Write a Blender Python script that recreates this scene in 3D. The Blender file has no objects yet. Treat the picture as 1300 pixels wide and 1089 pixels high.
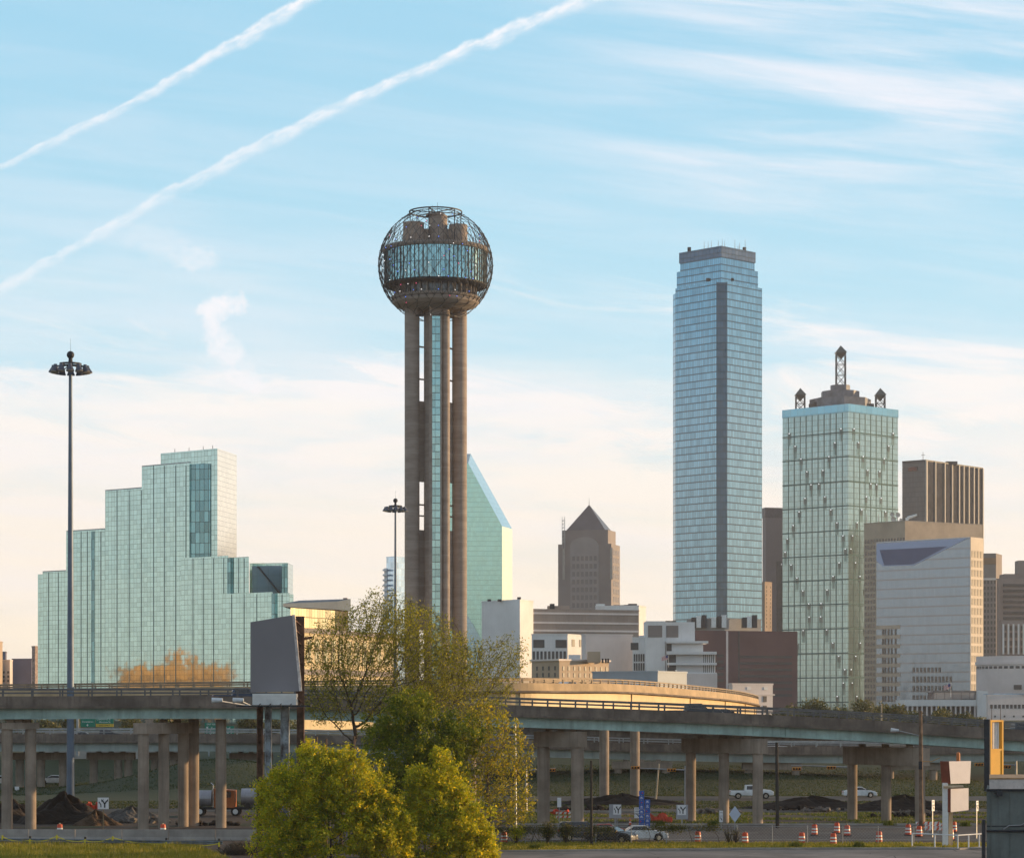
import bpy, math, random
from mathutils import Vector, Matrix
import numpy as np
rnd = random.Random(7)
S = bpy.context.scene
COL = S.collection
R = math.radians
# ---------------------------------------------------------------- camera
F = 3200.0; HY = 897.0; CH = 12.3; CX = 650.0      # focal length in photo pixels, horizon row, eye height
cam = bpy.data.cameras.new('camera'); camo = bpy.data.objects.new('camera', cam); COL.objects.link(camo)
camo.location = (0, 0, CH); camo.rotation_euler = (R(90), 0, 0)
cam.sensor_width = 36; cam.sensor_fit = 'HORIZONTAL'; cam.lens = 36*F/1300
cam.shift_y = (HY-544.5)/1300; cam.clip_start = 1; cam.clip_end = 30000
S.camera = camo
# ---------------------------------------------------------------- view
S.view_settings.view_transform = 'Standard'; S.view_settings.look = 'None'
S.view_settings.gamma = 1; S.view_settings.use_curve_mapping = False
S.view_settings.exposure = 0.37
S.render.engine = 'CYCLES'
# ---------------------------------------------------------------- sun
SUN_EL, SUN_AZ = 5.0, 18.0      # elevation; degrees beyond the camera's right-hand direction
sd = Vector((math.cos(R(SUN_AZ))*math.cos(R(SUN_EL)), math.sin(R(SUN_AZ))*math.cos(R(SUN_EL)), math.sin(R(SUN_EL))))
sl = bpy.data.lights.new('sun', 'SUN'); sl.energy = 5.0; sl.angle = R(0.5); sl.color = (1.0, 0.66, 0.33)
so = bpy.data.objects.new('sun', sl); COL.objects.link(so)
so.rotation_euler = sd.to_track_quat('Z', 'Y').to_euler()
# ---------------------------------------------------------------- node helper
class NT:
    def __init__(s, tree): s.t = tree; s.n = tree.nodes; s.l = tree.links
    def node(s, typ, **kw):
        n = s.n.new(typ)
        for k, v in kw.items(): setattr(n, k, v)
        return n
    def put(s, sock, v):
        if v is None: return
        if isinstance(v, bpy.types.NodeSocket): s.l.new(v, sock)
        else: sock.default_value = v
    def m(s, op, a, b=None, c=None, clamp=False):
        n = s.n.new('ShaderNodeMath'); n.operation = op; n.use_clamp = clamp
        s.put(n.inputs[0], a)
        if b is not None: s.put(n.inputs[1], b)
        if c is not None: s.put(n.inputs[2], c)
        return n.outputs[0]
    def ss(s, x, a, b, lo=0.0, hi=1.0):
        n = s.n.new('ShaderNodeMapRange'); n.interpolation_type = 'SMOOTHSTEP'
        s.put(n.inputs[0], x); n.inputs[1].default_value = a; n.inputs[2].default_value = b
        n.inputs[3].default_value = lo; n.inputs[4].default_value = hi
        return n.outputs[0]
    def lin(s, x, a, b, lo=0.0, hi=1.0):
        n = s.n.new('ShaderNodeMapRange'); s.put(n.inputs[0], x); n.inputs[1].default_value = a; n.inputs[2].default_value = b
        n.inputs[3].default_value = lo; n.inputs[4].default_value = hi
        return n.outputs[0]
    def mix(s, f, a, b, mode='MIX'):
        n = s.n.new('ShaderNodeMix'); n.data_type = 'RGBA'; n.blend_type = mode
        s.put(n.inputs[0], f)
        for i, v in ((6, a), (7, b)):
            if isinstance(v, (tuple, list)): v = tuple(v)+((1.0,) if len(v) == 3 else ())
            s.put(n.inputs[i], v)
        return n.outputs[2]
    def noise(s, vec, scale, detail=4, rough=0.5, dist=0.0, dim='3D'):
        n = s.n.new('ShaderNodeTexNoise'); n.noise_dimensions = dim
        s.put(n.inputs['Vector'], vec); n.inputs['Scale'].default_value = scale
        n.inputs['Detail'].default_value = detail; n.inputs['Roughness'].default_value = rough
        n.inputs['Distortion'].default_value = dist
        return n.outputs['Fac']
    def xyz(s, a, b, c):
        n = s.n.new('ShaderNodeCombineXYZ'); s.put(n.inputs[0], a); s.put(n.inputs[1], b); s.put(n.inputs[2], c); return n.outputs[0]
    def vscale(s, v, sc):
        n = s.n.new('ShaderNodeVectorMath'); n.operation = 'MULTIPLY'; s.put(n.inputs[0], v); n.inputs[1].default_value = sc; return n.outputs[0]
# ---------------------------------------------------------------- world: Nishita sky, cirrus and contrails
W = bpy.data.worlds.new('World'); S.world = W; W.use_nodes = True
T = NT(W.node_tree); T.n.clear()
sky = T.node('ShaderNodeTexSky', sky_type='NISHITA', sun_disc=False, sun_elevation=R(SUN_EL), sun_rotation=R(90-SUN_AZ))
sky.air_density = 1.0; sky.dust_density = 0.6; sky.ozone_density = 2.0; sky.altitude = 100
STR = 0.10
tc = T.node('ShaderNodeTexCoord'); D = tc.outputs['Generated']
sp = T.node('ShaderNodeSeparateXYZ'); T.l.new(D, sp.inputs[0]); dx, dy, dz = sp.outputs
fwd = T.m('GREATER_THAN', dy, 0.05)
sy = T.m('MAXIMUM', dy, 0.05)
u = T.m('DIVIDE', dx, sy); v = T.m('DIVIDE', dz, sy)
skyc = T.mix(1.0, sky.outputs[0], (1.12, 1.22, 1.25), 'MULTIPLY')
k = 1.0/STR
# blue of the clear upper air is lifted by a thin milk of high haze everywhere
milk = T.ss(dz, 0.27, 0.60, 0.86, 0.06)
milkc = T.mix(T.ss(dz, 0.10, 0.30), T.mix(T.ss(dz, 0.0, 0.13), (0.86*k, 0.72*k, 0.57*k), (0.45*k, 0.70*k, 0.82*k)), (0.31*k, 0.59*k, 0.77*k))
c0 = T.mix(milk, skyc, milkc)
# stratus bands near the horizon, cirrus higher up
nb = T.noise(T.vscale(D, (2.2, 2.2, 16.0)), 1.6, 6, 0.55, 0.6)
nb2 = T.noise(T.vscale(D, (5, 5, 30.0)), 2.6, 5, 0.55, 0.3)
bandw = T.ss(T.m('ADD', dz, T.m('MULTIPLY', T.m('SUBTRACT', nb, 0.5), 0.16)), 0.175, 0.05)
bandm = T.m('MULTIPLY', bandw, T.ss(nb2, 0.30, 0.62, 0.55, 1.0))
nb3 = T.noise(T.xyz(T.m('MULTIPLY', T.m('ADD', dx, T.m('MULTIPLY', dz, .8)), 4.2), T.m('MULTIPLY', dy, 4.2), T.m('ADD', 3.7, T.m('MULTIPLY', T.m('ADD', dz, T.m('MULTIPLY', dx, .10)), 17.0))), 1.9, 9, 0.62, 0.7)
bandm = T.m('MAXIMUM', bandm, T.m('MULTIPLY', T.ss(T.m('ADD', dz, T.m('MULTIPLY', T.m('SUBTRACT', nb3, 0.5), 0.22)), 0.152, 0.100), T.ss(nb2, 0.25, 0.6, 0.55, 0.95)))
cloudc = T.mix(T.ss(dz, 0.0, 0.16), (0.88*k, 0.765*k, 0.61*k), (0.80*k, 0.775*k, 0.77*k))
c1 = T.mix(bandm, c0, cloudc)
# tilted cirrus streaks, mostly to the upper right
uv = T.xyz(T.m('ADD', u, T.m('MULTIPLY', v, 0.6)), T.m('ADD', T.m('MULTIPLY', u, 0.05), v), 0.3)
ci = T.noise(T.xyz(T.m('MULTIPLY', T.m('ADD', u, T.m('MULTIPLY', v, 2.0)), 7.0), T.m('MULTIPLY', T.m('ADD', v, T.m('MULTIPLY', u, 0.10)), 60.0), dy), 1.0, 8, 0.6, 0.35)
cireg = T.m('MULTIPLY', T.m('MULTIPLY', T.ss(dx, -0.06, 0.12), T.ss(dz, 0.15, 0.23)), fwd)
cireg = T.m('MAXIMUM', cireg, T.m('MULTIPLY', T.ss(dz, 0.262, 0.285), 0.9))
cim = T.m('MAXIMUM', T.m('MULTIPLY', T.ss(ci, 0.36, 0.74), cireg), T.m('MULTIPLY', T.ss(ci, 0.35, 0.75), T.ss(dz, 0.30, 0.12, 0.10, 0.45)))
c2 = T.mix(T.m('MULTIPLY', cim, 0.85), c1, (0.76*k, 0.75*k, 0.80*k))
def contrail(c, a, b, q, w0, w1, u0, u1, fade0):
    # v = a + b u + q u^2 in gnomonic sky coordinates: an arc fixed in the sky
    wob = T.noise(T.xyz(T.m('MULTIPLY', u, 60), T.m('MULTIPLY', v, 60), 0), 1.0, 5, 0.6)
    wob2 = T.noise(T.xyz(T.m('MULTIPLY', T.m('ADD', u, T.m('MULTIPLY', v, .5)), .35), T.m('SUBTRACT', v, T.m('MULTIPLY', u, .5)), 0), 260.0, 6, 0.6)
    f = T.m('ADD', T.m('MULTIPLY', T.m('ADD', T.m('MULTIPLY', u, q), b), u), a)
    d = T.m('ADD', T.m('SUBTRACT', v, f), T.m('MULTIPLY', T.m('SUBTRACT', wob, 0.5), 0.008))
    wid = T.lin(u, u0, u1, w0, w1)
    r = T.m('DIVIDE', d, wid)
    up = T.ss(r, 1.0, 0.2); dn = T.ss(r, -2.2, 0.0)
    ms = T.m('MULTIPLY', T.m('MULTIPLY', up, dn), T.ss(wob2, 0.3, 0.66, 0.3, 1.0))
    ms = T.m('MULTIPLY', T.m('MULTIPLY', ms, T.m('MULTIPLY', fwd, T.ss(u, u0, u1, fade0, 0.92))), T.m('MULTIPLY', T.ss(u, u0-0.06, u0-0.02), T.ss(u, u1+0.05, u1+0.02)))
    return T.mix(ms, c, (0.78*k, 0.78*k, 0.81*k))
def fit(pts):
    A = np.polyfit([(p[0]-CX)/F for p in pts], [(HY-p[1])/F for p in pts], 2); return A[2], A[1], A[0]
a, b, q = fit([(0, 212), (60, 182), (130, 145), (190, 115), (240, 90), (300, 50), (340, 30), (372, 8)])
c3 = contrail(c2, a, b, q, 0.0012, 0.0030, -0.205, -0.085, 0.6)
a, b, q = fit([(0, 368), (60, 326), (170, 268), (280, 213), (400, 148), (520, 90), (640, 40), (740, 0)])
c4 = contrail(c3, a, b, q, 0.0022, 0.0028, -0.205, 0.03, 0.55)
# a curl of old vapour under the long contrail
wx = T.m('MULTIPLY', T.m('SUBTRACT', T.noise(T.xyz(u, v, 2.0), 90, 6, 0.7), 0.5), 0.020)
wy = T.m('MULTIPLY', T.m('SUBTRACT', T.noise(T.xyz(u, v, 7.0), 90, 6, 0.7), 0.5), 0.018)
uu = T.m('ADD', u, wx); vv = T.m('ADD', v, wy)
acc = None
for (px, py, rx, ry, st) in ((288, 386, 22, 11, .85), (272, 398, 18, 14, .8), (270, 416, 15, 17, .75), (280, 434, 15, 18, .7), (290, 452, 16, 18, .62), (300, 470, 20, 18, .55), (318, 486, 26, 11, .6), (245, 328, 30, 10, .45), (215, 318, 30, 12, .28), (190, 300, 34, 16, .16), (300, 478, 50, 26, .22)):
    e1 = T.m('DIVIDE', T.m('SUBTRACT', uu, (px-CX)/F), rx*1.25/F); e2 = T.m('DIVIDE', T.m('SUBTRACT', vv, (HY-py)/F), ry*1.25/F)
    g = T.m('MULTIPLY', T.ss(T.m('ADD', T.m('MULTIPLY', e1, e1), T.m('MULTIPLY', e2, e2)), 1.5, -0.2), st)
    acc = g if acc is None else T.m('MAXIMUM', acc, g)
acc = T.m('MULTIPLY', acc, T.ss(T.noise(T.xyz(u, v, 4.0), 130, 5, 0.7), 0.25, 0.6, 0.45, 1.0))
c5 = T.mix(T.m('MULTIPLY', acc, fwd), c4, (0.82*k, 0.79*k, 0.81*k))
bg = T.node('ShaderNodeBackground'); bg.inputs['Strength'].default_value = STR; T.l.new(c5, bg.inputs['Color'])
out = T.node('ShaderNodeOutputWorld'); T.l.new(bg.outputs[0], out.inputs[0])

# ---------------------------------------------------------------- object helpers
def X(px, Y): return (px-CX)*Y/F
def Z(py, Y): return CH+(HY-py)*Y/F
def P(px, py, Y): return Vector((X(px, Y), Y, Z(py, Y)))
def tag(o, label=None, cat=None, group=None, kind=None):
    if label: o['label'] = label
    if cat: o['category'] = cat
    if group: o['group'] = group
    if kind: o['kind'] = kind
    return o
def thing(name, label, cat, loc=(0, 0, 0), group=None, rz=0):
    o = bpy.data.objects.new(name, None); COL.objects.link(o); o.location = loc; o.rotation_euler = (0, 0, rz)
    o.empty_display_size = 0.5
    return tag(o, label, cat, group)
def copy_tree(o, parent=None):
    c = o.copy(); COL.objects.link(c)
    if parent is not None: c.parent = parent
    for ch in list(o.children): copy_tree(ch, c)
    return c
def place(o, loc, rz=0, label=None, group=None, sc=None):
    o.location = loc; o.rotation_euler = (0, 0, rz)
    if label: o['label'] = label
    if group: o['group'] = group
    if sc: o.scale = (sc, sc, sc)
    return o
class MB:
    def __init__(s): s.v = []; s.f = []; s.smooth = False
    def face(s, pts): n = len(s.v); s.v += [tuple(p) for p in pts]; s.f.append(tuple(range(n, n+len(pts)))); return s
    def box(s, x0, x1, y0, y1, z0, z1):
        n = len(s.v)
        s.v += [(x0,y0,z0),(x1,y0,z0),(x1,y1,z0),(x0,y1,z0),(x0,y0,z1),(x1,y0,z1),(x1,y1,z1),(x0,y1,z1)]
        s.f += [(n+a,n+b,n+c,n+d) for a,b,c,d in ((0,3,2,1),(4,5,6,7),(0,1,5,4),(1,2,6,5),(2,3,7,6),(3,0,4,7))]
        return s
    def prism(s, poly, z0, z1, zt=None):
        # poly: counter-clockwise xy points; z1 may be a list of heights per corner
        n = len(s.v); m = len(poly); z1s = z1 if isinstance(z1, (list, tuple)) else [z1]*m
        s.v += [(p[0], p[1], z0) for p in poly]+[(p[0], p[1], z) for p, z in zip(poly, z1s)]
        s.f.append(tuple(n+i for i in reversed(range(m)))); s.f.append(tuple(n+m+i for i in range(m)))
        for i in range(m): j = (i+1) % m; s.f.append((n+i, n+j, n+m+j, n+m+i))
        return s
    def bar(s, p, q, w, h, up=(0, 0, 1)):
        p = Vector(p); q = Vector(q); d = (q-p)
        if d.length < 1e-6: return s
        d.normalize(); up = Vector(up)
        if abs(d.dot(up)) > 0.99: up = Vector((0, 1, 0))
        sx = d.cross(up).normalized()*(w/2); sz = sx.cross(d).normalized()*(h/2)
        n = len(s.v)
        for c in (p, q):
            s.v += [tuple(c-sx-sz), tuple(c+sx-sz), tuple(c+sx+sz), tuple(c-sx+sz)]
        s.f += [(n,n+1,n+2,n+3)[::-1],(n+4,n+5,n+6,n+7)]+[(n+i,n+(i+1)%4,n+4+(i+1)%4,n+4+i) for i in range(4)]
        return s
    def tube(s, p, q, r0, r1=None, n=8, cap=True):
        r1 = r0 if r1 is None else r1; p = Vector(p); q = Vector(q); d = (q-p).normalized()
        a = Vector((0, 0, 1)) if abs(d.z) < 0.9 else Vector((1, 0, 0))
        sx = d.cross(a).normalized(); sz = d.cross(sx)*-1; b = len(s.v)
        for c, r in ((p, r0), (q, r1)):
            for i in range(n):
                t = 2*math.pi*i/n; s.v.append(tuple(c+sx*math.cos(t)*r+sz*math.sin(t)*r))
        for i in range(n): j = (i+1) % n; s.f.append((b+i, b+j, b+n+j, b+n+i))
        if cap: s.f.append(tuple(b+i for i in reversed(range(n)))); s.f.append(tuple(b+n+i for i in range(n)))
        return s
    def lathe(s, prof, n=24, c=(0, 0, 0)):
        b = len(s.v)
        for r, z in prof:
            for i in range(n): t = 2*math.pi*i/n; s.v.append((c[0]+r*math.cos(t), c[1]+r*math.sin(t), c[2]+z))
        for k in range(len(prof)-1):
            for i in range(n): j = (i+1) % n; s.f.append((b+k*n+i, b+k*n+j, b+(k+1)*n+j, b+(k+1)*n+i))
        return s
    def ball(s, c, r, n=8, m=5):
        return s.lathe([(r*math.sin(math.pi*i/m)+1e-4, -r*math.cos(math.pi*i/m)) for i in range(m+1)], n, c)
    def grid(s, nx, ny, fn):
        b = len(s.v)
        for j in range(ny+1):
            for i in range(nx+1): s.v.append(tuple(fn(i/nx, j/ny)))
        for j in range(ny):
            for i in range(nx): q = b+j*(nx+1)+i; s.f.append((q, q+1, q+nx+2, q+nx+1))
        return s
    def build(s, name, mat, parent=None, off=None, smooth=False, uv=True):
        me = bpy.data.meshes.new(name)
        V = np.array(s.v, dtype=np.float32) if s.v else np.zeros((0, 3), np.float32)
        if off is not None: V = V-np.array(off, dtype=np.float32)
        nf = len(s.f); cnt = np.fromiter((len(f) for f in s.f), np.int32, nf)
        idx = np.fromiter((i for f in s.f for i in f), np.int32, int(cnt.sum()))
        me.vertices.add(len(V)); me.vertices.foreach_set('co', V.ravel())
        me.loops.add(len(idx)); me.loops.foreach_set('vertex_index', idx)
        st = np.concatenate(([0], np.cumsum(cnt)[:-1])).astype(np.int32) if nf else np.zeros(0, np.int32)
        me.polygons.add(nf); me.polygons.foreach_set('loop_start', st)
        me.update(calc_edges=True)
        me.polygons.foreach_set('use_smooth', np.full(nf, smooth, bool))
        if uv and nf < 60000:
            N = np.zeros(nf*3, np.float32); me.polygons.foreach_get('normal', N); N = N.reshape(-1, 3)
            ln = np.repeat(np.arange(nf), cnt); P3 = V[idx]; n = N[ln]
            h = np.hypot(n[:, 0], n[:, 1]); flat = h < 0.3; h = np.where(flat, 1, h)
            tx = -n[:, 1]/h; ty = n[:, 0]/h
            U = np.where(flat, P3[:, 0], P3[:, 0]*tx+P3[:, 1]*ty); Vv = np.where(flat, P3[:, 1], P3[:, 2])
            lay = me.uv_layers.new(name='UVMap'); lay.data.foreach_set('uv', np.stack([U, Vv], 1).astype(np.float32).ravel())
        me.materials.append(mat)
        o = bpy.data.objects.new(name, me); COL.objects.link(o)
        if parent is not None: o.parent = parent
        return o
def part(name, mb, mat, T_, smooth=False, sub=None):
    """a part built in world coordinates under the thing T_ (or under its part sub)"""
    return mb.build(name, mat, sub or T_, off=T_.location, smooth=smooth)
def many(name, parent, items, proto_mb, mat, limit=100, sub=None, label=None):
    """items: (x, y, z, rz, sx, sz) world placements of one small part; the largest in view get an object each, the rest one mesh"""
    ox, oy, oz = parent.location
    def seen(it):
        px = CX+it[0]/max(it[1], 1)*F; return (0 if -20 < px < 1320 else 1, it[1])
    items = sorted(items, key=seen); first = None
    for it in items[:limit]:
        if first is None: first = proto_mb.build(name, mat, sub or parent); c = first
        else: c = first.copy(); COL.objects.link(c)
        c.location = (it[0]-ox, it[1]-oy, it[2]-oz); c.rotation_euler = (0, 0, it[3]); c.scale = (it[4], 1, it[5])
    if len(items) > limit:
        mb = MB()
        for it in items[limit:]:
            b = len(mb.v); ca, sa = math.cos(it[3]), math.sin(it[3])
            for x, y, z in proto_mb.v: x *= it[4]; z *= it[5]; mb.v.append((it[0]-ox+x*ca-y*sa, it[1]-oy+x*sa+y*ca, it[2]-oz+z))
            mb.f += [tuple(b+i for i in f) for f in proto_mb.f]
        tag(mb.build(name, mat, sub or parent), kind='stuff')
    return first
def clone(o, parent, loc):
    c = o.copy(); COL.objects.link(c); c.parent = parent; c.location = loc; return c
# ---------------------------------------------------------------- materials
_M = {}
def newmat(name):
    m = bpy.data.materials.new(name); m.use_nodes = True; t = NT(m.node_tree); t.n.clear()
    o = t.node('ShaderNodeOutputMaterial'); p = t.node('ShaderNodeBsdfPrincipled'); t.l.new(p.outputs[0], o.inputs[0])
    return m, t, p
def col4(c): return tuple(c)+((1.0,) if len(c) == 3 else ())
def surf(name, c, rough=0.8, var=0.15, scale=0.6, metal=0.0, bump=0.0, streak=0.0, spec=0.5, grime=0.0, fine=0.0, c2=None):
    """weathered solid: base colour with broad mottling, optional rain streaks and fine grain"""
    if name in _M: return _M[name]
    m, t, p = newmat(name)
    tc = t.node('ShaderNodeTexCoord'); o = tc.outputs['Object']
    n = t.noise(o, scale, 6, 0.6)
    dark = tuple(x*(1-2*var) for x in c) if c2 is None else c2
    colr = t.mix(t.ss(n, 0.3, 0.7), dark, tuple(min(1, x*(1+var)) for x in c))
    if streak:
        n2 = t.noise(t.vscale(o, (1.3, 1.3, 0.07)), 1.5, 5, 0.65)
        colr = t.mix(t.m('MULTIPLY', t.ss(n2, 0.45, 0.75), streak), colr, tuple(x*0.35 for x in c))
    if grime:
        n3 = t.noise(o, scale*6, 5, 0.7)
        colr = t.mix(t.m('MULTIPLY', t.ss(n3, 0.5, 0.7), grime), colr, tuple(x*0.4 for x in c))
    if fine:
        n4 = t.noise(o, scale*40, 3, 0.7)
        colr = t.mix(fine, colr, t.mix(n4, tuple(x*0.3 for x in c), tuple(min(1, x*1.7) for x in c)))
    t.put(p.inputs['Base Color'], colr)
    p.inputs['Roughness'].default_value = rough; p.inputs['Metallic'].default_value = metal
    p.inputs['Specular IOR Level'].default_value = spec
    if bump:
        b = t.node('ShaderNodeBump'); b.inputs['Strength'].default_value = bump; b.inputs['Distance'].default_value = 0.1
        t.l.new(t.noise(o, scale*8, 6, 0.65), b.inputs['Height']); t.l.new(b.outputs[0], p.inputs['Normal'])
    _M[name] = m; return m
def pane_glass(name, tint, pw, ph, metal=0.85, rough=0.06, jit=0.10, wav=0.010, line=0.0, lw=0.12, lineh=None, linec=(0.03, 0.04, 0.04), body=None, spand=0.0, spandc=(0.1, 0.12, 0.14), tilt=0.012):
    """mirror glass in panes pw x ph metres: each pane leans and tints by its own hair"""
    if name in _M: return _M[name]
    m, t, p = newmat(name)
    uvn = t.node('ShaderNodeUVMap'); s = t.node('ShaderNodeSeparateXYZ'); t.l.new(uvn.outputs[0], s.inputs[0])
    U = t.m('DIVIDE', s.outputs[0], pw); V = t.m('DIVIDE', s.outputs[1], ph)
    fu = t.m('FRACT', U); fv = t.m('FRACT', V)
    wn = t.node('ShaderNodeTexWhiteNoise', noise_dimensions='2D'); t.l.new(t.xyz(t.m('FLOOR', U), t.m('FLOOR', V), 0), wn.inputs['Vector'])
    c = t.mix(wn.outputs['Value'], tuple(x*(1-jit) for x in tint), tuple(min(1, x*(1+jit)) for x in tint))
    met = metal
    if spand:
        sm = t.m('LESS_THAN', fv, spand); c = t.mix(sm, c, spandc)
    if line:
        g1 = t.m('LESS_THAN', fu, line); g2 = t.m('LESS_THAN', fv, lineh if lineh is not None else line)
        g = t.m('MAXIMUM', g1, g2); c = t.mix(g, c, linec)
    t.put(p.inputs['Base Color'], c); p.inputs['Metallic'].default_value = metal; p.inputs['Roughness'].default_value = rough
    geo = t.node('ShaderNodeNewGeometry'); tcn = t.node('ShaderNodeTexCoord')
    vm = t.node('ShaderNodeVectorMath', operation='SUBTRACT'); t.l.new(wn.outputs['Color'], vm.inputs[0]); vm.inputs[1].default_value = (0.5, 0.5, 0.5)
    nz = t.node('ShaderNodeTexNoise'); t.l.new(tcn.outputs['Object'], nz.inputs['Vector']); nz.inputs['Scale'].default_value = 0.25; nz.inputs['Detail'].default_value = 3
    v2 = t.node('ShaderNodeVectorMath', operation='SUBTRACT'); t.l.new(nz.outputs['Color'], v2.inputs[0]); v2.inputs[1].default_value = (0.5, 0.5, 0.5)
    a1 = t.vscale(vm.outputs[0], (tilt, tilt, tilt)); a2 = t.vscale(v2.outputs[0], (wav*4, wav*4, wav*4))
    ad = t.node('ShaderNodeVectorMath', operation='ADD'); t.l.new(a1, ad.inputs[0]); t.l.new(a2, ad.inputs[1])
    ad2 = t.node('ShaderNodeVectorMath', operation='ADD'); t.l.new(ad.outputs[0], ad2.inputs[0]); t.l.new(geo.outputs['Normal'], ad2.inputs[1])
    nn = t.node('ShaderNodeVectorMath', operation='NORMALIZE'); t.l.new(ad2.outputs[0], nn.inputs[0]); t.l.new(nn.outputs[0], p.inputs['Normal'])
    _M[name] = m; return m
def emit(name, c, st):
    if name in _M: return _M[name]
    m, t, p = newmat(name); p.inputs['Base Color'].default_value = col4(c); p.inputs['Emission Color'].default_value = col4(c); p.inputs['Emission Strength'].default_value = st
    _M[name] = m; return m
conc = surf('concrete_pier', (.34, .27, .215), .9, .18, .35, streak=.6, bump=.25, fine=.12)
conc_d = surf('concrete_barrier', (.19, .15, .122), .9, .25, .35, streak=.75, bump=.25, fine=.12)
conc_l = surf('concrete_light', (.36, .325, .295), .9, .14, .5, streak=.2, bump=.2, fine=.10)
teal = surf('teal_girder_paint', (.37, .50, .465), .55, .16, .35, streak=.45, grime=.25)
steel = surf('galvanised_steel', (.36, .37, .38), .45, .12, 1.2, metal=.5, grime=.2)
dsteel = surf('dark_steel', (.03, .035, .045), .6, .15, 1.5, metal=.4)
rust = surf('rusted_steel', (.16, .085, .055), .85, .3, 1.5, grime=.4)
white = surf('white_paint', (.78, .78, .77), .5, .06, 1.0, grime=.12)
black = surf('black_plastic', (.02, .02, .022), .5, .1, 2)
rubber = surf('rubber', (.018, .018, .018), .9, .1, 3)
# ================================================================ ground, roads, grass
def gz(x, y):
    """height of the land: flat river bottom, a berm under the old freeway, and the low hill of downtown"""
    t = min(1, max(0, (y-405)/45)); t = t*t*(3-2*t)
    t2 = min(1, max(0, (y-520)/400)); t2 = t2*t2*(3-2*t2)
    z = 4.0*t+4.0*t2
    mound = 4.6*math.exp(-(((x+43)/15)**2+((y-372)/20)**2))          # grassy abutment mound
    mound += 2.2*math.exp(-(((x-20)/40)**2+((y-405)/22)**2))
    return z+mound
m, t, p = newmat('ground_earth')
o_ = t.node('ShaderNodeTexCoord').outputs['Object']
n1 = t.noise(o_, .05, 6, .6); n2 = t.noise(o_, .9, 6, .7); n3 = t.noise(o_, .13, 5, .6, .5)
dirt = t.mix(n2, (.035, .024, .018), (.105, .072, .052)); gr = t.mix(n2, (.012, .022, .006), (.04, .058, .012))
s_ = t.node('ShaderNodeSeparateXYZ'); t.l.new(o_, s_.inputs[0])
far = t.ss(s_.outputs[1], 300, 330)
gm = t.m('MAXIMUM', t.ss(n3, .52, .60), far)
cc = t.mix(gm, dirt, gr)
t.put(p.inputs['Base Color'], cc); p.inputs['Roughness'].default_value = .95
b = t.node('ShaderNodeBump'); b.inputs['Strength'].default_value = .6; b.inputs['Distance'].default_value = .25; t.l.new(n2, b.inputs['Height']); t.l.new(b.outputs[0], p.inputs['Normal'])
M_earth = m
g = MB()
xs = [-3000, -1200, -700, -400]+list(range(-300, 301, 6))+[400, 700, 1200, 3000]
ys = [-1200, -600, -200, 0, 100, 160]+list(range(180, 560, 5))+[600, 700, 850, 1000, 1500, 2500, 4200]
for y in ys:
    for x in xs: g.v.append((x, y, gz(x, y) if abs(x) < 1e9 else 0))
nx = len(xs)
for j in range(len(ys)-1):
    for i in range(nx-1): a_ = j*nx+i; g.f.append((a_, a_+1, a_+nx+1, a_+nx))
tag(g.build('ground', M_earth, smooth=True), kind='structure')
def road_mat(name, c, crack=.5):
    m, t, p = newmat(name); o_ = t.node('ShaderNodeTexCoord').outputs['Object']
    n1 = t.noise(o_, .12, 6, .65, .4); n2 = t.noise(o_, 6, 4, .7); n3 = t.noise(t.vscale(o_, (.05, .9, 1)), 1, 5, .6)
    c_ = t.mix(t.ss(n1, .3, .7), tuple(x*.45 for x in c), tuple(x*1.5 for x in c)); c_ = t.mix(.25, c_, t.mix(n2, tuple(x*.4 for x in c), tuple(x*1.8 for x in c)))
    c_ = t.mix(t.m('MULTIPLY', t.ss(n3, .5, .7), .4), c_, tuple(x*.45 for x in c))
    vo = t.node('ShaderNodeTexVoronoi', feature='DISTANCE_TO_EDGE'); t.l.new(o_, vo.inputs['Vector']); vo.inputs['Scale'].default_value = .16
    c_ = t.mix(t.m('MULTIPLY', t.ss(vo.outputs[0], .012, .003), crack), c_, tuple(x*.25 for x in c))
    t.put(p.inputs['Base Color'], c_); p.inputs['Roughness'].default_value = .85
    return m
M_asph = road_mat('asphalt_old', (.068, .060, .056)); M_afar = road_mat('asphalt_shaded', (.036, .033, .031)); M_lot = road_mat('asphalt_lot', (.19, .165, .15), .9); M_path = road_mat('concrete_paving', (.27, .25, .23))  # far roads get asphalt darkened in colour for the shade under the decks
def sheet(name, poly, mat, z):
    mb = MB(); mb.face([(x, y, z) for x, y in poly]); return tag(mb.build(name, mat), kind='structure')
sheet('road', [(2, 233), (140, 229), (140, 262), (30, 262), (2, 247)], M_asph, .012)
sheet('road', [(-140, 236), (1.9, 236), (1.9, 246), (-140, 250)], M_asph, .012)
sheet('road', [(-160, 330), (160, 330), (160, 347), (-160, 347)], M_afar, .012)
sheet('road', [(-160, 296), (140, 296), (140, 304), (-160, 304)], M_afar, .012)
sheet('pavement', [(-4, 190), (120, 190), (120, 219.5), (20, 217), (-4, 213)], M_lot, .012)
# painted lane lines
M_line = surf('road_paint', (.62, .61, .57), .7, .15, 1.5, grime=.4)
for i, (x0, x1, yy) in enumerate([(12+i*9, 15+i*9, 246) for i in range(10)]):
    sheet('road_marking', [(x0, yy), (x1, yy), (x1, yy+.25), (x0, yy+.25)], M_line, .018)
sheet('road_marking', [(2, 234.2), (140, 230.2), (140, 230.4), (2, 234.4)], M_line, .018)
# kerb of the parking lot
kb = MB(); kb.bar((20, 217.8, .07), (120, 220.3, .07), .35, .16); kb.bar((-4, 213.6, .07), (20, 217.8, .07), .35, .16)
tag(kb.build('kerb', conc_l), kind='structure')
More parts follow.
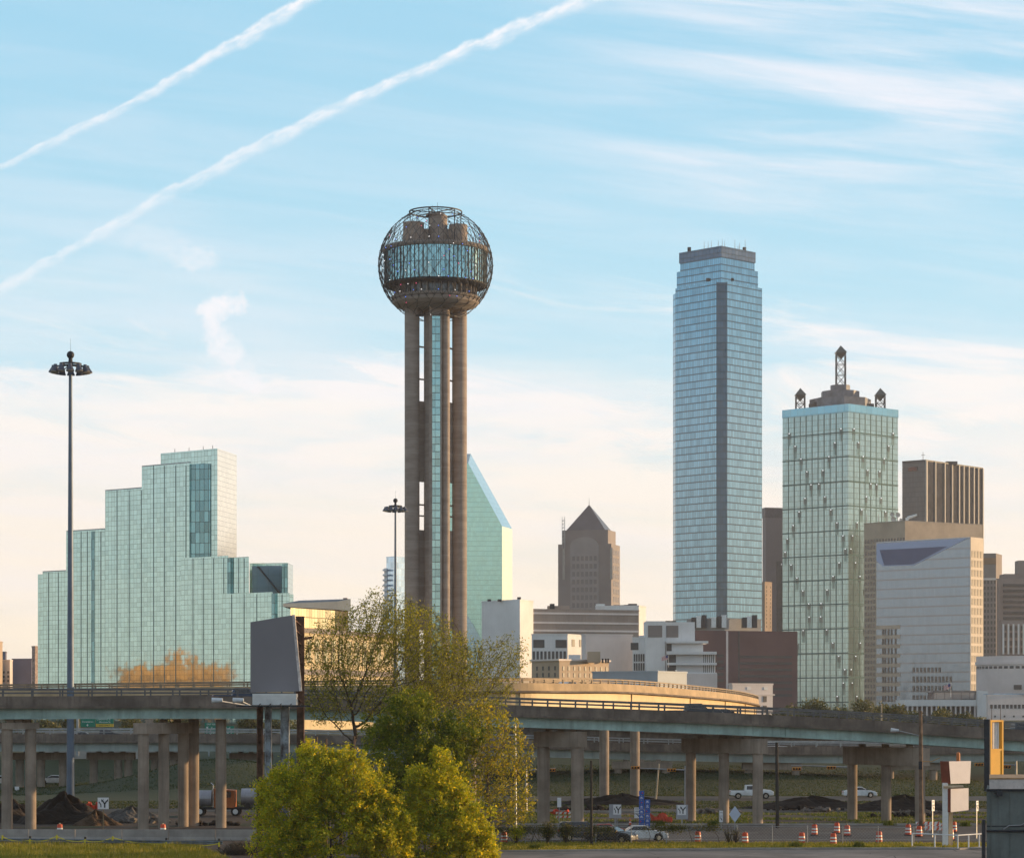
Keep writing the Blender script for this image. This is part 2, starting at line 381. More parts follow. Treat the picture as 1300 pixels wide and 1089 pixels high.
# ---------------------------------------------------------------- grass blades
def leafmat(name, c1, c2, c3, rough=.6, tr=.35, scale=.5):
    m, t, p = newmat(name); tc = t.node('ShaderNodeTexCoord')
    at = t.node('ShaderNodeAttribute'); at.attribute_name = 'tone'
    n = t.noise(tc.outputs['Object'], scale, 3, .6)
    c = t.mix(t.m('ADD', t.m('MULTIPLY', at.outputs['Fac'], .6), t.m('MULTIPLY', t.ss(n, .35, .65), .4), clamp=True), c1, c2)
    c = t.mix(t.m('GREATER_THAN', at.outputs['Fac'], .86), c, c3)
    t.put(p.inputs['Base Color'], c); p.inputs['Roughness'].default_value = rough; p.inputs['Specular IOR Level'].default_value = .3
    tl = t.node('ShaderNodeBsdfTranslucent'); t.put(tl.inputs['Color'], t.mix(1.0, c, (1.5, 1.4, .7), 'MULTIPLY'))
    mx = t.node('ShaderNodeMixShader'); mx.inputs[0].default_value = tr; t.l.new(p.outputs[0], mx.inputs[1]); t.l.new(tl.outputs[0], mx.inputs[2])
    t.l.new(mx.outputs[0], t.n['Material Output'].inputs[0])
    return m
M_grassy = leafmat('grass_yellow_green', (.16, .17, .02), (.34, .30, .035), (.42, .33, .10), scale=.3)
M_grassg = leafmat('grass_green', (.05, .08, .012), (.12, .16, .02), (.25, .22, .07), scale=.3)
M_grassd = leafmat('grass_shaded', (.018, .032, .007), (.042, .062, .010), (.08, .08, .025), scale=.3)  # darker grass copy, shadow on the bank put into its colour
def leaf_mesh(name, C, U, V, mat, parent=None, tri=False, tone=None):
    """many small quads: centres C, half-axes U and V (numpy n x 3)"""
    n = len(C); me = bpy.data.meshes.new(name)
    if tri: pts = np.stack([C-U, C+U, C+V], 1); k = 3
    else: pts = np.stack([C-U*.55-V, C+U*.55-V*.3, C+U*.2+V, C-U*.8+V*.25], 1); k = 4
    me.vertices.add(n*k); me.vertices.foreach_set('co', pts.astype(np.float32).ravel())
    me.loops.add(n*k); me.loops.foreach_set('vertex_index', np.arange(n*k, dtype=np.int32))
    me.polygons.add(n); me.polygons.foreach_set('loop_start', np.arange(0, n*k, k, dtype=np.int32))
    me.update(calc_edges=True)
    me.polygons.foreach_set('use_smooth', np.zeros(n, bool))
    a = me.attributes.new('tone', 'FLOAT', 'FACE'); a.data.foreach_set('value', (nr.random(n) if tone is None else tone).astype(np.float32))
    me.materials.append(mat); o = bpy.data.objects.new(name, me); COL.objects.link(o)
    if parent is not None: o.parent = parent
    return o
nr = np.random.default_rng(11)
def blades(name, poly_fn, n, h, w, mat, label):
    x, y, z0, hs = poly_fn(n)
    n = len(x); C = np.stack([x, y, z0], 1); a = nr.random(n)*6.28
    U = np.stack([np.cos(a), np.sin(a), 0*a], 1)*(w*(.6+nr.random(n)))[:, None]
    V = np.stack([nr.normal(0, .25, n), nr.normal(0, .25, n), np.ones(n)], 1)*(h*hs)[:, None]
    return tag(leaf_mesh(name, C, U, V, mat, tri=True), label, 'grass', kind='stuff')
def left_grass(n):
    x = nr.uniform(-62, -22, n); y = nr.uniform(196, 221.5, n); keep = x < -24-(y-206)*0.25
    x, y = x[keep], y[keep]; cl = .55+.45*np.sin(x*1.3+y*.7)*np.cos(y*1.1-x*.4)
    return x, y, 0*x, .35+.9*cl*nr.random(len(x))+.2
blades('grass', left_grass, 52000, .62, .035, M_grassy, 'tall yellow green grass in front of the guardrail at bottom left')
def right_grass(n):
    x = nr.uniform(-6, 64, n); t_ = nr.random(n)
    y = 219.5+t_*(11-(x+6)*.05)*0.9 - np.clip(18-x, 0, 30)*.28*(1-t_)
    return x, y, 0*x, (.2+.8*nr.random(n))*(.45+.55*np.clip(np.sin(x*1.7)*np.cos(y*2.1+x*.6)+.6, 0, 1))
blades('grass', right_grass, 52000, .30, .045, M_grassy, 'short yellow green verge between the parking lot and the chain link fence')
def mid_grass(n):
    x = nr.uniform(-8, 75, n); y = nr.uniform(263, 294, n); m_ = np.sin(x*.35)+np.cos(y*.5+x*.2) > -.6
    x, y = x[m_], y[m_]; return x, y, 0*x, .3+.8*nr.random(len(x))
blades('grass', mid_grass, 34000, .22, .05, M_grassg, 'green weeds growing among the viaduct columns on the right')
def strip_grass(n):
    x = nr.uniform(-72, 78, n); y = np.where(nr.random(n) < .8, nr.uniform(304.5, 329.5, n), nr.uniform(347.5, 352, n)); return x, y, np.array([gz(a, b) for a, b in zip(x, y)]), .3+.9*nr.random(n)*(.5+.5*np.sin(x*.21)*np.cos(y*.6))
blades('grass', strip_grass, 42000, .20, .07, M_grassd, 'thin dark grass on the strip between the two far roads')
def bank_grass(n):
    x = nr.uniform(-75, 75, n); y = nr.uniform(350, 425, n); z = np.array([gz(a, b) for a, b in zip(x, y)])
    return x, y, z, .4+.8*nr.random(len(x))
blades('grass', bank_grass, 60000, .16, .07, M_grassd, 'green grass covering the bank behind the far road')
# ================================================================ elevated roads
def smooth_path(pts, n=8):
    out = []
    P_ = [Vector(p) for p in pts]
    for i in range(len(P_)-1):
        p0 = P_[max(0, i-1)]; p1 = P_[i]; p2 = P_[i+1]; p3 = P_[min(len(P_)-1, i+2)]
        for j in range(n):
            t = j/n; out.append(.5*((2*p1)+(p2-p0)*t+(2*p0-5*p1+4*p2-p3)*t*t+(3*p1-p0-3*p2+p3)*t**3))
    out.append(P_[-1]); return out
def sweep(mb, path, prof, close=True):
    """sweep a cross-section prof [(side, up)] along path; side>0 is away from the camera (left of travel to +X)"""
    n = len(path); b = len(mb.v); m = len(prof)
    for i, p in enumerate(path):
        d = (path[min(n-1, i+1)]-path[max(0, i-1)]); d.z = 0; d.normalize(); s = Vector((-d.y, d.x, 0))
        for a, z in prof: q = p+s*a; mb.v.append((q.x, q.y, q.z+z))
    for i in range(n-1):
        for j in range(m if close else m-1): k = (j+1) % m; mb.f.append((b+i*m+j, b+(i+1)*m+j, b+(i+1)*m+k, b+i*m+k))
    if close: mb.f.append(tuple(b+j for j in range(m))); mb.f.append(tuple(b+(n-1)*m+j for j in reversed(range(m))))
    return mb
def at_len(path, step, start=0):
    out = []; acc = start; L = 0
    for i in range(len(path)-1):
        a, b = path[i], path[i+1]; l = (b-a).length
        while acc <= L+l: out.append((a.lerp(b, (acc-L)/l), (b-a).normalized())); acc += step
        L += l
    return out
def deck(name, label, pts, width, par_h, gird_h, mats, rail=True, group=None, step=6.0, n=8, seg=28.0, back=True, rail_h=.8, rstep=3.0, ledge=.35):
    """pts are points of the near parapet's top edge; girders hang under the slab"""
    mg, mp, mr = mats
    path = smooth_path(pts, n); T_ = thing(name, label, 'bridge', (path[0].x, path[0].y, 0), group)
    slab = -par_h; th = .22
    part('road_slab', sweep(MB(), path, [(-ledge, slab), (-ledge, slab-th), (width+ledge, slab-th), (width+ledge, slab)]), conc_d, T_)
    part('parapet', sweep(MB(), path, [(0, 0), (-.12, slab+.001), (.32, slab+.001), (.22, 0)]), mp, T_)
    if back: part('parapet', sweep(MB(), path, [(width-.22, 0), (width-.32, slab+.001), (width+.12, slab+.001), (width, 0)]), mp, T_)
    gt = slab-th-.001
    for k, s in enumerate([.5, width*.36, width*.68, width-.8]):
        part('girder', sweep(MB(), path, [(s, gt), (s-.15, gt), (s-.15, gt-.08), (s-.02, gt-.08), (s-.02, gt-gird_h+.08), (s-.18, gt-gird_h+.08), (s-.18, gt-gird_h), (s+.18, gt-gird_h), (s+.18, gt-gird_h+.08), (s+.04, gt-gird_h+.08), (s+.04, gt-.08), (s+.15, gt-.08), (s+.15, gt)]), mg, T_)
    its = []
    for q, d in at_len(path, seg, 9):
        s = Vector((-d.y, d.x, 0)).normalized(); c = q+s*.42; its.append((c.x, c.y, c.z+gt-.04, math.atan2(d.y, d.x), 1, gird_h-.08))
    many('splice_plate', T_, its, MB().box(-.17, .17, -.1, .1, -1, 0), mg)
    if rail:
        its = []
        for off in ([.11, width-.11] if back else [.11]):
            rl = MB()
            sweep(rl, path, [(off-.07, rail_h), (off-.07, rail_h-.16), (off+.07, rail_h-.16), (off+.07, rail_h)])
            sweep(rl, path, [(off-.05, rail_h*.5), (off-.05, rail_h*.5-.11), (off+.05, rail_h*.5-.11), (off+.05, rail_h*.5)])
            part('rail', rl, mr, T_)
            for q, d in at_len(path, rstep, 1):
                s = Vector((-d.y, d.x, 0)).normalized()*off; its.append((q.x+s.x, q.y+s.y, q.z+s.z, math.atan2(d.y, d.x), 1, rail_h-.17))
        many('rail_post', T_, its, MB().box(-.08, .08, -.1, .1, 0, 1), mr)
    return T_, path
def fpath(l, zoff=0): return [(X(px, Y), Y, z) for px, Y, z in l]
rail_d = surf('rail_weathered', (.15, .145, .145), .6, .15, 1, metal=.3, grime=.3)
# nearest viaduct: z values are the parapet's top
NV = fpath([(-240, 246, 13.25), (0, 250, 13.35), (330, 255, 13.35), (520, 258, 12.85), (700, 260, 12.35), (900, 262, 11.75), (1100, 265, 10.95), (1290, 268, 9.9), (1480, 270, 8.7), (1700, 273, 7.4)])
near_via, NP = deck('viaduct', 'nearest elevated road with pale teal steel girders and a metal rail on top', NV, 12.0, 1.0, 1.05, (teal, conc_d, rail_d), rstep=2.9, seg=30)
rail_b = surf('rail_tan', (.30, .23, .16), .7, .15, 1, metal=.2)
# golden flyover that swings away behind it
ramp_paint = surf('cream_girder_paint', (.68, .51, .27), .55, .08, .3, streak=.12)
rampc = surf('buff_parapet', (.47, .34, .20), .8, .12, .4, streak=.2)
GV = fpath([(-260, 299, 14.2), (0, 300, 14.41), (300, 303, 14.76), (480, 303, 14.95), (640, 304, 15.2), (720, 312, 15.2), (800, 325, 15.18), (890, 355, 14.63), (935, 385, 14.22), (957, 415, 13.80), (963, 450, 13.57), (955, 485, 13.36), (925, 520, 13.2), (870, 545, 13.1), (780, 565, 13.0)])
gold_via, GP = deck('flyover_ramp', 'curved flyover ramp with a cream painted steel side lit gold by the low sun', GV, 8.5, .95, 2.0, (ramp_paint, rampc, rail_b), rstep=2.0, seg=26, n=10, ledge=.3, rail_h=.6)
# lower old freeway beyond, left stretch and right stretch
LV = fpath([(-330, 372, 8.25), (0, 378, 8.2), (340, 384, 8.05), (640, 392, 7.2), (880, 398, 6.3), (1090, 402, 5.9), (1400, 408, 6.3)])
paleg = surf('pale_grey_green_girder', (.33, .37, .35), .6, .12, .3, streak=.3)
low_via, LP = deck('viaduct', 'lower freeway bridge crossing behind the first viaduct with dark concrete sides', LV, 14.0, 1.1, 1.25, (paleg, conc_d, steel), rstep=4.0, seg=40)
RV = fpath([(560, 452, 10.3), (760, 452, 9.3), (900, 454, 8.3), (1120, 458, 7.6)])
far_via, RP = deck('viaduct', 'short far bridge with bare concrete sides seen between the columns right of the trees', RV, 10, .9, 1.0, (conc_d, conc_d, steel), rail=False)
# ---- piers
def round_pier(mb, x, y, z1, r, z0=-.3, n=20): return mb.tube((x, y, z0), (x, y, z1), r, n=n)
def bent(label, cols, capz, caph, ydepth=1.5, group='viaduct piers', r=.55, cap=True, over=.7, name='bridge_pier', mat=conc):
    """cols: list of (px, Y) columns; a cap beam runs over them"""
    pts = [(X(px, Y), Y) for px, Y in cols]; c = pts[0]
    T_ = thing(name, label, 'bridge pier', (c[0], c[1], 0), group)
    for x, y in pts:
        part('column', round_pier(MB(), x, y, capz-caph if cap else capz, r, z0=gz(x, y)-.4), mat, T_, smooth=False)
    if cap:
        a = Vector((pts[0][0], pts[0][1], capz-caph/2)); b_ = Vector((pts[-1][0], pts[-1][1], capz-caph/2))
        if len(pts) == 1: b_ = a+Vector((0, 6, 0))
        d = (b_-a).normalized(); mb = MB(); mb.bar(a-d*over, b_+d*over, ydepth, caph)
        for k in range(3): q = a.lerp(b_, .15+.35*k); mb.box(q.x-.35, q.x+.35, q.y-.35, q.y+.35, capz-.01, capz+.35)
        part('cap_beam', mb, mat, T_)
    return T_
bent('pier with two round columns at the left edge in front of the dirt heap', [(9, 251.5), (39, 252.5)], 10.72, .65)
bent('pier of three round columns under a short cap, right of the dirt heap', [(182, 251.5), (208, 255.5), (232.5, 259.5)], 10.70, 1.1)
bent('bare round column just right of the three column pier', [(246, 261)], 11.05, 1, cap=False)
bent('lone tall round column between the tanker truck and the three column pier', [(280.5, 257)], 11.05, 1, cap=False)
bent('thick pier just right of the yellow leaved tree', [(690, 264.5), (733, 261.5)], 9.72, 1.6, r=.66)
bent('three column pier beside the white diamond sign', [(877, 271), (919, 267), (962, 263.5)], 8.95, 1.5, r=.55)
bent('right hand pier with its right column close to the wooden pole', [(1082, 275), (1125, 271), (1168, 267)], 7.95, 1.9, r=.55)
gp = 'slender columns under the flyover'
for px, Y, lb in ((767, 321, 'slender lit column under the flyover left of the blue stacked signs'), (806, 329, 'slender lit column under the flyover right behind the blue stacked signs'), (598, 307, 'flyover column hidden in the crown of the central tree')):
    z1 = 11.8
    bent(lb, [(px, Y)], z1, 1, cap=False, group=gp, r=.62, name='bridge_column')
# piers of the lower freeway
def lowpier(pxs, Y, label, capz, caph=1.1):
    bent(label, [(p_, Y) for p_ in pxs], capz, caph, ydepth=1.6, group='piers of the lower freeway', r=.62, over=1.0)
lowpier((25, 52, 80), 384, 'lower freeway pier at the left edge behind the two round columns', 5.35)
lowpier((119, 150, 163), 385, 'lower freeway pier right of the tall mast', 5.35)
lowpier((197, 221), 386, 'lower freeway pier behind the three column pier', 5.35)
lowpier((300, 338), 388, 'lower freeway pier behind the tanker truck', 5.2)
lowpier((560, 610), 391, 'lower freeway pier hidden behind the trees', 4.6)
lowpier((785, 845), 397, 'lower freeway pier behind the blue stacked signs', 3.7)
lowpier((950, 1010), 402, 'lower freeway pier behind the white pickup truck', 3.4)
lowpier((1130, 1185), 406, 'lower freeway pier beyond the wooden pole', 3.3)
# retaining wall and abutment under the far bridge
wl = MB(); wl.box(X(60, 440), X(235, 440), 438, 439, 2.5, 8.1)
tag(wl.build('retaining_wall', conc_l), 'pale concrete retaining wall behind the white car on the far left', 'wall')
wl = MB(); wl.box(X(640, 462), X(1100, 462), 466, 467.5, 2, 9.0)
tag(wl.build('retaining_wall', conc_d), 'dark concrete retaining wall in the shade behind the short far bridge', 'wall')
# ================================================================ tall buildings
def quad(pl, pn, pr, Y, dl, dr):
    N = Vector((X(pn, Y), Y)); L = Vector((X(pl, Y+dl), Y+dl)); Rr = Vector((X(pr, Y+dr), Y+dr)); return [N, Rr, L+Rr-N, L]
def inset(q, d):
    c = sum(q, Vector((0, 0)))/len(q); return [c+(p_-c)*(1-d/((p_-c).length)) for p_ in q]
def building(name, label, q, group=None, cat='building', z=0): 
    c = sum(q, Vector((0, 0)))/len(q); return thing(name, label, cat, (c.x, c.y, z), group)
WIN = MB().box(-.5, .5, -.12, .12, -.5, .5)
def facade_windows(T_, A, B, cols, rows, mat, w, h, name='window', limit=100, proud=.06):
    """cols: metres along A->B (camera side left to right); rows: heights z"""
    A = Vector((A[0], A[1])); B = Vector((B[0], B[1])); d = (B-A).normalized(); n = Vector((d.y, -d.x)); rz = math.atan2(d.y, d.x); its = []
    for t_ in cols:
        for z in rows: q = A+d*t_+n*(proud-.12+.0); its.append((q.x, q.y, z, rz, w, h))
    return its
def put_windows(T_, its, mat, name='window', limit=100, frame=None):
    return many(name, T_, its, WIN, mat, limit)
def lin_(a, b, n): return [a+(b-a)*i/(n-1) for i in range(n)] if n > 1 else [(a+b)/2]
dark_glass = surf('dark_window_glass', (.035, .045, .055), .12, .2, .3, spec=.8)
warm_glass = surf('bronze_window_glass', (.10, .075, .05), .15, .2, .3, spec=.8)
def bands(mb, q, zs, out, h):
    for z in zs: mb.prism([p_ for p_ in inset(q, -out)], z, z+h)
# ---------------------------------------------------------------- observation tower
def tower():
    Y = 795; s = Y/F; cx = X(553, Y); q = [Vector((cx, Y))]
    T_ = thing('observation_tower', 'tall concrete observation tower topped by a glass drum inside a lattice ball', 'tower', (cx, Y, 0))
    tc_ = surf('tower_concrete', (.28, .24, .215), .9, .10, .05, streak=.18, bump=.2)
    # horizontal pour joints
    m, t, p = newmat('tower_shaft_concrete'); o_ = t.node('ShaderNodeTexCoord').outputs['Object']; sp_ = t.node('ShaderNodeSeparateXYZ'); t.l.new(o_, sp_.inputs[0])
    n = t.noise(t.vscale(o_, (.15, .15, .5)), 1, 5, .6); zz = t.m('FRACT', t.m('DIVIDE', t.m('ADD', sp_.outputs[2], t.m('MULTIPLY', n, .3)), 4.6))
    c = t.mix(t.ss(n, .3, .7), (.235, .19, .165), (.325, .27, .235)); c = t.mix(t.m('MULTIPLY', t.ss(zz, .06, .0), .45), c, (.44, .39, .34))
    t.put(p.inputs['Base Color'], c); p.inputs['Roughness'].default_value = .85; sh = m
    def wx(px): return X(px, Y)
    zb, zt = -.5, 138.0; yR = Y+4.2
    rO = 2.35; lx = wx(523.5); rx = wx(583)
    # the three outer shafts and the thick middle one
    def shaft(x, y, r, z0, z1, name='shaft'): return part(name, MB().tube((x, y, z0), (x, y, z1), r, n=32), sh, T_, smooth=False)
    shaft(lx, Y-2.2, rO, zb, 164.0); shaft(rx, yR, rO, zb, 164.0); shaft(cx+.6, Y+9.4, rO, zb, 160)
    core = part('core', MB().tube((cx+.4, Y, zb), (cx+.4, Y, 156), 4.1, n=40).tube((cx+.8, Y, 155.9), (cx+.8, Y, 167.0), 2.9, n=32), sh, T_)
    part('shaft', MB().tube((wx(566.2), Y-4.4, zb), (wx(566.2), Y-4.4, 140), 1.15, n=20), sh, T_)
    # lift shaft: concrete surround and glass strip
    mb = MB(); mb.box(wx(545.8), wx(549.4), Y-6.4, Y-2.5, zb, 137.6); mb.box(wx(559.6), wx(561.8), Y-6.4, Y-2.5, zb, 137.6); mb.box(wx(549.2), wx(559.8), Y-6.38, Y-2.6, 134.6, 137.55)
    part('lift_surround', mb, sh, T_)
    lg = pane_glass('tower_lift_glass', (.27, .44, .45), 2.7, 2.3, .8, .12, jit=.2, line=.04, lineh=.10, linec=(.08, .11, .11))
    part('lift_glass', MB().box(wx(549.4), wx(559.6), Y-6.15, Y-3, zb, 134.6), lg, T_)
    # webs between shafts, pierced by tall slots
    def zz_(y): return Z(y, Y)
    slots = [(510, 402), (673, 612), (862, 800)]
    wb = MB()
    for (xa, ya, xb, yb) in ((lx+rO*.85, Y-1.6, wx(538.0), Y-.2), (wx(569.0), Y+1.2, rx-rO*.85, yR+.2)):
        za = zb
        for (ylo, yhi) in slots[::-1]:
            wb.bar((xa, ya, (za+zz_(ylo))/2), (xb, yb, (za+zz_(ylo))/2), .7, zz_(ylo)-za); za = zz_(yhi)
        wb.bar((xa, ya, (za+zt)/2), (xb, yb, (za+zt)/2), .7, zt-za)
        for ym in (441, 482, 641, 655): wb.bar((xa, ya, zz_(ym)), (xb, yb, zz_(ym)), .5, .45)
    part('web_wall', wb, sh, T_)
    # head of the tower
    cz = Z(337.5, Y)
    und = part('lower_deck', MB().lathe([(3.5, 136.9), (9.3, 137.1), (12.3, 138.3), (13.5, 139.2), (13.8, 140.0), (13.4, 140.3), (13.9, 140.5), (14.0, 141.2), (12.9, 141.3), (4, 141.4)], 72, (cx, Y, 0)), tc_, T_)
    part('recess_wall', MB().lathe([(12.2, 141.35), (12.2, 144.6)], 60, (cx, Y, 0)), pane_glass('recess_glass', (.12, .13, .14), 1.5, 3.3, .5, .2, line=.1), T_)
    its = [(cx+12.6*math.cos(a), Y+12.6*math.sin(a), 141.3, a+math.pi/2, 1, 1) for a in [i*math.pi/18 for i in range(36)]]
    many('bracket', T_, its, MB().box(-.16, .16, -.5, .5, 0, 3.2), tc_)
    part('drum_floor', MB().lathe([(6, 144.3), (15.2, 144.3), (16.25, 144.7), (16.35, 145.1), (16.1, 145.2)], 72, (cx, Y, 0)), dsteel, T_)
    dg = pane_glass('drum_glass', (.36, .55, .58), 1.38, 5.1, .75, .08, jit=.28, line=.10, lineh=.03, linec=(.03, .05, .06), tilt=.03)
    N_ = 74; r = 16.05
    drum = MB()
    for i in range(N_):
        a0, a1 = 2*math.pi*i/N_, 2*math.pi*(i+1)/N_
        drum.face([(cx+r*math.cos(a0), Y+r*math.sin(a0), 145.15), (cx+r*math.cos(a1), Y+r*math.sin(a1), 145.15), (cx+r*math.cos(a1), Y+r*math.sin(a1), 155.3), (cx+r*math.cos(a0), Y+r*math.sin(a0), 155.3)])
    # own pane coordinates round the drum
    o = part('drum_glass', drum, dg, T_); uvl = o.data.uv_layers[0]
    for i in range(N_):
        for k_, (du, dv) in enumerate(((0, 0), (1, 0), (1, 2), (0, 2))): uvl.data[i*4+k_].uv = ((i+du)*1.38, dv*5.1)
    its = [(cx+(r+.05)*math.cos(2*math.pi*i/N_), Y+(r+.05)*math.sin(2*math.pi*i/N_), 145.15, 2*math.pi*i/N_, 1, 1) for i in range(0, N_)]
    many('mullion', T_, its, MB().box(-.14, .14, -.07, .07, 0, 10.15), dsteel)
    part('roof_rim', MB().lathe([(15.9, 155.2), (16.6, 155.35), (16.8, 156.0), (16.5, 156.7), (15.5, 156.8), (3, 157.6)], 72, (cx, Y, 0)), tc_, T_)
    part('shaft_head', MB().tube((lx+.5, Y-2.2, 157), (lx+.5, Y-2.2, 164.4), 3.3, n=32), sh, T_)
    part('shaft_head', MB().tube((rx-.3, Y-.5, 157), (rx-.3, Y-.5, 164.0), 2.9, n=32), sh, T_)
    part('link_wall', MB().box(wx(535), wx(577), Y-1, Y+1, 157, 162.8), sh, T_)
    ring = MB(); ring.lathe([(8.2, 168.0), (8.45, 168.0), (8.45, 168.4), (8.2, 168.4), (8.2, 168.0)], 30, (cx, Y, 0))
    for i in range(6): a = i*math.pi/3+.3; ring.bar((cx, Y, 168.2), (cx+8.3*math.cos(a), Y+8.3*math.sin(a), 168.2), .25, .25); ring.bar((cx+8.3*math.cos(a), Y+8.3*math.sin(a), 168.2), (cx+8.3*math.cos(a), Y+8.3*math.sin(a), 157), .3, .3)
    part('top_frame', ring, dsteel, T_)
    # lattice ball
    R_ = 18.1; NL = 36; step = R(6.55); rows = range(-10, 11); lat = MB(); nodes = []
    def node(k_, j): la = k_*step; lo = (j+.5*(k_ % 2))*2*math.pi/NL; return Vector((cx+R_*math.cos(la)*math.cos(lo), Y+R_*math.cos(la)*math.sin(lo), cz+R_*math.sin(la)))
    for k_ in rows:
        thin = abs(k_) >= 7
        for j in range(NL):
            if thin and j % 2: continue
            a = node(k_, j); nodes.append(a)
            jj = j+(k_ % 2)
            if k_+1 in rows:
                if not (abs(k_+1) >= 7):
                    lat.bar(a, node(k_+1, jj), .11, .11); lat.bar(a, node(k_+1, jj-1), .11, .11)
                else:
                    e = jj if jj % 2 == 0 else jj-1
                    lat.bar(a, node(k_+1, e), .11, .11)
                    if thin: lat.bar(a, node(k_+1, e+2 if e <= j else e-2), .11, .11)
            if k_+2 in rows and not thin and abs(k_+2) < 7: lat.bar(a, node(k_+2, j), .11, .11)
    for k_ in (-10, 10):
        for j in range(0, NL, 2): lat.bar(node(k_, j), node(k_, j+2), .16, .16)
    for i in range(12): # stays from drum to ball
        a = i*math.pi/6; lat.bar((cx+16.6*math.cos(a), Y+16.6*math.sin(a), 156), (cx+R_*.985*math.cos(a), Y+R_*.985*math.sin(a), cz+3), .12, .12)
    part('lattice_ball', lat, dsteel, T_)
    lamp_b = surf('lamp_dark_glass', (.03, .03, .04), .3, .1, 1)
    lm = [emit('lamp_blue', (.12, .25, 1.0), 1.6), emit('lamp_white', (1, .95, .9), 1.6), emit('lamp_magenta', (1, .12, .25), 1.2)]
    rr = random.Random(3); front = sorted(nodes, key=lambda v_: v_.y); lit = front[:190]; rr.shuffle(lit)
    sets = [(lit[:30], lm[0], .13), (lit[30:48], lm[1], .13), (lit[48:58], lm[2], .13)]
    proto = MB().ball((0, 0, 0), 1, 8, 5)
    for st_, mt, rd in sets: many('lamp', T_, [(v_.x, v_.y, v_.z, 0, rd, rd) for v_ in st_], MB().ball((0, 0, 0), 1, 8, 5) if False else _ball(rd), mt, limit=33)
    rest = lit[58:]+front[190:]
    many('lamp', T_, [(v_.x, v_.y, v_.z, 0, 1, 1) for v_ in rest], _ball(.21, 1), lamp_b, limit=42)
    for dx_, h in ((-1, 2.3), (.6, 3.3), (2, 1.6)): part('antenna', MB().tube((cx+dx_, Y, 168), (cx+dx_, Y, 168+h), .09, .04, 6), dsteel, T_)
    part('roof_cap', MB().lathe([(3.1, 167.0), (3.1, 167.5), (.01, 167.8)], 30, (cx, Y, 0)), tc_, T_)
    return T_
def _ball(r, unit=0):
    mb = MB().ball((0, 0, 0), r, 8, 5)
    if not unit: mb.v = [(x/r, y, z/r) for x, y, z in mb.v]
    return mb
tower()
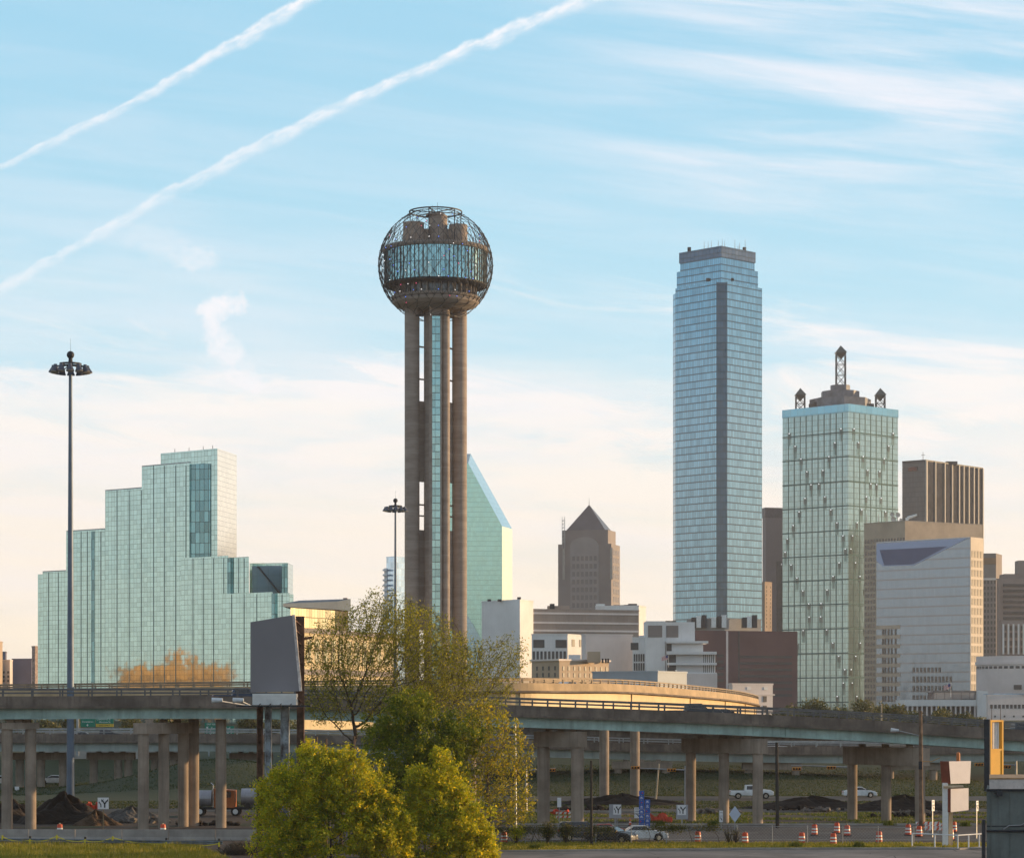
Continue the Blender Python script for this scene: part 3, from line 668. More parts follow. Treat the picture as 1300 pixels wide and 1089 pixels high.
# ---------------------------------------------------------------- stepped mirror glass hotel
def hotel():
    def Yh(px): return 874-(px-47)*.235
    def W2(px, off=0):
        Y = Yh(px); dr = Vector(((px-CX)/F, 1.0)); return dr*((t0+nn*off).dot(nn)/dr.dot(nn))
    t0 = Vector((X(47, Yh(47)), Yh(47))); t1 = Vector((X(367, Yh(367)), Yh(367))); tt = (t1-t0).normalized(); nn = Vector((tt.y, -tt.x))
    if nn.y > 0: nn = -nn
    T_ = thing('glass_hotel', 'stepped mirrored glass hotel with green blue tint, tallest at its right shoulder', 'building', (t0.x+30, t0.y, 0))
    gm = pane_glass('mirror_glass_green', (.40, .59, .595), 1.55, 1.62, .92, .045, jit=.09, wav=.0045, line=.07, lineh=.075, linec=(.17, .25, .245), tilt=.005)
    gdk = pane_glass('mirror_glass_dark', (.16, .32, .36), 1.55, 3.45, .85, .06, jit=.3, line=.09, lineh=.04, linec=(.02, .03, .035), tilt=.01)
    gnav = pane_glass('mirror_glass_navy', (.13, .20, .30), 4, 4, .6, .2, jit=.02, line=.015, tilt=.002)
    thick = 21
    def block(pa, pb, ytop, off=0, th=None, mat=gm, name='glass_wing', yref=None):
        a = W2(pa, off); b = W2(pb, off); z = Z(ytop, (Yh(pa)+Yh(pb))/2 if yref is None else yref); th_ = th or thick+off
        part(name, MB().prism([a, b, b*(1+th_/b.length), a-nn*th_], -.5, z), mat, T_)
        return a, b, z
    block(48, 56, 727+1, -2.5, yref=Yh(52)); B = [(54, 84.5, 725.5, 0), (84, 133.8, 674.0, 1.2), (133.5, 181, 623, 2.4), (180, 240.5, 592.5, 3.6)]
    for pa, pb, y, off in B: block(pa, pb, y, off)
    # top slab behind, its chamfered end tinted pale to carry the bright reflection
    a = W2(204, 0); b = W2(276, 0); z = Z(572.5, Yh(245)); 
    part('glass_wing', MB().prism([a, b, b*(1+19/b.length), a-nn*19], -.5, z), gm, T_)
    e1 = b-nn*.0; e2 = Vector((X(300.5, Yh(276)+20), Yh(276)+20))
    part('end_bay', MB().prism([e1+tt*.02, e2, b*(1+18.9/b.length)+tt*.02], -.5, z), pane_glass('mirror_glass_end_lit', (.93, .92, .84), 1.55, 1.62, .9, .10, jit=.04, wav=.002, line=.06, linec=(.4, .4, .36), tilt=.003), T_)
    # dark recess beside the shoulder
    part('recess_glass', MB().prism([W2(240.6, 3.0), W2(267, .25), W2(267, -2), W2(240.6, -2)], Z(710, Yh(255)), Z(590.5, Yh(250))), gdk, T_)
    # dark vertical seams
    for pa, off, yt in ((117.5, 1.35, 674), (290.5, 6.2, 709), (347, 7.4, 754)):
        c = W2(pa, off); z = Z(yt, Yh(pa))-.3
        part('dark_seam', MB().prism([c-tt*.75, c+tt*.75, c+tt*.75-nn*1, c-tt*.75-nn*1], -.5, z), gdk, T_)
    rb = MB()
    def yt_(px): return 725.5 if px < 84 else 674 if px < 133.5 else 623 if px < 181 else 592.5
    for px, off in ((61.5, .0), (74, 0), (103, 1.2), (111, 1.2), (128, 1.2), (148.5, 2.4), (164, 2.4), (179.5, 2.4), (195, 3.6), (209, 3.6), (223, 3.6), (236, 3.6)):
        c = W2(px, off); yy = yt_(px); z = Z(yy, Yh(px)); rb.prism([c-tt*.075, c+tt*.075, c+tt*.075+nn*.12, c-tt*.075+nn*.12][::-1], 0, z-.3)
    for px, off, yy in ((245, 6.0, 709), (258, 6.0, 709), (271, 6, 709), (284, 6, 709), (303, 5.4, 709), (310, 5.4, 709), (294, 7.2, 754.5), (310, 7.2, 754.5), (326, 7.2, 754.5), (358, 6.8, 754.5)):
        c = W2(px, off); rb.prism([c-tt*.075, c+tt*.075, c+tt*.075+nn*.12, c-tt*.075+nn*.12][::-1], 0, Z(yy, Yh(px))-.4)
    part('facade_ribs', rb, surf('dark_green_rib', (.14, .21, .21), .4, .1, .5, metal=.4), T_)
    block(230, 290, 709, 6.0); block(291, 316, 709, 5.4, th=9); block(281, 346, 754.5, 7.2, th=9); block(347.5, 367.5, 754.5, 6.8, th=9)
    # low rear block with the navy panel and its diagonal
    Yr = 842; 
    part('rear_block', MB().prism([(X(317, Yr), Yr), (X(365.5, Yr-3), Yr-3), (X(372, Yr+12), Yr+12), (X(325, Yr+20), Yr+20)], -.5, Z(714.8, Yr)), gm, T_)
    part('navy_panel', MB().prism([(X(320, Yr)-.0, Yr-.4), (X(357.5, Yr-3), Yr-2.9), (X(357.5, Yr-3), Yr-2.0), (X(320, Yr), Yr+.4)], Z(756, Yr), Z(718.5, Yr)), gnav, T_)
    d0 = P(327, 719, Yr-1.5); d1 = P(355, 753, Yr-3.1)
    part('diagonal_brace', MB().bar(d0, d1, .5, .4), dsteel, T_)
    part('dark_seam', MB().box(X(358, Yr-3), X(360.5, Yr-3), Yr-3.3, Yr-2, 20, Z(716.5, Yr)), gdk, T_)
    part('dark_seam', MB().box(X(361.8, Yr-3), X(365, Yr-3), Yr-3.4, Yr-2, 20, Z(716, Yr)), gdk, T_)
    # parapet caps and rooftop bits
    cp = MB()
    for pa, pb, y, off in B: a = W2(pa, off+.05); b = W2(pb, off+.05); z = Z(y, (Yh(pa)+Yh(pb))/2); cp.prism([a, b, b-nn*.6, a-nn*.6], z, z+.35)
    part('parapet_cap', cp, steel, T_)
    for px in (222, 240, 258, 270): c = W2(px, -3); z0 = Z(572.5, Yh(245)); part('antenna', MB().tube((c.x, c.y, z0), (c.x, c.y, z0+1.6), .12, .08, 6), dsteel, T_)
hotel()
# brick station the hotel mirrors, off to the left of the picture
def brick():
    q = [Vector((-600, 748)), Vector((-600, 812)), Vector((-640, 812)), Vector((-640, 748))]
    T_ = building('brick_building', 'long orange brick station building mirrored in the hotel glass', q)
    bm_ = surf('orange_brick', (.74, .30, .09), .85, .2, .5, fine=.15)
    part('wall', MB().prism(q, 0, 33), bm_, T_); part('roof', MB().prism(inset(q, -1), 33, 34), conc_l, T_); part('clock_tower', MB().box(-628, -608, 770, 784, 34, 41), bm_, T_)
    d = q[1]-q[0]; its = []
    for i in range(14):
        for z in (12, 19, 26): c = q[0]+d*((i+.5)/14)+Vector((.05, 0)); its.append((c.x, c.y, z, math.atan2(d.y, d.x), 2, 4))
    put_windows(T_, its, dark_glass)
brick()
# ---------------------------------------------------------------- tall blue glass tower
def blue_tower():
    Y = 1475
    A = Vector((X(857.5, Y+27), Y+27)); NL = Vector((X(909.5, Y+2), Y+2)); NI = Vector((X(916.5, Y+9), Y+9)); NR = Vector((X(923.2, Y+2), Y+2)); Bp = Vector((X(967.5, Y+26), Y+26))
    back = A+Bp-Vector((X(916, Y), Y-4))
    T_ = thing('glass_skyscraper', 'tallest tower, blue mirror glass with dark notched corner and setback top', 'skyscraper', (NI.x, Y+28, 0))
    g_ = pane_glass('mirror_glass_blue', (.22, .375, .475), 1.52, 4.25, .90, .07, jit=.14, wav=.002, line=.14, lineh=.17, linec=(.09, .13, .16), tilt=.006)
    gd_ = pane_glass('notch_glass', (.06, .10, .14), 1.52, 4.25, .85, .12, jit=.2, line=.12, lineh=.12, linec=(.03, .05, .06), tilt=.006)
    zt = Z(356.8, Y)
    part('glass_shaft', MB().prism([A, NL, NI+Vector((0, .5)), NR, Bp, back], -.5, zt), g_, T_)
    part('corner_notch', MB().prism([NL+Vector((.05, -.15)), NR+Vector((-.05, -.15)), NI+Vector((0, .4))], -.5, zt-.5), gd_, T_)
    A2 = Vector((X(854.3, Y+34), Y+34)); part('side_bay', MB().prism([A2, A+Vector((.2, .6)), back, back+Vector((-5, 8))], -.5, Z(374.5, Y+34)), g_, T_)
    q = [Vector((X(915.6, Y+7), Y+7)), Vector((X(958, Y+28), Y+28)), Vector((X(912, Y+50), Y+50)), Vector((X(863.4, Y+30), Y+30))]
    z2 = Z(326, Y+7); part('upper_shaft', MB().prism(q, zt-1, z2), g_, T_)
    q2 = inset(q, -2.0)
    part('side_bay', MB().prism(q2, zt-1, Z(337, Y+7)), g_, T_)
    part('roof_band', MB().prism(inset(q, -.6), z2, Z(311.5, Y+5)), pane_glass('roof_band_dark', (.10, .135, .19), 3.0, 3.0, .85, .15, jit=.1, line=.1), T_)
    zr = Z(311.5, Y+5)
    rr = random.Random(5)
    for px in (899, 903, 912, 917, 920, 933, 937, 939, 946, 894):
        part('antenna', MB().tube((X(px, Y+20), Y+20, zr), (X(px, Y+20), Y+20, zr+rr.uniform(2.5, 6.5)), .22, .08, 6), steel, T_)
    for px in (875, 945): part('roof_unit', MB().box(X(px, Y+24)-1, X(px, Y+24)+1, Y+23, Y+25, zr, zr+2.2), dsteel, T_)
    for px, f in ((898.5, -1), (929.5, 1)): part('vent', MB().box(X(px, Y+12)-.9, X(px, Y+12)+.9, Y+11, Y+18, Z(352.5, Y), Z(349, Y)), dsteel, T_)
    # machine floor lines
    lb = MB(); bands(lb, q, [Z(345, Y), Z(337, Y)], .12, .8); part('floor_band', lb, dsteel, T_)
blue_tower()
# ---------------------------------------------------------------- tower with light dots in crossing diagonals
def cross_tower():
    Y = 1807; q = quad(993.5, 1077, 1140, Y, 40, 38)
    T_ = building('glass_tower', 'pale green glass tower with white dots in crossing diagonals and spires on its roof', q, cat='skyscraper')
    g_ = pane_glass('mirror_glass_sea', (.30, .43, .445), 1.55, 3.85, .88, .10, jit=.12, wav=.002, line=.14, lineh=.12, linec=(.14, .21, .20), tilt=.004)
    zt = Z(513.5, Y); part('glass_shaft', MB().prism(q, -.5, zt), g_, T_)
    blu = pane_glass('parapet_glass', (.20, .42, .52), 6, 8, .8, .1, jit=.06, line=.02)
    part('roof_band', MB().prism(inset(q, -.35), zt-5.2, zt+.6), blu, T_)
    dk = pane_glass('bay_glass', (.155, .25, .25), 1.55, 3.85, .8, .12, jit=.15, line=.12, linec=(.08, .11, .11))
    rib = surf('green_rib', (.10, .17, .165), .9, .1, .3, spec=.1)
    N, Rr, Bk, L = q
    lamps = []; panels = []
    for A, B, ncol in ((L, N, 11), (N, Rr, 9)):
        d = B-A; w = d.length; d = d.normalized(); n = Vector((d.y, -d.x)); rz = math.atan2(d.y, d.x)
        rb = MB()
        for i in range(1, ncol):
            c = A+d*(w*i/ncol)+n*.12; rb.prism([c-d*.36, c+d*.36, c+d*.36-n*.3, c-d*.36-n*.3], 0, zt-5.3)
        zs = [zt-20-i*17.6 for i in range(12)]
        for z in zs:
            a_ = A+n*.2; b_ = B+n*.2; rb.prism([a_, b_, b_-n*.3, a_-n*.3], z, z+.9)
        part('facade_ribs', rb, rib, T_)
        per = 186.0
        for i in range(22):
            z = zt-8-i*9.6
            ph = ((zt-z-8)/per*2) % 1.0*2; off = abs(1-ph)     # 1 at the edge, 0 where the diagonals cross
            for sgn in (-1, 1):
                c = A+d*(w*.5+sgn*(off*.44+.045)*w)
                if not 2.2 < (c-A).dot(d) < w-2.2: continue
                panels.append((c.x+n.x*.0, c.y+n.y*.0, z-3.6, rz, 3.0, 9.3)); lamps.append((c.x+n.x*.35, c.y+n.y*.35, z+.6, rz, 1, 1))
    many('dark_pane', T_, panels, WIN, dk)
    many('lamp', T_, lamps, _ball(.36, 1), emit('lamp_pearl', (1, 1, 1), .95))
    # crown
    c = sum(q, Vector((0, 0)))/4; 
    def drum(px0, px1, ya, n=8, name='roof_tier'):
        Yc = c.y; r = (X(px1, Yc)-X(px0, Yc))/2; xc = c.x
        part(name, MB().tube((xc, Yc, zt-1), (xc, Yc, Z(ya, Yc)), r, n=n), surf('crown_grey', (.16, .165, .19), .6, .2, .15, grime=.3), T_)
    drum(1028, 1106, 507.5, 8); drum(1043, 1092, 497.5, 10); drum(1055, 1080, 489.5, 12)
    def spire(x, y, z0, z1, w, name='spire'):
        mb = MB(); hz = w*.62
        ztop = z1-hz*1.6
        cs = [(x-w/2, y-w/2), (x+w/2, y-w/2), (x+w/2, y+w/2), (x-w/2, y+w/2)]
        for i in range(4):
            a_, b_ = cs[i], cs[(i+1) % 4]; mb.bar((*a_, z0), (*a_, ztop), .55, .55); k_ = max(2, int((ztop-z0)/w/1.0)); 
            for j in range(k_):
                u0 = z0+(ztop-z0)*j/k_; u1 = z0+(ztop-z0)*(j+1)/k_
                mb.bar((*a_, u0), (*b_, u1), .4, .4); mb.bar((*b_, u0), (*a_, u1), .4, .4); mb.bar((*a_, u1), (*b_, u1), .4, .4)
        o = part(name, mb, dsteel, T_)
        o2 = MB(); ap = [(x, y, z1), (x, y, ztop-hz*.9)]; mid = [(px_, py_, ztop+hz*.3) for px_, py_ in [(x-w*.62, y-w*.62), (x+w*.62, y-w*.62), (x+w*.62, y+w*.62), (x-w*.62, y+w*.62)]]
        for i in range(4): o2.face([mid[i], mid[(i+1) % 4], ap[0]]); o2.face([mid[(i+1) % 4], mid[i], ap[1]])
        part('diamond_cap', o2, surf('cap_dark_glass', (.07, .09, .09), .3, .1, 1), T_, sub=o)
    spire(c.x+X(1067.3, c.y)-c.x, c.y, Z(489.5, c.y), Z(438.5, c.y), 6.6)
    for px, qq in ((1016, L), (1117.5, Rr)):
        yy = c.y+(qq.y-c.y)*.8; spire(X(px, yy), yy, zt, Z(492.5, yy), 6.4)
    rf = MB()
    for i in range(26):
        a_ = rnd.uniform(1026, 1110); yy = c.y-4+rnd.uniform(-4, 4); rf.box(X(a_, yy)-.6, X(a_, yy)+.6, yy-.6, yy+.6, zt, zt+rnd.uniform(3, 8))
    for k_, px in enumerate((1030, 1036, 1048, 1098, 1106)): part('roof_unit', MB().box(X(px, c.y-8)-1.8, X(px, c.y-8)+1.8, c.y-10, c.y-7, zt, zt+rnd.uniform(4, 7)), dsteel, T_)
cross_tower()
# ---------------------------------------------------------------- green prism tower
def prism_tower():
    Y = 2070
    T_ = thing('prism_tower', 'green glass prism tower with a steep slanted top behind the observation tower', 'skyscraper', (X(620, Y), Y+15, 0))
    g_ = pane_glass('prism_glass_green', (.36, .62, .56), 1.6, 4.0, .8, .16, jit=.05, line=.05, lineh=.10, linec=(.22, .42, .38), tilt=.002)
    gs_ = pane_glass('prism_glass_slope', (.62, .80, .80), 1.6, 4.0, .85, .12, jit=.03, line=.04, linec=(.4, .52, .52), tilt=.002)
    f = lambda px, py, d=0: P(px, py, Y+d)
    z0 = -.5
    a, b, c = f(566, 588), f(594.5, 588), f(637.5, 668)
    A0, C0 = Vector((a.x, a.y, z0)), Vector((c.x, c.y, z0))
    ap = f(597.5, 576, 22); e = f(650.3, 671.5, 24); E0 = Vector((e.x, e.y, z0)); apl = f(566, 576, 22); L0 = Vector((apl.x, apl.y, z0))
    part('glass_face', MB().face([A0, C0, c, b, a]), g_, T_)
    part('slanted_roof', MB().face([b, c, e, ap]).face([a, b, ap, apl]), gs_, T_)
    part('end_wall', MB().face([C0, E0, e, c]), pane_glass('prism_glass_end_lit', (.75, .78, .66), 1.6, 4, .5, .3, jit=.02, line=.04, linec=(.6, .6, .5)), T_)  # cream reflection put into the tint of this end face
    part('back_wall', MB().face([E0, L0, apl, ap, e]).face([L0, A0, a, apl]), g_, T_)
    part('foot_wedge', MB().face([f(593, 780, -30), f(611, 811, -30), f(611, 900, -30), f(593, 900, -30)]).face([f(611, 811, -30), f(611, 900, -30), f(611, 900, 0), f(600, 790, 0)]), pane_glass('wedge_glass', (.25, .42, .5), 2, 4, .8, .1, line=.03), T_)
prism_tower()
# ---------------------------------------------------------------- granite tower with a pyramid roof
def pyramid_tower():
    Y = 2450; q = quad(708.5, 776, 787, Y, 12, 34)
    T_ = building('granite_tower', 'grey brown granite tower with a dark pyramid roof', q, cat='skyscraper')
    st = surf('granite_brown', (.19, .155, .15), .6, .10, .05); z1 = Z(690, Y); z2 = Z(672, Y)
    part('wall', MB().prism(q, -.5, z1), st, T_); qi = inset(q, 4.5); part('upper_wall', MB().prism(qi, z1, z2), st, T_)
    qb = inset(q, 7.5); c = sum(qb, Vector((0, 0)))/4; ap = (c.x, c.y, Z(640.5, c.y)); mb = MB()
    for i in range(4): mb.face([(*qb[i], z2-1), (*qb[(i+1) % 4], z2-1), ap])
    part('pyramid_roof', mb, surf('slate_metal', (.10, .095, .11), .35, .1, .1, metal=.3), T_)
    N, Rr, Bk, L = q; d = (N-L).normalized(); n = Vector((d.y, -d.x)); w = (N-L).length
    # arched bay on the front, corner strips, window lines
    bay = MB(); cc = L+d*w*.5; pts = []
    r = w*.27
    prof = [(-r, z1-2)]+[(-r*math.cos(a), z1-2+r*.62*math.sin(a)) for a in lin_(0.1, math.pi-.1, 12)]+[(r, z1-2)]
    fr = [Vector((cc.x+d.x*u_+n.x*.8, cc.y+d.y*u_+n.y*.8, z_)) for u_, z_ in prof]; bk = [Vector((cc.x+d.x*u_-n.x*6, cc.y+d.y*u_-n.y*6, z_)) for u_, z_ in prof]
    bay.face(fr[::-1]); 
    for i in range(len(fr)-1): bay.face([fr[i], fr[i+1], bk[i+1], bk[i]])
    part('arched_gable', bay, surf('granite_grey', (.24, .21, .21), .5, .08, .1), T_)
    part('center_bay', MB().prism([cc-d*r-n*1, cc+d*r-n*1, cc+d*r+n*.8, cc-d*r+n*.8][::-1], 0, z1-2), surf('granite_grey', (.24, .21, .21), .5), T_)
    its = []
    for i in range(14):
        for j in range(6):
            pp = cc+d*((j-2.5)*r*.3)+n*.85; its.append((pp.x, pp.y, z1-14-i*7.6, math.atan2(d.y, d.x), r*.2, 4.6))
    put_windows(T_, its, surf('granite_window', (.10, .09, .10), .2, .1, .2))
    d2 = (Rr-N).normalized(); n2 = Vector((d2.y, -d2.x)); w2 = (Rr-N).length; its = []
    for i in range(15):
        for u_ in (.3, .55, .8): pp = N+d2*w2*u_+n2*.05; its.append((pp.x, pp.y, z1-8-i*7.6, math.atan2(d2.y, d2.x), w2*.12, 5))
    many('side_window', T_, its, WIN, warm_glass)
    mast = MB(); mx_ = X(715.5, Y); w_ = 2.6
    for sx_ in (-1, 1): mast.bar((mx_+sx_*w_/2, Y+8, z1-4), (mx_+sx_*w_/2, Y+8, Z(655, Y)), .5, .5)
    for i in range(7): z = z1+2+i*3.4; mast.bar((mx_-w_/2, Y+8, z), (mx_+w_/2, Y+8, z+2), .4, .4); mast.bar((mx_-w_/2, Y+8, z), (mx_+w_/2, Y+8, z), .4, .4)
    part('lattice_mast', mast, steel, T_)
    for px in (716, 776): part('corner_strip', MB().box(X(px, Y)-1.2, X(px, Y)+1.2, Y-2 if px > 760 else Y+9.5, Y+2 if px > 760 else Y+13, Z(735, Y), z1-4), conc_l, T_)
    part('finial', MB().tube(ap, (ap[0], ap[1], ap[2]+7), .4, .1, 6), steel, T_)
pyramid_tower()
# ---------------------------------------------------------------- dark finned tower
def finned_tower():
    Y = 1950; q = quad(1145.5, 1175.3, 1248, Y, 13, 66)
    T_ = building('finned_tower', 'dark bronze glass tower with tall white fins behind the tan office block', q, cat='skyscraper')
    zt = Z(585.3, Y); g_ = surf('bronze_glass_matt', (.04, .045, .058), .9, .2, .2, spec=.1)
    part('glass_shaft', MB().prism(q, -.5, zt), g_, T_)
    gd_ = pane_glass('bronze_glass_dark', (.075, .08, .09), 1.5, 3.8, .5, .25, jit=.2, line=.06, lineh=.12, linec=(.03, .03, .03))
    N, Rr, Bk, L = q; d = (Rr-N).normalized(); n = Vector((d.y, -d.x)); w = (Rr-N).length
    nl = (N-L).normalized(); nln = Vector((nl.y, -nl.x)); part('dark_end', MB().prism([L+nln*.1, N+nln*.1, N+nln*.1-nln*.4, L+nln*.1-nln*.4], -.5, zt-.2), gd_, T_)
    fin = surf('fin_white', (.30, .29, .29), .6, .06, .1)
    its = [(N.x+d.x*w*f_+n.x*.6, N.y+d.y*w*f_+n.y*.6, 0, math.atan2(d.y, d.x), 1.5 if f_ < .02 else 1, 1) for f_ in (.0, .15, .31, .44, .56, .64, .73, .82, .90, .985)]
    many('fin', T_, its, MB().box(-.55, .55, -.6, .6, 0, zt+.3), fin)
    part('roof_band', MB().prism(inset(q, -.2), zt, zt+1.2), dsteel, T_)
    cx_ = X(1174.5, Y); part('antenna', MB().tube((cx_, Y+10, zt), (cx_, Y+10, Z(572, Y)), .35, .2, 6).bar((cx_-1.4, Y+10, Z(576, Y)), (cx_+1.4, Y+10, Z(576, Y)), .4, .4), steel, T_)
    part('roof_unit', MB().box(X(1201, Y+30), X(1215, Y+30), Y+28, Y+34, zt, zt+2.6), dsteel, T_)
    c = L+(N-L)*.45+nln*.5; part('roof_sign', MB().bar((c.x-nl.x*4, c.y-nl.y*4, zt-5.5), (c.x+nl.x*4, c.y+nl.y*4, zt-5.5), .3, 3), surf('sign_dull_red', (.16, .055, .05), .6, .3, .6), T_)
finned_tower()
# ---------------------------------------------------------------- tan office block
def tan_block():
    Y = 1600; q = quad(1097, 1149, 1247.5, Y, 25, 34)
    T_ = building('office_block', 'tan stone office block with small square windows and dishes on its roof', q)
    st = surf('tan_stone', (.40, .33, .265), .8, .10, .08, streak=.1); zt = Z(661.5, Y); N, Rr, Bk, L = q
    part('wall', MB().prism(q, -.5, zt), st, T_)
    d = (N-L).normalized(); n = Vector((d.y, -d.x)); w = (N-L).length; rz = math.atan2(d.y, d.x); its = []
    rows = [Z(686+i*7.7, Y+12) for i in range(27)]
    for i in range(14):
        for r_, z in enumerate(rows):
            if i > 4 and r_ > 0: continue
            c = L+d*(w*(i+.55)/14)+n*.02; its.append((c.x, c.y, z, rz, 1.55, 2.3))
    put_windows(T_, its, dark_glass, limit=100)
    d2 = (Rr-N).normalized(); n2 = Vector((d2.y, -d2.x))
    zc = zt
    def dish(px, py, r, Yd):
        o = MB(); c = P(px, py, Yd); 
        o.lathe([(.05, 0), (r*.6, .25*r), (r, .6*r)], 16, (0, 0, 0)); ang = 1.4
        o.v = [(x, z*math.cos(ang)*-1-0-(-y)*0+ (-z)*0+(-z)*0 + (-z)*0 if False else -z*.98+y*.17, y*.98+z*.17) for x, y, z in o.v]
        o.v = [(x+c.x, y+c.y, z+c.z) for x, y, z in o.v]; o.tube((c.x, c.y+.3, zc), (c.x, c.y+.3, c.z), .25, .2, 6)
        part('dish', o, surf('dish_white', (.55, .50, .46), .5, .1, .5), T_)
    for px, py, r in ((1132.5, 653.5, 1.5), (1139.5, 654, 1.6), (1134, 659.5, 1.7), (1143.5, 660, 1.0)): dish(px, py, r, Y+14)
    part('roof_pipe', MB().tube(P(1152, 657.5, Y+14), P(1164, 653.5, Y+14), 1.0, .7, 10).box(X(1150, Y+14), X(1153, Y+14), Y+13, Y+16, zc, zc+3.3), white, T_)
    for px in (1100, 1115, 1126): part('antenna', MB().tube((X(px, Y+20), Y+20, zc), (X(px, Y+20), Y+20, Z(652, Y+20)), .3, .15, 6), steel, T_)
    part('parapet_cap', MB().prism(inset(q, -.3), zt, zt+.5), conc_l, T_)
tan_block()
# ---------------------------------------------------------------- slanted blue grey tower
def slant_tower():
    Y = 1350; q = quad(1112.5, 1232, 1248, Y, 42, 10.5)
    T_ = building('slant_face_tower', 'blue grey glass office tower with a sloping navy notch in its top', q, cat='skyscraper')
    zt = Z(681.5, Y); N, Rr, Bk, L = q
    g_ = pane_glass('grey_blue_glass', (.23, .30, .37), 1.25, 5.1, .72, .16, jit=.05, line=.05, lineh=.16, linec=(.20, .22, .25), tilt=.003)
    part('glass_shaft', MB().prism(q, -.5, zt), g_, T_)
    d = (N-L).normalized(); n = Vector((d.y, -d.x)); w = (N-L).length; rz = math.atan2(d.y, d.x)
    ge = surf('sunlit_end', (.58, .50, .42), .7, .05, .1)  # cream of the low sun put into the end face's colour
    d2 = (Rr-N).normalized(); n2 = Vector((d2.y, -d2.x)); w2 = (Rr-N).length
    part('end_wall', MB().prism([N+n2*.15, Rr+n2*.15, Rr-n2*.2, N-n2*.2], -.5, zt), ge, T_)
    its = []
    for i in range(17):
        for k_ in range(4): c = N+d2*w2*(.16+.23*k_)+n2*.2; its.append((c.x, c.y, zt-9-i*5.1, math.atan2(d2.y, d2.x), w2*.15, 3.6))
    many('end_window', T_, its, WIN, surf('sunlit_end_pane', (.42, .36, .28), .7, .1, .2), limit=68)  # end panes carry the same sunlit cream in their colour
    # sloping glass crown: smooth light panel with the navy notch, both slightly proud
    def fp(px, py, o=0.0):
        # point of the front face plane under the photo's pixel
        dr = Vector(((px-CX)/F, 1.0)); k_ = (L-Vector((0, 0))).dot(n)/dr.dot(n); yy = k_; p2 = dr*yy; return Vector((p2.x+n.x*o, p2.y+n.y*o, Z(py, yy)))
    def slab(name, pts, mat, o=.25):
        f_ = [fp(a, b, o) for a, b in pts]; bk = [fp(a, b, o-.2) for a, b in pts]; mb = MB(); mb.face(f_)
        for i in range(len(f_)): j = (i+1) % len(f_); mb.face([f_[i], f_[j], bk[j], bk[i]])
        part(name, mb, mat, T_)
    slab('crown_panel', [(1113, 690), (1228, 683.3), (1160, 717.5), (1121, 718.5), (1113, 712)], pane_glass('crown_glass', (.23, .30, .46), 40, 40, .5, .3, jit=.01), .22)
    slab('navy_notch', [(1117, 698), (1203, 693.5), (1160, 716), (1123, 717.5)], surf('navy_panel', (.085, .11, .21), .5, .05, .1), .34)
    # another building's reflection painted lower left as bands and panes; dark windows low centre
    wm = surf('mirrored_pane', (.14, .11, .09), .3, .15, .2); its = []; its2 = []
    for i in range(8):
        py = 802+i*12.1
        for px in (1121, 1124, 1128, 1132, 1137): c = fp(px, py, .2); its.append((c.x, c.y, c.z, rz, .95, 3.3))
    many('window', T_, its, WIN, wm)  # panes of the painted reflection, not windows of this tower
    for r_, py in enumerate((850, 862, 874, 886)):
        for k_ in range(8 if r_ == 0 else 11):
            c = fp(1160+k_*4.7, py, .2); its2.append((c.x, c.y, c.z, rz, 1.25, 3.3 if r_ else 2.6))
    many('dark_window', T_, its2, WIN, dark_glass)
    sb = MB()
    for i in range(8):
        z = fp(1130, 796+i*12.1).z; a_ = L+n*.18; b_ = L+d*(w*.26)+n*.18; sb.prism([a_, b_, b_-n*.3, a_-n*.3], z-1.0, z+1.1)
    part('facade_bands', sb, surf('mirrored_stone', (.50, .40, .31), .8, .08, .2), T_)
slant_tower()

# dark tower off to the right whose image stands in the side of the dotted tower
def dark_far():
    q = [Vector((600, 1815)), Vector((625, 1815)), Vector((625, 1837)), Vector((600, 1837))]
    T_ = building('dark_office_tower', 'dark brown office tower beyond the right edge, mirrored in the dotted green tower', q, cat='skyscraper')
    part('wall', MB().prism(q, 0, 160), surf('dark_brown_glass', (.035, .025, .025), .9, .2, .05, spec=.1), T_)
    bm_ = MB(); bands(bm_, q, [12+i*4 for i in range(36)], .25, .7); part('floor_band', bm_, taupe_d, T_); part('roof_plant', MB().box(606, 619, 1820, 1832, 160, 166), taupe_d, T_)
taupe_d = surf('taupe_dark', (.06, .05, .05), .9)
dark_far()
# ================================================================ lower downtown blocks
def box_building(name, label, pl, pn, pr, ytop, Y, dl, dr, mat, z0=-.5, group=None, cap=True, cat='building'):
    q = quad(pl, pn, pr, Y, dl, dr); T_ = building(name, label, q, group, cat); zt = Z(ytop, Y)
    part('wall', MB().prism(q, z0, zt), mat, T_)
    if cap: part('parapet_cap', MB().prism(inset(q, -.25), zt, zt+.5), mat, T_)
    return T_, q, zt
def wins(T_, A, B, f0, f1, nc, zlist, w, h, mat, name='window'):
    d = (B-A).normalized(); n = Vector((d.y, -d.x)); L_ = (B-A).length; rz = math.atan2(d.y, d.x); its = []
    for f_ in lin_(f0, f1, nc):
        for z in zlist: c = A+d*L_*f_+n*.04; its.append((c.x, c.y, z, rz, w, h))
    many(name, T_, its, WIN, mat)
wst = surf('white_stone', (.74, .735, .74), .8, .07, .06, streak=.12)
wst2 = surf('pinkish_stone', (.70, .63, .61), .8, .07, .06, streak=.1)
brn = surf('brown_panel', (.31, .255, .225), .8, .12, .06, streak=.2)
redb = surf('red_brown_brick', (.15, .085, .085), .85, .08, .06)
taupe = surf('taupe_stone', (.25, .215, .205), .8, .08, .06)
tan2 = surf('tan_brick', (.45, .35, .26), .85, .08, .1)
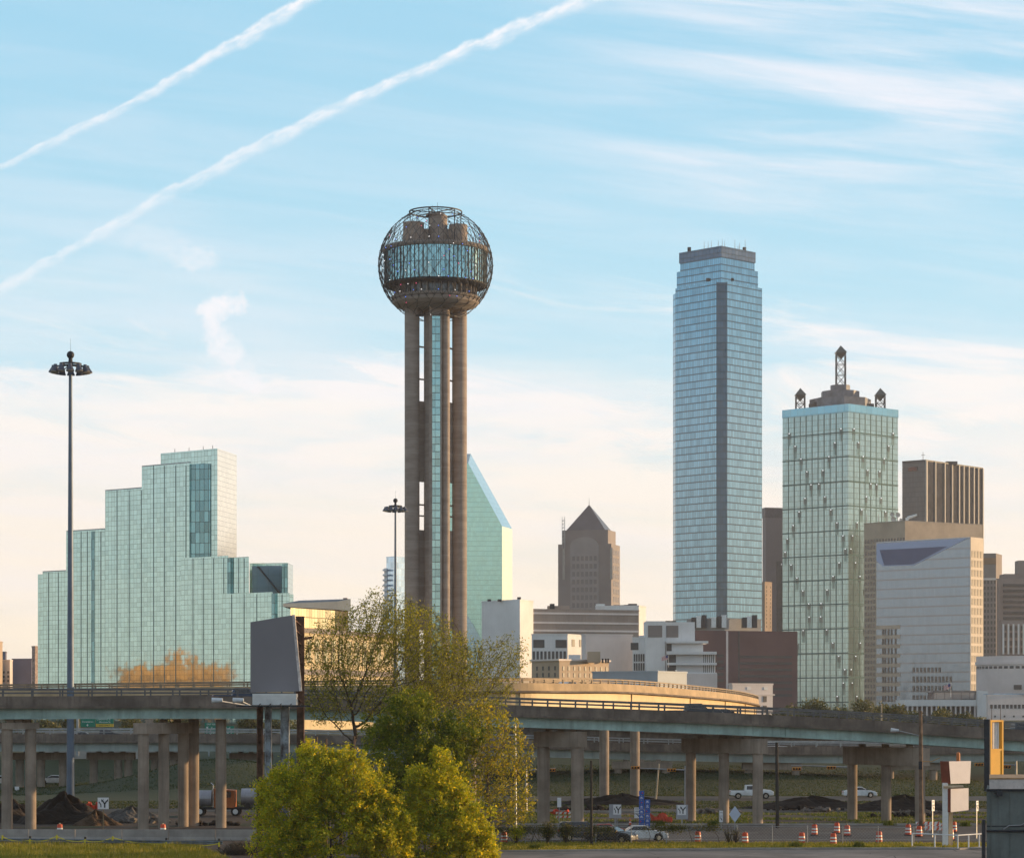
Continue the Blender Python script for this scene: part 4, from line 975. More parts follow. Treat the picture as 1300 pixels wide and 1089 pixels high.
# tall white block left
T_, q, zt = box_building('courts_block', 'windowless white block right of the green prism tower', 611.5, 660, 677, 762, 1080, 20, 14, wst)
for px in (621, 634, 659): part('roof_unit', MB().box(X(px, 1085)-.8, X(px, 1085)+.8, 1088, 1090, zt, zt+(1.8 if px == 659 else .9)), dsteel, T_)
# brown banded long block
T_, q, zt = box_building('banded_block', 'long brown block with pale horizontal bands right of the windowless white block', 674, 676.5, 811, 774, 1095, 4, 16, brn)
N, Rr, Bk, L = q; bm = MB(); d = (Rr-N).normalized(); n = Vector((d.y, -d.x))
for py in (776, 788, 798): z = Z(py, 1095); bm.prism([N+n*.3, Rr+n*.3, Rr-n*.1, N-n*.1], z-1.1, z-.3)
part('facade_bands', bm, wst2, T_)
part('roof_plant', MB().box(X(695, 1130), X(723, 1130), 1128, 1140, zt-4, Z(769, 1130)), brn, T_); part('roof_plant', MB().box(X(698, 1128), X(704, 1128), 1127, 1132, zt-4, Z(766.5, 1130)), dsteel, T_)
T_, q, zt = box_building('stair_tower_block', 'slim white stair tower with a plant roof at the end of the brown banded block', 756, 811, 820, 769.5, 1160, 6, 12, wst)
for px, w_ in ((762, 2), (772, 1.2), (786, 2.4), (796, 1.5), (803, 2)): part('roof_unit', MB().box(X(px, 1168)-w_, X(px, 1168)+w_, 1166, 1170, zt, zt+rnd.uniform(.6, 1.6)), dsteel if px > 770 else white, T_)
# arcade block with large openings
T_, q, zt = box_building('arcade_block', 'white stone block with big dark openings above narrow ones', 675, 720.5, 744, 806, 1040, -1, 14, wst)
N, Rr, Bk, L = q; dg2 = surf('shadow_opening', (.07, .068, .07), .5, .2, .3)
wins(T_, L, N, .20, .82, 2, [Z(817, 1040)], 4.6, 3.3, dg2, 'opening'); wins(T_, L, N, .06, .92, 9, [Z(832, 1040)], .95, 3.6, dg2)
wins(T_, N, Rr, .3, .7, 2, [Z(816, 1045)], 2.4, 3, dg2, 'side_opening')
T_, q, zt = box_building('plain_block', 'plain pale pink stone block behind the old tan building', 738, 743.5, 803, 806, 1020, 6, 7, wst2)
T_, q, zt = box_building('colonnade_block', 'pale stone block with tall paired window bays left of the flag', 803, 829.5, 834, 810, 1010, 3, 8, wst)
N, Rr, Bk, L = q
wins(T_, L, N, .10, .80, 2, [Z(820, 1010)], 3.2, 2.9, dg2, 'opening'); wins(T_, L, N, .10, .86, 8, [Z(834.5, 1010), Z(846, 1010)], .62, 3.0, dg2)
# old tan building with the low sun on its right side
T_, q, zt = box_building('old_tan_building', 'small old tan building with rows of little dark windows, its right side sunlit', 675, 710, 773, 840, 905, 14, 26, tan2)
N, Rr, Bk, L = q; part('cornice', MB().prism(inset(q, -.9), zt+.5, zt+1.1), wst2, T_)
wins(T_, N, Rr, .08, .95, 9, [Z(848, 905), Z(856.5, 905), Z(865, 905)], 1.15, 1.6, dg2); wins(T_, L, N, .2, .85, 4, [Z(848, 910), Z(856.5, 910)], .9, 1.5, dg2, 'side_window')
part('penthouse', MB().box(X(746, 915), X(762, 915), 914, 921, zt, Z(827, 915)), tan2, T_); part('penthouse', MB().box(X(722, 922), X(737, 922), 920, 926, zt, Z(831, 922)), wst, T_)
for px in (765, 769, 772): part('chimney', MB().box(X(px, 926)-.35, X(px, 926)+.35, 925, 926, zt, zt+1.6), dsteel, T_)
# low blue grey roof
T_, q, zt = box_building('low_grey_building', 'low blue grey flat building right behind the flyover rail', 752, 835, 872, 853.5, 780, 8, 14, surf('blue_grey_panel', (.30, .36, .42), .6, .06, .1))
for px in (835, 858): part('roof_lamp', MB().ball((X(px, 781), 781, zt+.6), .28), white, T_)
# terraced white building with flag
def terraced():
    Y = 1000; T_ = thing('terraced_building', 'white terraced building with overhanging balconies and ranks of narrow windows', 'building', (X(860, Y), Y+12, 0))
    def bl(name, p0, p1, y0, y1, ya, yb, mat=wst): return part(name, MB().box(X(p0, Y), X(p1, Y), Y+ya, Y+yb, Z(y1, Y), Z(y0, Y)), mat, T_)
    bl('tower_block', 820.5, 845, 788, 900, 2, 20); bl('tower_block', 845.01, 883, 789, 900, 4, 24); bl('lower_wall', 846, 893, 816.5, 900, 1.5, 20)
    bl('terrace_slab', 845.5, 899, 813.5, 816.3, -1, 18); bl('terrace_slab', 846.5, 909.5, 827, 830.5, -1.5, 18); bl('terrace_slab', 846.5, 909.5, 841, 844, -1.7, 18); bl('terrace_slab', 843, 909.5, 853.5, 862, -2.2, 18)
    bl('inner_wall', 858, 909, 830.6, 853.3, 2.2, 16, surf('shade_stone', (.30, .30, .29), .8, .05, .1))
    for p0, p1, y0, y1, yo in ((823, 841, 793.5, 808.5, 1.9), (846.5, 862, 793.5, 808.5, 3.9)): part('louvre_panel', MB().box(X(p0, Y), X(p1, Y), Y+yo-.1, Y+yo+.2, Z(y1, Y), Z(y0, Y)), taupe, T_)
    its = []
    for i in range(20):
        for yy in (836, 848): its.append((X(860+i*2.5, Y), Y+1.6, Z(yy, Y), 0, 1, 1))
    many('fin', T_, its, MB().box(-.17, .17, -.5, .5, -1.65, 1.65), wst)
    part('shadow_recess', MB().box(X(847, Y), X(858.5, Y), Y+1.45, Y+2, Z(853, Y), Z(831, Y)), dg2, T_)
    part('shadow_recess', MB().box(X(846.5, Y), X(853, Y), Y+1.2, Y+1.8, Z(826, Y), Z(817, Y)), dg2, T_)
    bl('podium', 868, 909.5, 855, 900, -4, 18, wst2)
    for px in (848, 855): part('roof_unit', MB().box(X(px, Y+14)-1, X(px, Y+14)+1, Y+12, Y+15, Z(789, Y), Z(786.5, Y)), dsteel, T_)
    return T_
terraced()
def flag(px, py, Y, w, h, label, pole=True, zb=None):
    T_ = thing('flag', label, 'flag', (X(px, Y), Y, Z(py, Y)-h*3))
    c = P(px, py, Y)
    if pole: part('pole', MB().tube((c.x, c.y, Z(py, Y)-h*3), (c.x, c.y, c.z+.3), .08, .05, 8), white, T_)
    m, t, p = newmat('flag_cloth'); uvn = t.node('ShaderNodeUVMap'); s_ = t.node('ShaderNodeSeparateXYZ'); t.l.new(t.node('ShaderNodeTexCoord').outputs['Generated'], s_.inputs[0])
    st = t.m('GREATER_THAN', t.m('FRACT', t.m('MULTIPLY', s_.outputs[2], 6.5)), .5); cc = t.mix(st, (.7, .68, .68), (.45, .03, .04))
    ct = t.m('MULTIPLY', t.m('GREATER_THAN', s_.outputs[0], .6), t.m('GREATER_THAN', s_.outputs[2], .5)); t.put(p.inputs['Base Color'], t.mix(ct, cc, (.03, .05, .2)))
    mb = MB(); mb.grid(10, 4, lambda a, b_: (c.x-a*w, c.y+.3*math.sin(a*8), c.z-b_*h-a*h*.55)); part('cloth', mb, m, T_, smooth=True)
flag(848.5, 831, 985, 2.6, 1.6, 'small drooping flag beside the terraced white building')
flag(1207, 867, 880, 2.4, 1.6, 'small flag on a pole by the dark low windows of the blue grey tower')
# red brown block
def red_block():
    Y = 1150; q = [Vector((X(883, Y), Y)), Vector((X(1012.5, Y+17), Y+17)), Vector((X(1000, Y+60), Y+60)), Vector((X(860, Y+40), Y+40))]
    T_ = building('red_brown_block', 'wide red brown block with ranks of short slot windows', q); zt = Z(800, Y)
    part('wall', MB().prism(q, -.5, zt), redb, T_)
    d = (q[1]-q[0]).normalized(); n = Vector((d.y, -d.x)); rz = math.atan2(d.y, d.x); its = []
    def at(px):
        dr = Vector(((px-CX)/F, 1.0)); k_ = q[0].dot(n)/dr.dot(n); return dr*k_
    for i in range(7):
        px = 945+i*9.1; c = at(px)+n*.05
        for r_ in range(7):
            z = Z(833.0, Y)-r_*2.95; its.append((c.x, c.y, z, rz, 4.2 if i < 3 else 4.6, 1.15))
    for r_ in range(5): c = at(914)+n*.05; its.append((c.x, c.y, Z(832, Y)-r_*2.8, rz, 3.6, 1.3))
    many('slot_window', T_, its, WIN, dg2)
    for px, w_ in ((923, .5), (938, .35)): c = at(px)+n*.15; part('seam', MB().prism([c-d*w_, c+d*w_, c+d*w_-n*.3, c-d*w_-n*.3], 0, zt-.1), wst2 if px == 923 else dg2, T_)
red_block()
# small classical building left of the red block's foot
T_, q, zt = box_building('classical_building', 'small white classical building past the tip of the flyover', 925, 930, 981, 869, 770, 5, 8, wst2)
N, Rr, Bk, L = q; part('cornice', MB().prism(inset(q, -.7), Z(881, 770)-.3, Z(881, 770)+.1), wst2, T_)
wins(T_, N, Rr, .42, .80, 2, [Z(887, 770), Z(899, 770)], 1.3, 1.8, dg2); wins(T_, N, Rr, .40, .82, 2, [Z(873.5, 770)], 1.5, .9, wst, 'panel')
# roof clutter under the blue tower
T_, q, zt = box_building('low_white_block', 'low pale building with roof machinery at the foot of the tallest tower', 872, 920, 966, 786, 1420, 6, 14, surf('grey_plant', (.34, .33, .33), .8, .1, .1))
for i, px in enumerate((880, 886, 893, 905, 912, 918, 944, 950, 957)): part('roof_unit', MB().box(X(px, 1425)-1.3, X(px, 1425)+1.3, 1418.5, 1424, Z(797, 1425), Z(784-(i % 3)*1.5, 1425)), white if i % 2 else dsteel, T_)
# brown towers between the two big glass ones
T_, q, zt = box_building('brown_tower', 'brown grey tower partly hidden by the dotted green glass tower', 968, 972, 1000, 645, 2050, 8, 6, surf('brown_grey', (.17, .145, .155), .7, .06, .05))
N, Rr, Bk, L = q; part('roof_band', MB().prism(inset(q, -.4), Z(657, 2050), zt+.6), surf('brown_band', (.10, .085, .10), .6), T_)
part('dark_slot', MB().prism([N+(Rr-N)*.5+Vector((.2, -.5)), N+(Rr-N)*.95+Vector((.2, -.5)), N+(Rr-N)*.95, N+(Rr-N)*.5], 0, Z(712, 2050)), dg2, T_)
def letters(txt, loc, size, mat, T_, name='lettering', rz=0, ext=.05, sub=None, align='CENTER', sx=1):
    cu = bpy.data.curves.new(name, 'FONT'); cu.body = txt; cu.size = size; cu.extrude = ext; cu.align_x = align; cu.align_y = 'CENTER'; cu.resolution_u = 3
    o = bpy.data.objects.new(name+'_tmp', cu); COL.objects.link(o)
    dg = bpy.context.evaluated_depsgraph_get(); me = bpy.data.meshes.new_from_object(o.evaluated_get(dg)); bpy.data.objects.remove(o)
    me.transform(Matrix.Translation(Vector(loc)-(T_.location if T_ else Vector((0, 0, 0)))) @ Matrix.Rotation(rz, 4, 'Z') @ Matrix.Rotation(math.pi/2, 4, 'X') @ Matrix.Diagonal((sx, 1, 1, 1)))
    me.materials.clear(); me.materials.append(mat); ob = bpy.data.objects.new(name, me); COL.objects.link(ob); ob.parent = sub or T_; return ob
c = P(990, 717.5, 2054); letters('KP', (c.x-1.0, c.y, c.z), 4.4, emit('sign_white', (.9, .9, .9), .5), T_, ext=.4)
T_, q, zt = box_building('slim_tan_tower', 'slim tan tower right against the edge of the tallest tower', 962, 971, 980, 739, 1700, 6, 9, surf('slim_tan', (.30, .22, .17), .8, .1, .1))
wins(T_, q[0], q[1], .25, .8, 2, [Z(745+i*5, 1700) for i in range(11)], 1.0, 1.7, warm_glass)
# far right group
T_, q, zt = box_building('grid_tower', 'narrow pale tower with a grid of small windows right of the slanted glass tower', 1240, 1264.5, 1272, 703, 1900, 3, 22, taupe)
N, Rr, Bk, L = q; wins(T_, L, N, .42, .94, 4, [Z(739+i*7.3, 1900) for i in range(14)], 1.3, 2.5, dg2)
part('sunlit_band', MB().prism([L+Vector((0, -.3)), N+Vector((0, -.3)), N, L], Z(716, 1900), Z(708, 1900)), surf('sunlit_band', (.32, .19, .11), .6, .1, .1), T_)  # panel's orange stands in for low sunlight on it
part('grid_frame', MB().prism([L+Vector((0, -.25)), N+Vector((0, -.25)), N, L], Z(736, 1900), Z(733.5, 1900)), wst2, T_)
T_, q, zt = box_building('ribbon_tower', 'grey tower with dark ribbon windows at the right edge of the skyline', 1265, 1268, 1330, 735, 1720, 2, 8, taupe)
N, Rr, Bk, L = q
for i in range(7): z = Z(742+i*7, 1720); part('ribbon_window', MB().prism([N+Vector((3, -.3)), N+(Rr-N)*.95+Vector((0, -.3)), N+(Rr-N)*.95, N+Vector((3, .3))], z-1.2, z+.6), dg2, T_)
part('roof_plant', MB().box(X(1274, 1730), X(1330, 1730), 1728, 1745, zt, Z(728.5, 1730)), taupe, T_); part('roof_plant', MB().box(X(1292, 1735), X(1330, 1735), 1733, 1745, zt, Z(711.5, 1735)), taupe, T_)
T_, q, zt = box_building('pier_block', 'grey block with tall white piers low at the right edge', 1268, 1271, 1330, 788, 1500, 2, 10, taupe)
N, Rr, Bk, L = q; its = [(X(1273.5+i*6.6, 1500), 1499.4+i*.4, Z(811, 1500), .15, 1, 1) for i in range(8)]
many('pier', T_, its, MB().box(-.45, .45, -.4, .4, -9, 9), wst)
wins(T_, N, Rr, .08, .95, 8, [Z(797, 1500), Z(806, 1500), Z(816, 1500), Z(825, 1500)], 1.8, 2.8, dg2)
# rounded low building
def rounded():
    Y = 1200; r = 24; cx = X(1252, Y)+r; T_ = thing('rounded_building', 'low round ended stone building with a thin row of windows under its eave', 'building', (cx, Y+r, 0))
    part('wall', MB().tube((cx, Y+r, -.5), (cx, Y+r, Z(832, Y)), r, n=64), wst2, T_); part('wall', MB().box(cx, cx+40, Y+.01, Y+r*2, -.5, Z(832, Y)), wst2, T_)
    part('eave', MB().tube((cx, Y+r, Z(843, Y)), (cx, Y+r, Z(839, Y)), r+.5, n=64), wst2, T_)
    its = []
    for i in range(26): a = -math.pi+i*.12; its.append((cx+(r+.02)*math.cos(a), Y+r+(r+.02)*math.sin(a), Z(846.5, Y), a+math.pi/2, 1.9, 1.2))
    many('window', T_, its, WIN, dg2)
    part('vent', MB().box(X(1287, Y), X(1297, Y), Y-.2, Y+.2, Z(875, Y), Z(869, Y)), dg2, T_)
rounded()
def court():
    Y = 900; T_ = thing('colonnaded_building', 'pale low building with a colonnade and a flat roofed glass pavilion', 'building', (X(1200, Y), Y+10, 0))
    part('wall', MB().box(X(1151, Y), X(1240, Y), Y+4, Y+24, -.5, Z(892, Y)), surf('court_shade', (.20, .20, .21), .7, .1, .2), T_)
    part('entablature', MB().box(X(1149, Y), X(1240, Y), Y, Y+22, Z(896, Y), Z(888, Y)), wst, T_)
    its = [(X(1152.5+i*6.1, Y), Y+.6, 0, 0, 1, 1) for i in range(15)]
    many('column', T_, its, MB().box(-.28, .28, -.3, .3, 0, Z(896, Y)), wst2)
    part('pavilion_roof', MB().box(X(1185, Y), X(1242, Y), Y+1, Y+18, Z(878.5, Y), Z(876.5, Y)), taupe, T_); part('pavilion_glass', MB().box(X(1187.5, Y), X(1240, Y), Y+2, Y+16, Z(888, Y), Z(878.5, Y)), pane_glass('pavilion_glass', (.35, .33, .33), 3, 3, .6, .2, line=.05), T_)
    part('end_block', MB().box(X(1240.2, Y), X(1253.5, Y), Y-1, Y+22, -.5, Z(877, Y)), wst, T_)
court()
T_, q, zt = box_building('pink_low_building', 'pinkish low building with paired windows and a pale blue roof edge at right', 1252, 1254, 1330, 883, 860, 2, 8, wst2)
N, Rr, Bk, L = q; wins(T_, N, Rr, .06, .92, 14, [Z(896.5, 860)], .9, 1.3, dg2); wins(T_, N, Rr, .12, .9, 6, [Z(909, 860)], .6, .6, dg2, 'small_window')
part('roof_edge', MB().box(X(1258, 866), X(1330, 866), 864, 880, zt+.5, Z(880, 866)), surf('pale_blue_roof', (.40, .50, .62), .5), T_)
# blue residential tower behind the second mast
def resid():
    T_, q, zt = box_building('blue_glass_tower', 'light blue glass tower with stacked balconies behind the far light mast', 490.5, 500, 530, 707, 1400, 6, 14, pane_glass('sky_blue_glass', (.50, .68, .85), 2.2, 3.3, .8, .12, jit=.15, line=.10, lineh=.08, linec=(.55, .66, .75)), cap=True)
    its = [(X(488.5, 1404), 1404, Z(724+i*6.4, 1404), 0, 1, 1) for i in range(22)]
    many('balcony', T_, its, MB().box(-1.1, 1.1, -1.5, 1.5, -.25, .7), wst)
    part('rear_wall', MB().box(X(488, 1407), X(492, 1407), 1405.5, 1412, 0, Z(721, 1405)), wst, T_)
resid()
# hotel annex with slanted roof and the gold lit block behind the bare tree
def annex():
    Y = 742
    gold = pane_glass('gold_lit_glass', (.85, .70, .42), 1.5, 3.2, .85, .12, jit=.25, line=.08, linec=(.3, .22, .1), tilt=.05)  # gold of the low sun put into the glass tint
    a = Vector((X(369, Y-10), Y-10)); b = Vector((X(425, Y+12), Y+12)); c = Vector((X(441, Y+22), Y+22)); d = Vector((X(380, Y+30), Y+30))
    T_ = building('hotel_annex', 'low glass building with a slanted blue roof between the hotel and the bare tree', [a, b, c, d])
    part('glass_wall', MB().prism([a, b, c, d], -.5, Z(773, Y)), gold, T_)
    part('slanted_roof', MB().prism([a+Vector((-2, -2)), b+Vector((1, -2.5)), c+Vector((1, 0)), d], Z(772, Y), [Z(768, Y), Z(761.5, Y), Z(760, Y+22), Z(762, Y+30)]), surf('roof_blue_grey', (.12, .16, .21), .7, .1, .1, spec=.2), T_)
    part('end_pier', MB().box(X(436, Y+24), X(441, Y+24), Y+22.5, Y+26, 0, Z(759, Y+24)), surf('brick_pier', (.30, .17, .12), .8), T_)
annex()
def gold_block():
    Y = 690; q = [Vector((X(384, Y), Y)), Vector((X(505, Y+62), Y+62)), Vector((X(480, Y+90), Y+90)), Vector((X(365, Y+25), Y+25))]
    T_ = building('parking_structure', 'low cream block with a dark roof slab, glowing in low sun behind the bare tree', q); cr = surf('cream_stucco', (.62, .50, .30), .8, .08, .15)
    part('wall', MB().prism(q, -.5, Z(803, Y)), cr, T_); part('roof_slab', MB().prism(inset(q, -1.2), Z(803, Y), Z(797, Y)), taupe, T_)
    part('ledge', MB().prism(inset(q, -.8), Z(856, Y), Z(849, Y)), taupe, T_)
    wins(T_, q[0], q[1], .06, .95, 12, [Z(826, Y)], 2.6, 6.5, pane_glass('gold_lit_glass', (.85, .70, .42), 1.5, 3.2), 'window')
gold_block()
# far left blocks
T_, q, zt = box_building('purple_grey_block', 'plain purple grey block low at the left edge', 15.5, 40, 43, 837, 1150, 3, 8, surf('purple_grey', (.16, .15, .20), .8, .06, .1))
T_, q, zt = box_building('speckled_tower', 'narrow brick tower between the purple block and the mirrored hotel', 40.5, 44.5, 49, 821, 1120, 3, 5, surf('speckled_brick', (.34, .25, .22), .8, .3, .9))
T_, q, zt = box_building('slender_block', 'narrow pale block with dark windows left of the purple block', 3, 12.5, 16, 838.5, 1140, 3, 6, wst2)
wins(T_, q[3], q[0], .2, .8, 2, [Z(853, 1140), Z(858.5, 1140), Z(864, 1140)], 1.1, 1.0, dg2)
T_, q, zt = box_building('slender_block', 'thin purple grey slab rising behind the pale block at the left edge', 2.5, 7, 8.5, 828, 1170, 3, 6, surf('purple_grey', (.16, .15, .20), .8))
T_, q, zt = box_building('edge_tower', 'tan tower cut off by the left edge of the picture', -12, -1, 3.2, 815, 1130, 4, 9, tan2)
# ================================================================ trees
from mathutils.kdtree import KDTree
bark = surf('bark', (.085, .065, .05), .95, .25, 2.5, bump=.6, fine=.2)
bark_l = surf('bark_grey', (.13, .105, .085), .95, .25, 2.5, bump=.6, fine=.2)
def colonize(base, attr, step=.4, reach=3.5, kill=.7, iters=90, trunk_h=2.0, lean=(0, 0), rs=None):
    """space colonisation: limbs grow from the base towards a cloud of points"""
    base = np.array(base, float); nodes = [base]; parent = [-1]
    n0 = max(1, int(trunk_h/step))
    for i in range(n0): nodes.append(nodes[-1]+np.array([lean[0]*step, lean[1]*step, step])); parent.append(len(nodes)-2)
    A = np.array(attr, float); alive = np.ones(len(A), bool)
    for it in range(iters):
        kd = KDTree(len(nodes))
        for i, p_ in enumerate(nodes): kd.insert(p_, i)
        kd.balance(); pull = {}
        idx = np.nonzero(alive)[0]
        if len(idx) == 0: break
        any_ = False
        for ai in idx:
            co, i, d = kd.find(A[ai])
            if d < kill: alive[ai] = False; continue
            if d < reach or it < 14:
                v_ = (A[ai]-nodes[i]); v_ /= max(1e-6, np.linalg.norm(v_)); pull[i] = pull.get(i, 0)+v_; any_ = True
        if not any_: break
        for i, v_ in pull.items():
            l = np.linalg.norm(v_)
            if l < 1e-4: continue
            v_ = v_/l+rs.normal(0, .16, 3); v_[2] += .04; v_ /= np.linalg.norm(v_); nodes.append(nodes[i]+v_*step); parent.append(i)
    return np.array(nodes), parent
def limbs(nodes, parent, tip=.012, power=2.3):
    n = len(nodes); w = np.zeros(n); kids = [[] for _ in range(n)]
    for i in range(1, n): kids[parent[i]].append(i)
    r = np.zeros(n)
    for i in range(n-1, -1, -1):
        r[i] = tip if not kids[i] else (sum(r[k_]**power for k_ in kids[i]))**(1/power)
    return r, kids
def branch_mesh(name, nodes, parent, r, mat, T_, rmin=0.0, keep=None):
    mb = MB(); off = np.array(T_.location)
    for i in range(1, len(nodes)):
        if keep is not None and not keep[i]: continue
        p_ = parent[i]; n = 7 if r[i] > .08 else 4 if r[i] > .03 else 3
        mb.tube(nodes[p_]-off, nodes[i]-off, max(r[p_]*.98 if r[p_] < r[i]*1.6 else r[i]*1.25, rmin), max(r[i], rmin), n=n, cap=False)
    return mb.build(name, mat, T_, smooth=True, uv=False)
def leaf_cloud(name, C, size, mat, T_, rs, up=.3, tone=None, aspect=.55):
    n = len(C); d = rs.normal(0, 1, (n, 3)); d /= np.linalg.norm(d, axis=1)[:, None]; e = rs.normal(0, 1, (n, 3)); e -= d*(e*d).sum(1)[:, None]; e /= np.linalg.norm(e, axis=1)[:, None]
    s_ = size*(.6+.8*rs.random(n))[:, None]
    return leaf_mesh(name, C-np.array(T_.location), e*s_*aspect, d*s_, mat, T_, tone=tone)
def ell(n, c, r, rs, shell=0.0, zmin=None):
    v_ = rs.normal(0, 1, (n, 3)); v_ /= np.linalg.norm(v_, axis=1)[:, None]; rad = (shell+(1-shell)*rs.random(n))**(1/3 if shell == 0 else 1)
    p_ = np.array(c)+v_*rad[:, None]*np.array(r)
    return p_ if zmin is None else p_[p_[:, 2] > zmin]
olive = leafmat('leaf_young_olive', (.11, .125, .02), (.29, .28, .035), (.46, .40, .045), tr=.45, scale=.6)
yellow = leafmat('leaf_yellow_green', (.13, .14, .02), (.46, .40, .03), (.66, .48, .03), tr=.35, scale=.5)
limeg = leafmat('leaf_bright_green', (.17, .23, .014), (.58, .52, .02), (.76, .58, .03), tr=.42, scale=.35)
deepg = leafmat('leaf_deep_green', (.06, .11, .012), (.25, .28, .02), (.42, .37, .03), tr=.42, scale=.4)
def px3(px, py, Y): return np.array([X(px, Y), Y, Z(py, Y)])
def sparse_tree(name, label, cat, px, Y, blobs, nattr, leaves, lsize, mat, seed, trunk_h=2.5, lean=(0, 0), step=.38, kill=.75, lf=(1, 3), barkm=bark, tip=.011, spread=.25):
    rs = np.random.default_rng(seed); T_ = thing(name, label, cat, (X(px, Y), Y, 0))
    at = []; tot = sum(b_[5] for b_ in blobs)
    for (bx, by, rx, ry, rd, w_) in blobs:       # px, py centre; px radii; depth radius (m); weight
        s = Y/F; at.append(ell(int(nattr*w_/tot), px3(bx, by, Y), (rx*s, rd, ry*s), rs))
    at = np.concatenate(at); at = at[at[:, 2] > 1.2]
    nodes, par = colonize((X(px, Y), Y, 0), at, step=step, reach=4.0, kill=kill, trunk_h=trunk_h, lean=lean, rs=rs)
    r, kids = limbs(nodes, par, tip)
    thick = r > .055
    branch_mesh('trunk', nodes, par, r, barkm, T_, keep=thick)
    branch_mesh('twigs', nodes, par, r, barkm, T_, rmin=.021, keep=~thick)
    tips = np.array([nodes[i] for i in range(len(nodes)) if r[i] < .032])
    C = tips[rs.integers(0, len(tips), leaves)]+rs.normal(0, spread, (leaves, 3))
    leaf_cloud('crown', C, lsize, mat, T_, rs)
    return T_, nodes, r
sparse_tree('bare_tree', 'tall spindly spring tree with sparse olive leaves, tallest in front of the tower', 'tree', 433, 221, [(455, 830, 75, 62, 4.5, 3), (490, 790, 52, 42, 3.5, 2), (420, 880, 42, 45, 3, 1.4), (540, 850, 70, 60, 4, 2.2), (500, 870, 80, 50, 4, 1.6)], 4600, 27000, .10, olive, 3, trunk_h=5.5, lean=(.0, 0), kill=.55, step=.34)
sparse_tree('bare_tree', 'second spindly tree behind the dense green one, its bare twigs reaching right', 'tree', 560, 226, [(575, 855, 65, 55, 4, 2.5), (620, 850, 48, 42, 3, 1.5), (560, 900, 80, 40, 3, 1.2), (650, 830, 25, 30, 2, .4), (525, 805, 55, 42, 3.5, 1.5)], 3800, 18000, .10, olive, 5, trunk_h=6, kill=.58, step=.34)
sparse_tree('yellow_leaved_tree', 'airy tree with clumps of yellow green leaves left of the thick pier', 'tree', 622, 214, [(615, 930, 48, 48, 3.2, 2), (640, 960, 42, 40, 3, 2), (645, 1020, 38, 32, 2.5, 1.5), (600, 990, 40, 45, 3, 1.2)], 2300, 7500, .14, yellow, 9, trunk_h=2.2, kill=.6, barkm=bark_l, spread=.20)
def dense_tree(name, label, cat, px, Y, lumps, nleaf, lsize, mat, seed, nattr=700, trunk_h=1.5, holes=.34):
    rs = np.random.default_rng(seed); T_ = thing(name, label, cat, (X(px, Y), Y, 0)); s = Y/F; at = []; Cs = []
    W_ = sum(rx*ry for _, _, rx, ry, _, _ in lumps)
    for (bx, by, rx, ry, rd, dy) in lumps:
        c = px3(bx, by, Y); c[1] += dy; at.append(ell(int(nattr*rx*ry/W_)+8, c, (rx*s*.8, rd*.8, ry*s*.8), rs))
        n = int(nleaf*rx*ry/W_); k_ = max(6, int(rx*ry/12)); tuft = ell(k_, c, (rx*s, rd, ry*s), rs, shell=.55); tuft = c+(tuft-c)*np.clip(rs.normal(.95, .14, k_), .5, 1.4)[:, None]
        ts = .09+.20*rs.random(k_); ii = rs.integers(0, k_, n); Cs.append(tuft[ii]+rs.normal(0, 1, (n, 3))*ts[ii][:, None])
    at = np.concatenate(at); at = at[at[:, 2] > .5]; C = np.concatenate(Cs); C = C[C[:, 2] > .05]
    nodes, par = colonize((X(px, Y), Y, 0), at, step=.45, reach=4, kill=.9, trunk_h=trunk_h, rs=rs); r, kids = limbs(nodes, par, .014)
    branch_mesh('trunk', nodes, par, r, bark, T_)
    leaf_cloud('crown', C, lsize, mat, T_, rs); return T_
dense_tree('leafy_tree', 'dense dark green tree in the middle rising above the two bright bushes', 'tree', 540, 211, [(515, 905, 38, 32, 2.2, 0), (540, 935, 52, 42, 2.8, 0), (505, 965, 46, 45, 2.8, 0), (565, 975, 46, 45, 2.6, .4), (535, 1015, 60, 50, 3, 0), (590, 930, 32, 28, 2, .5), (480, 930, 26, 26, 1.8, 0)], 50000, .12, deepg, 21, trunk_h=2.5)
dense_tree('round_bush', 'large round bush with yellow sunlit top at the foot of the billboard', 'bush', 420, 200, [(400, 990, 52, 42, 2.8, 0), (445, 1000, 52, 45, 2.8, -.3), (372, 1030, 46, 50, 2.8, .2), (425, 1050, 72, 55, 3.4, 0), (482, 1045, 40, 50, 2.6, 0), (360, 1075, 42, 45, 2.6, 0), (410, 965, 30, 20, 2, 0), (392, 952, 12, 14, 1.1, 0), (440, 958, 14, 12, 1.2, 0), (335, 1030, 16, 20, 1.4, 0), (350, 1000, 26, 30, 2, 0), (500, 1070, 36, 40, 2.4, 0)], 80000, .125, limeg, 22, nattr=900)
dense_tree('round_bush', 'bright green bush right of the larger yellow topped one', 'bush', 570, 203, [(552, 1015, 40, 36, 2.6, 0), (588, 1045, 38, 36, 2.5, 0), (520, 1040, 30, 34, 2.2, 0), (545, 1064, 46, 38, 2.8, 0), (606, 1084, 30, 26, 2.2, 0), (534, 992, 22, 24, 1.8, 0), (568, 985, 18, 22, 1.6, 0), (580, 1015, 20, 22, 1.6, .4), (618, 1060, 14, 18, 1.4, 0), (560, 962, 10, 14, 1.0, 0)], 54000, .125, limeg, 23, nattr=600)
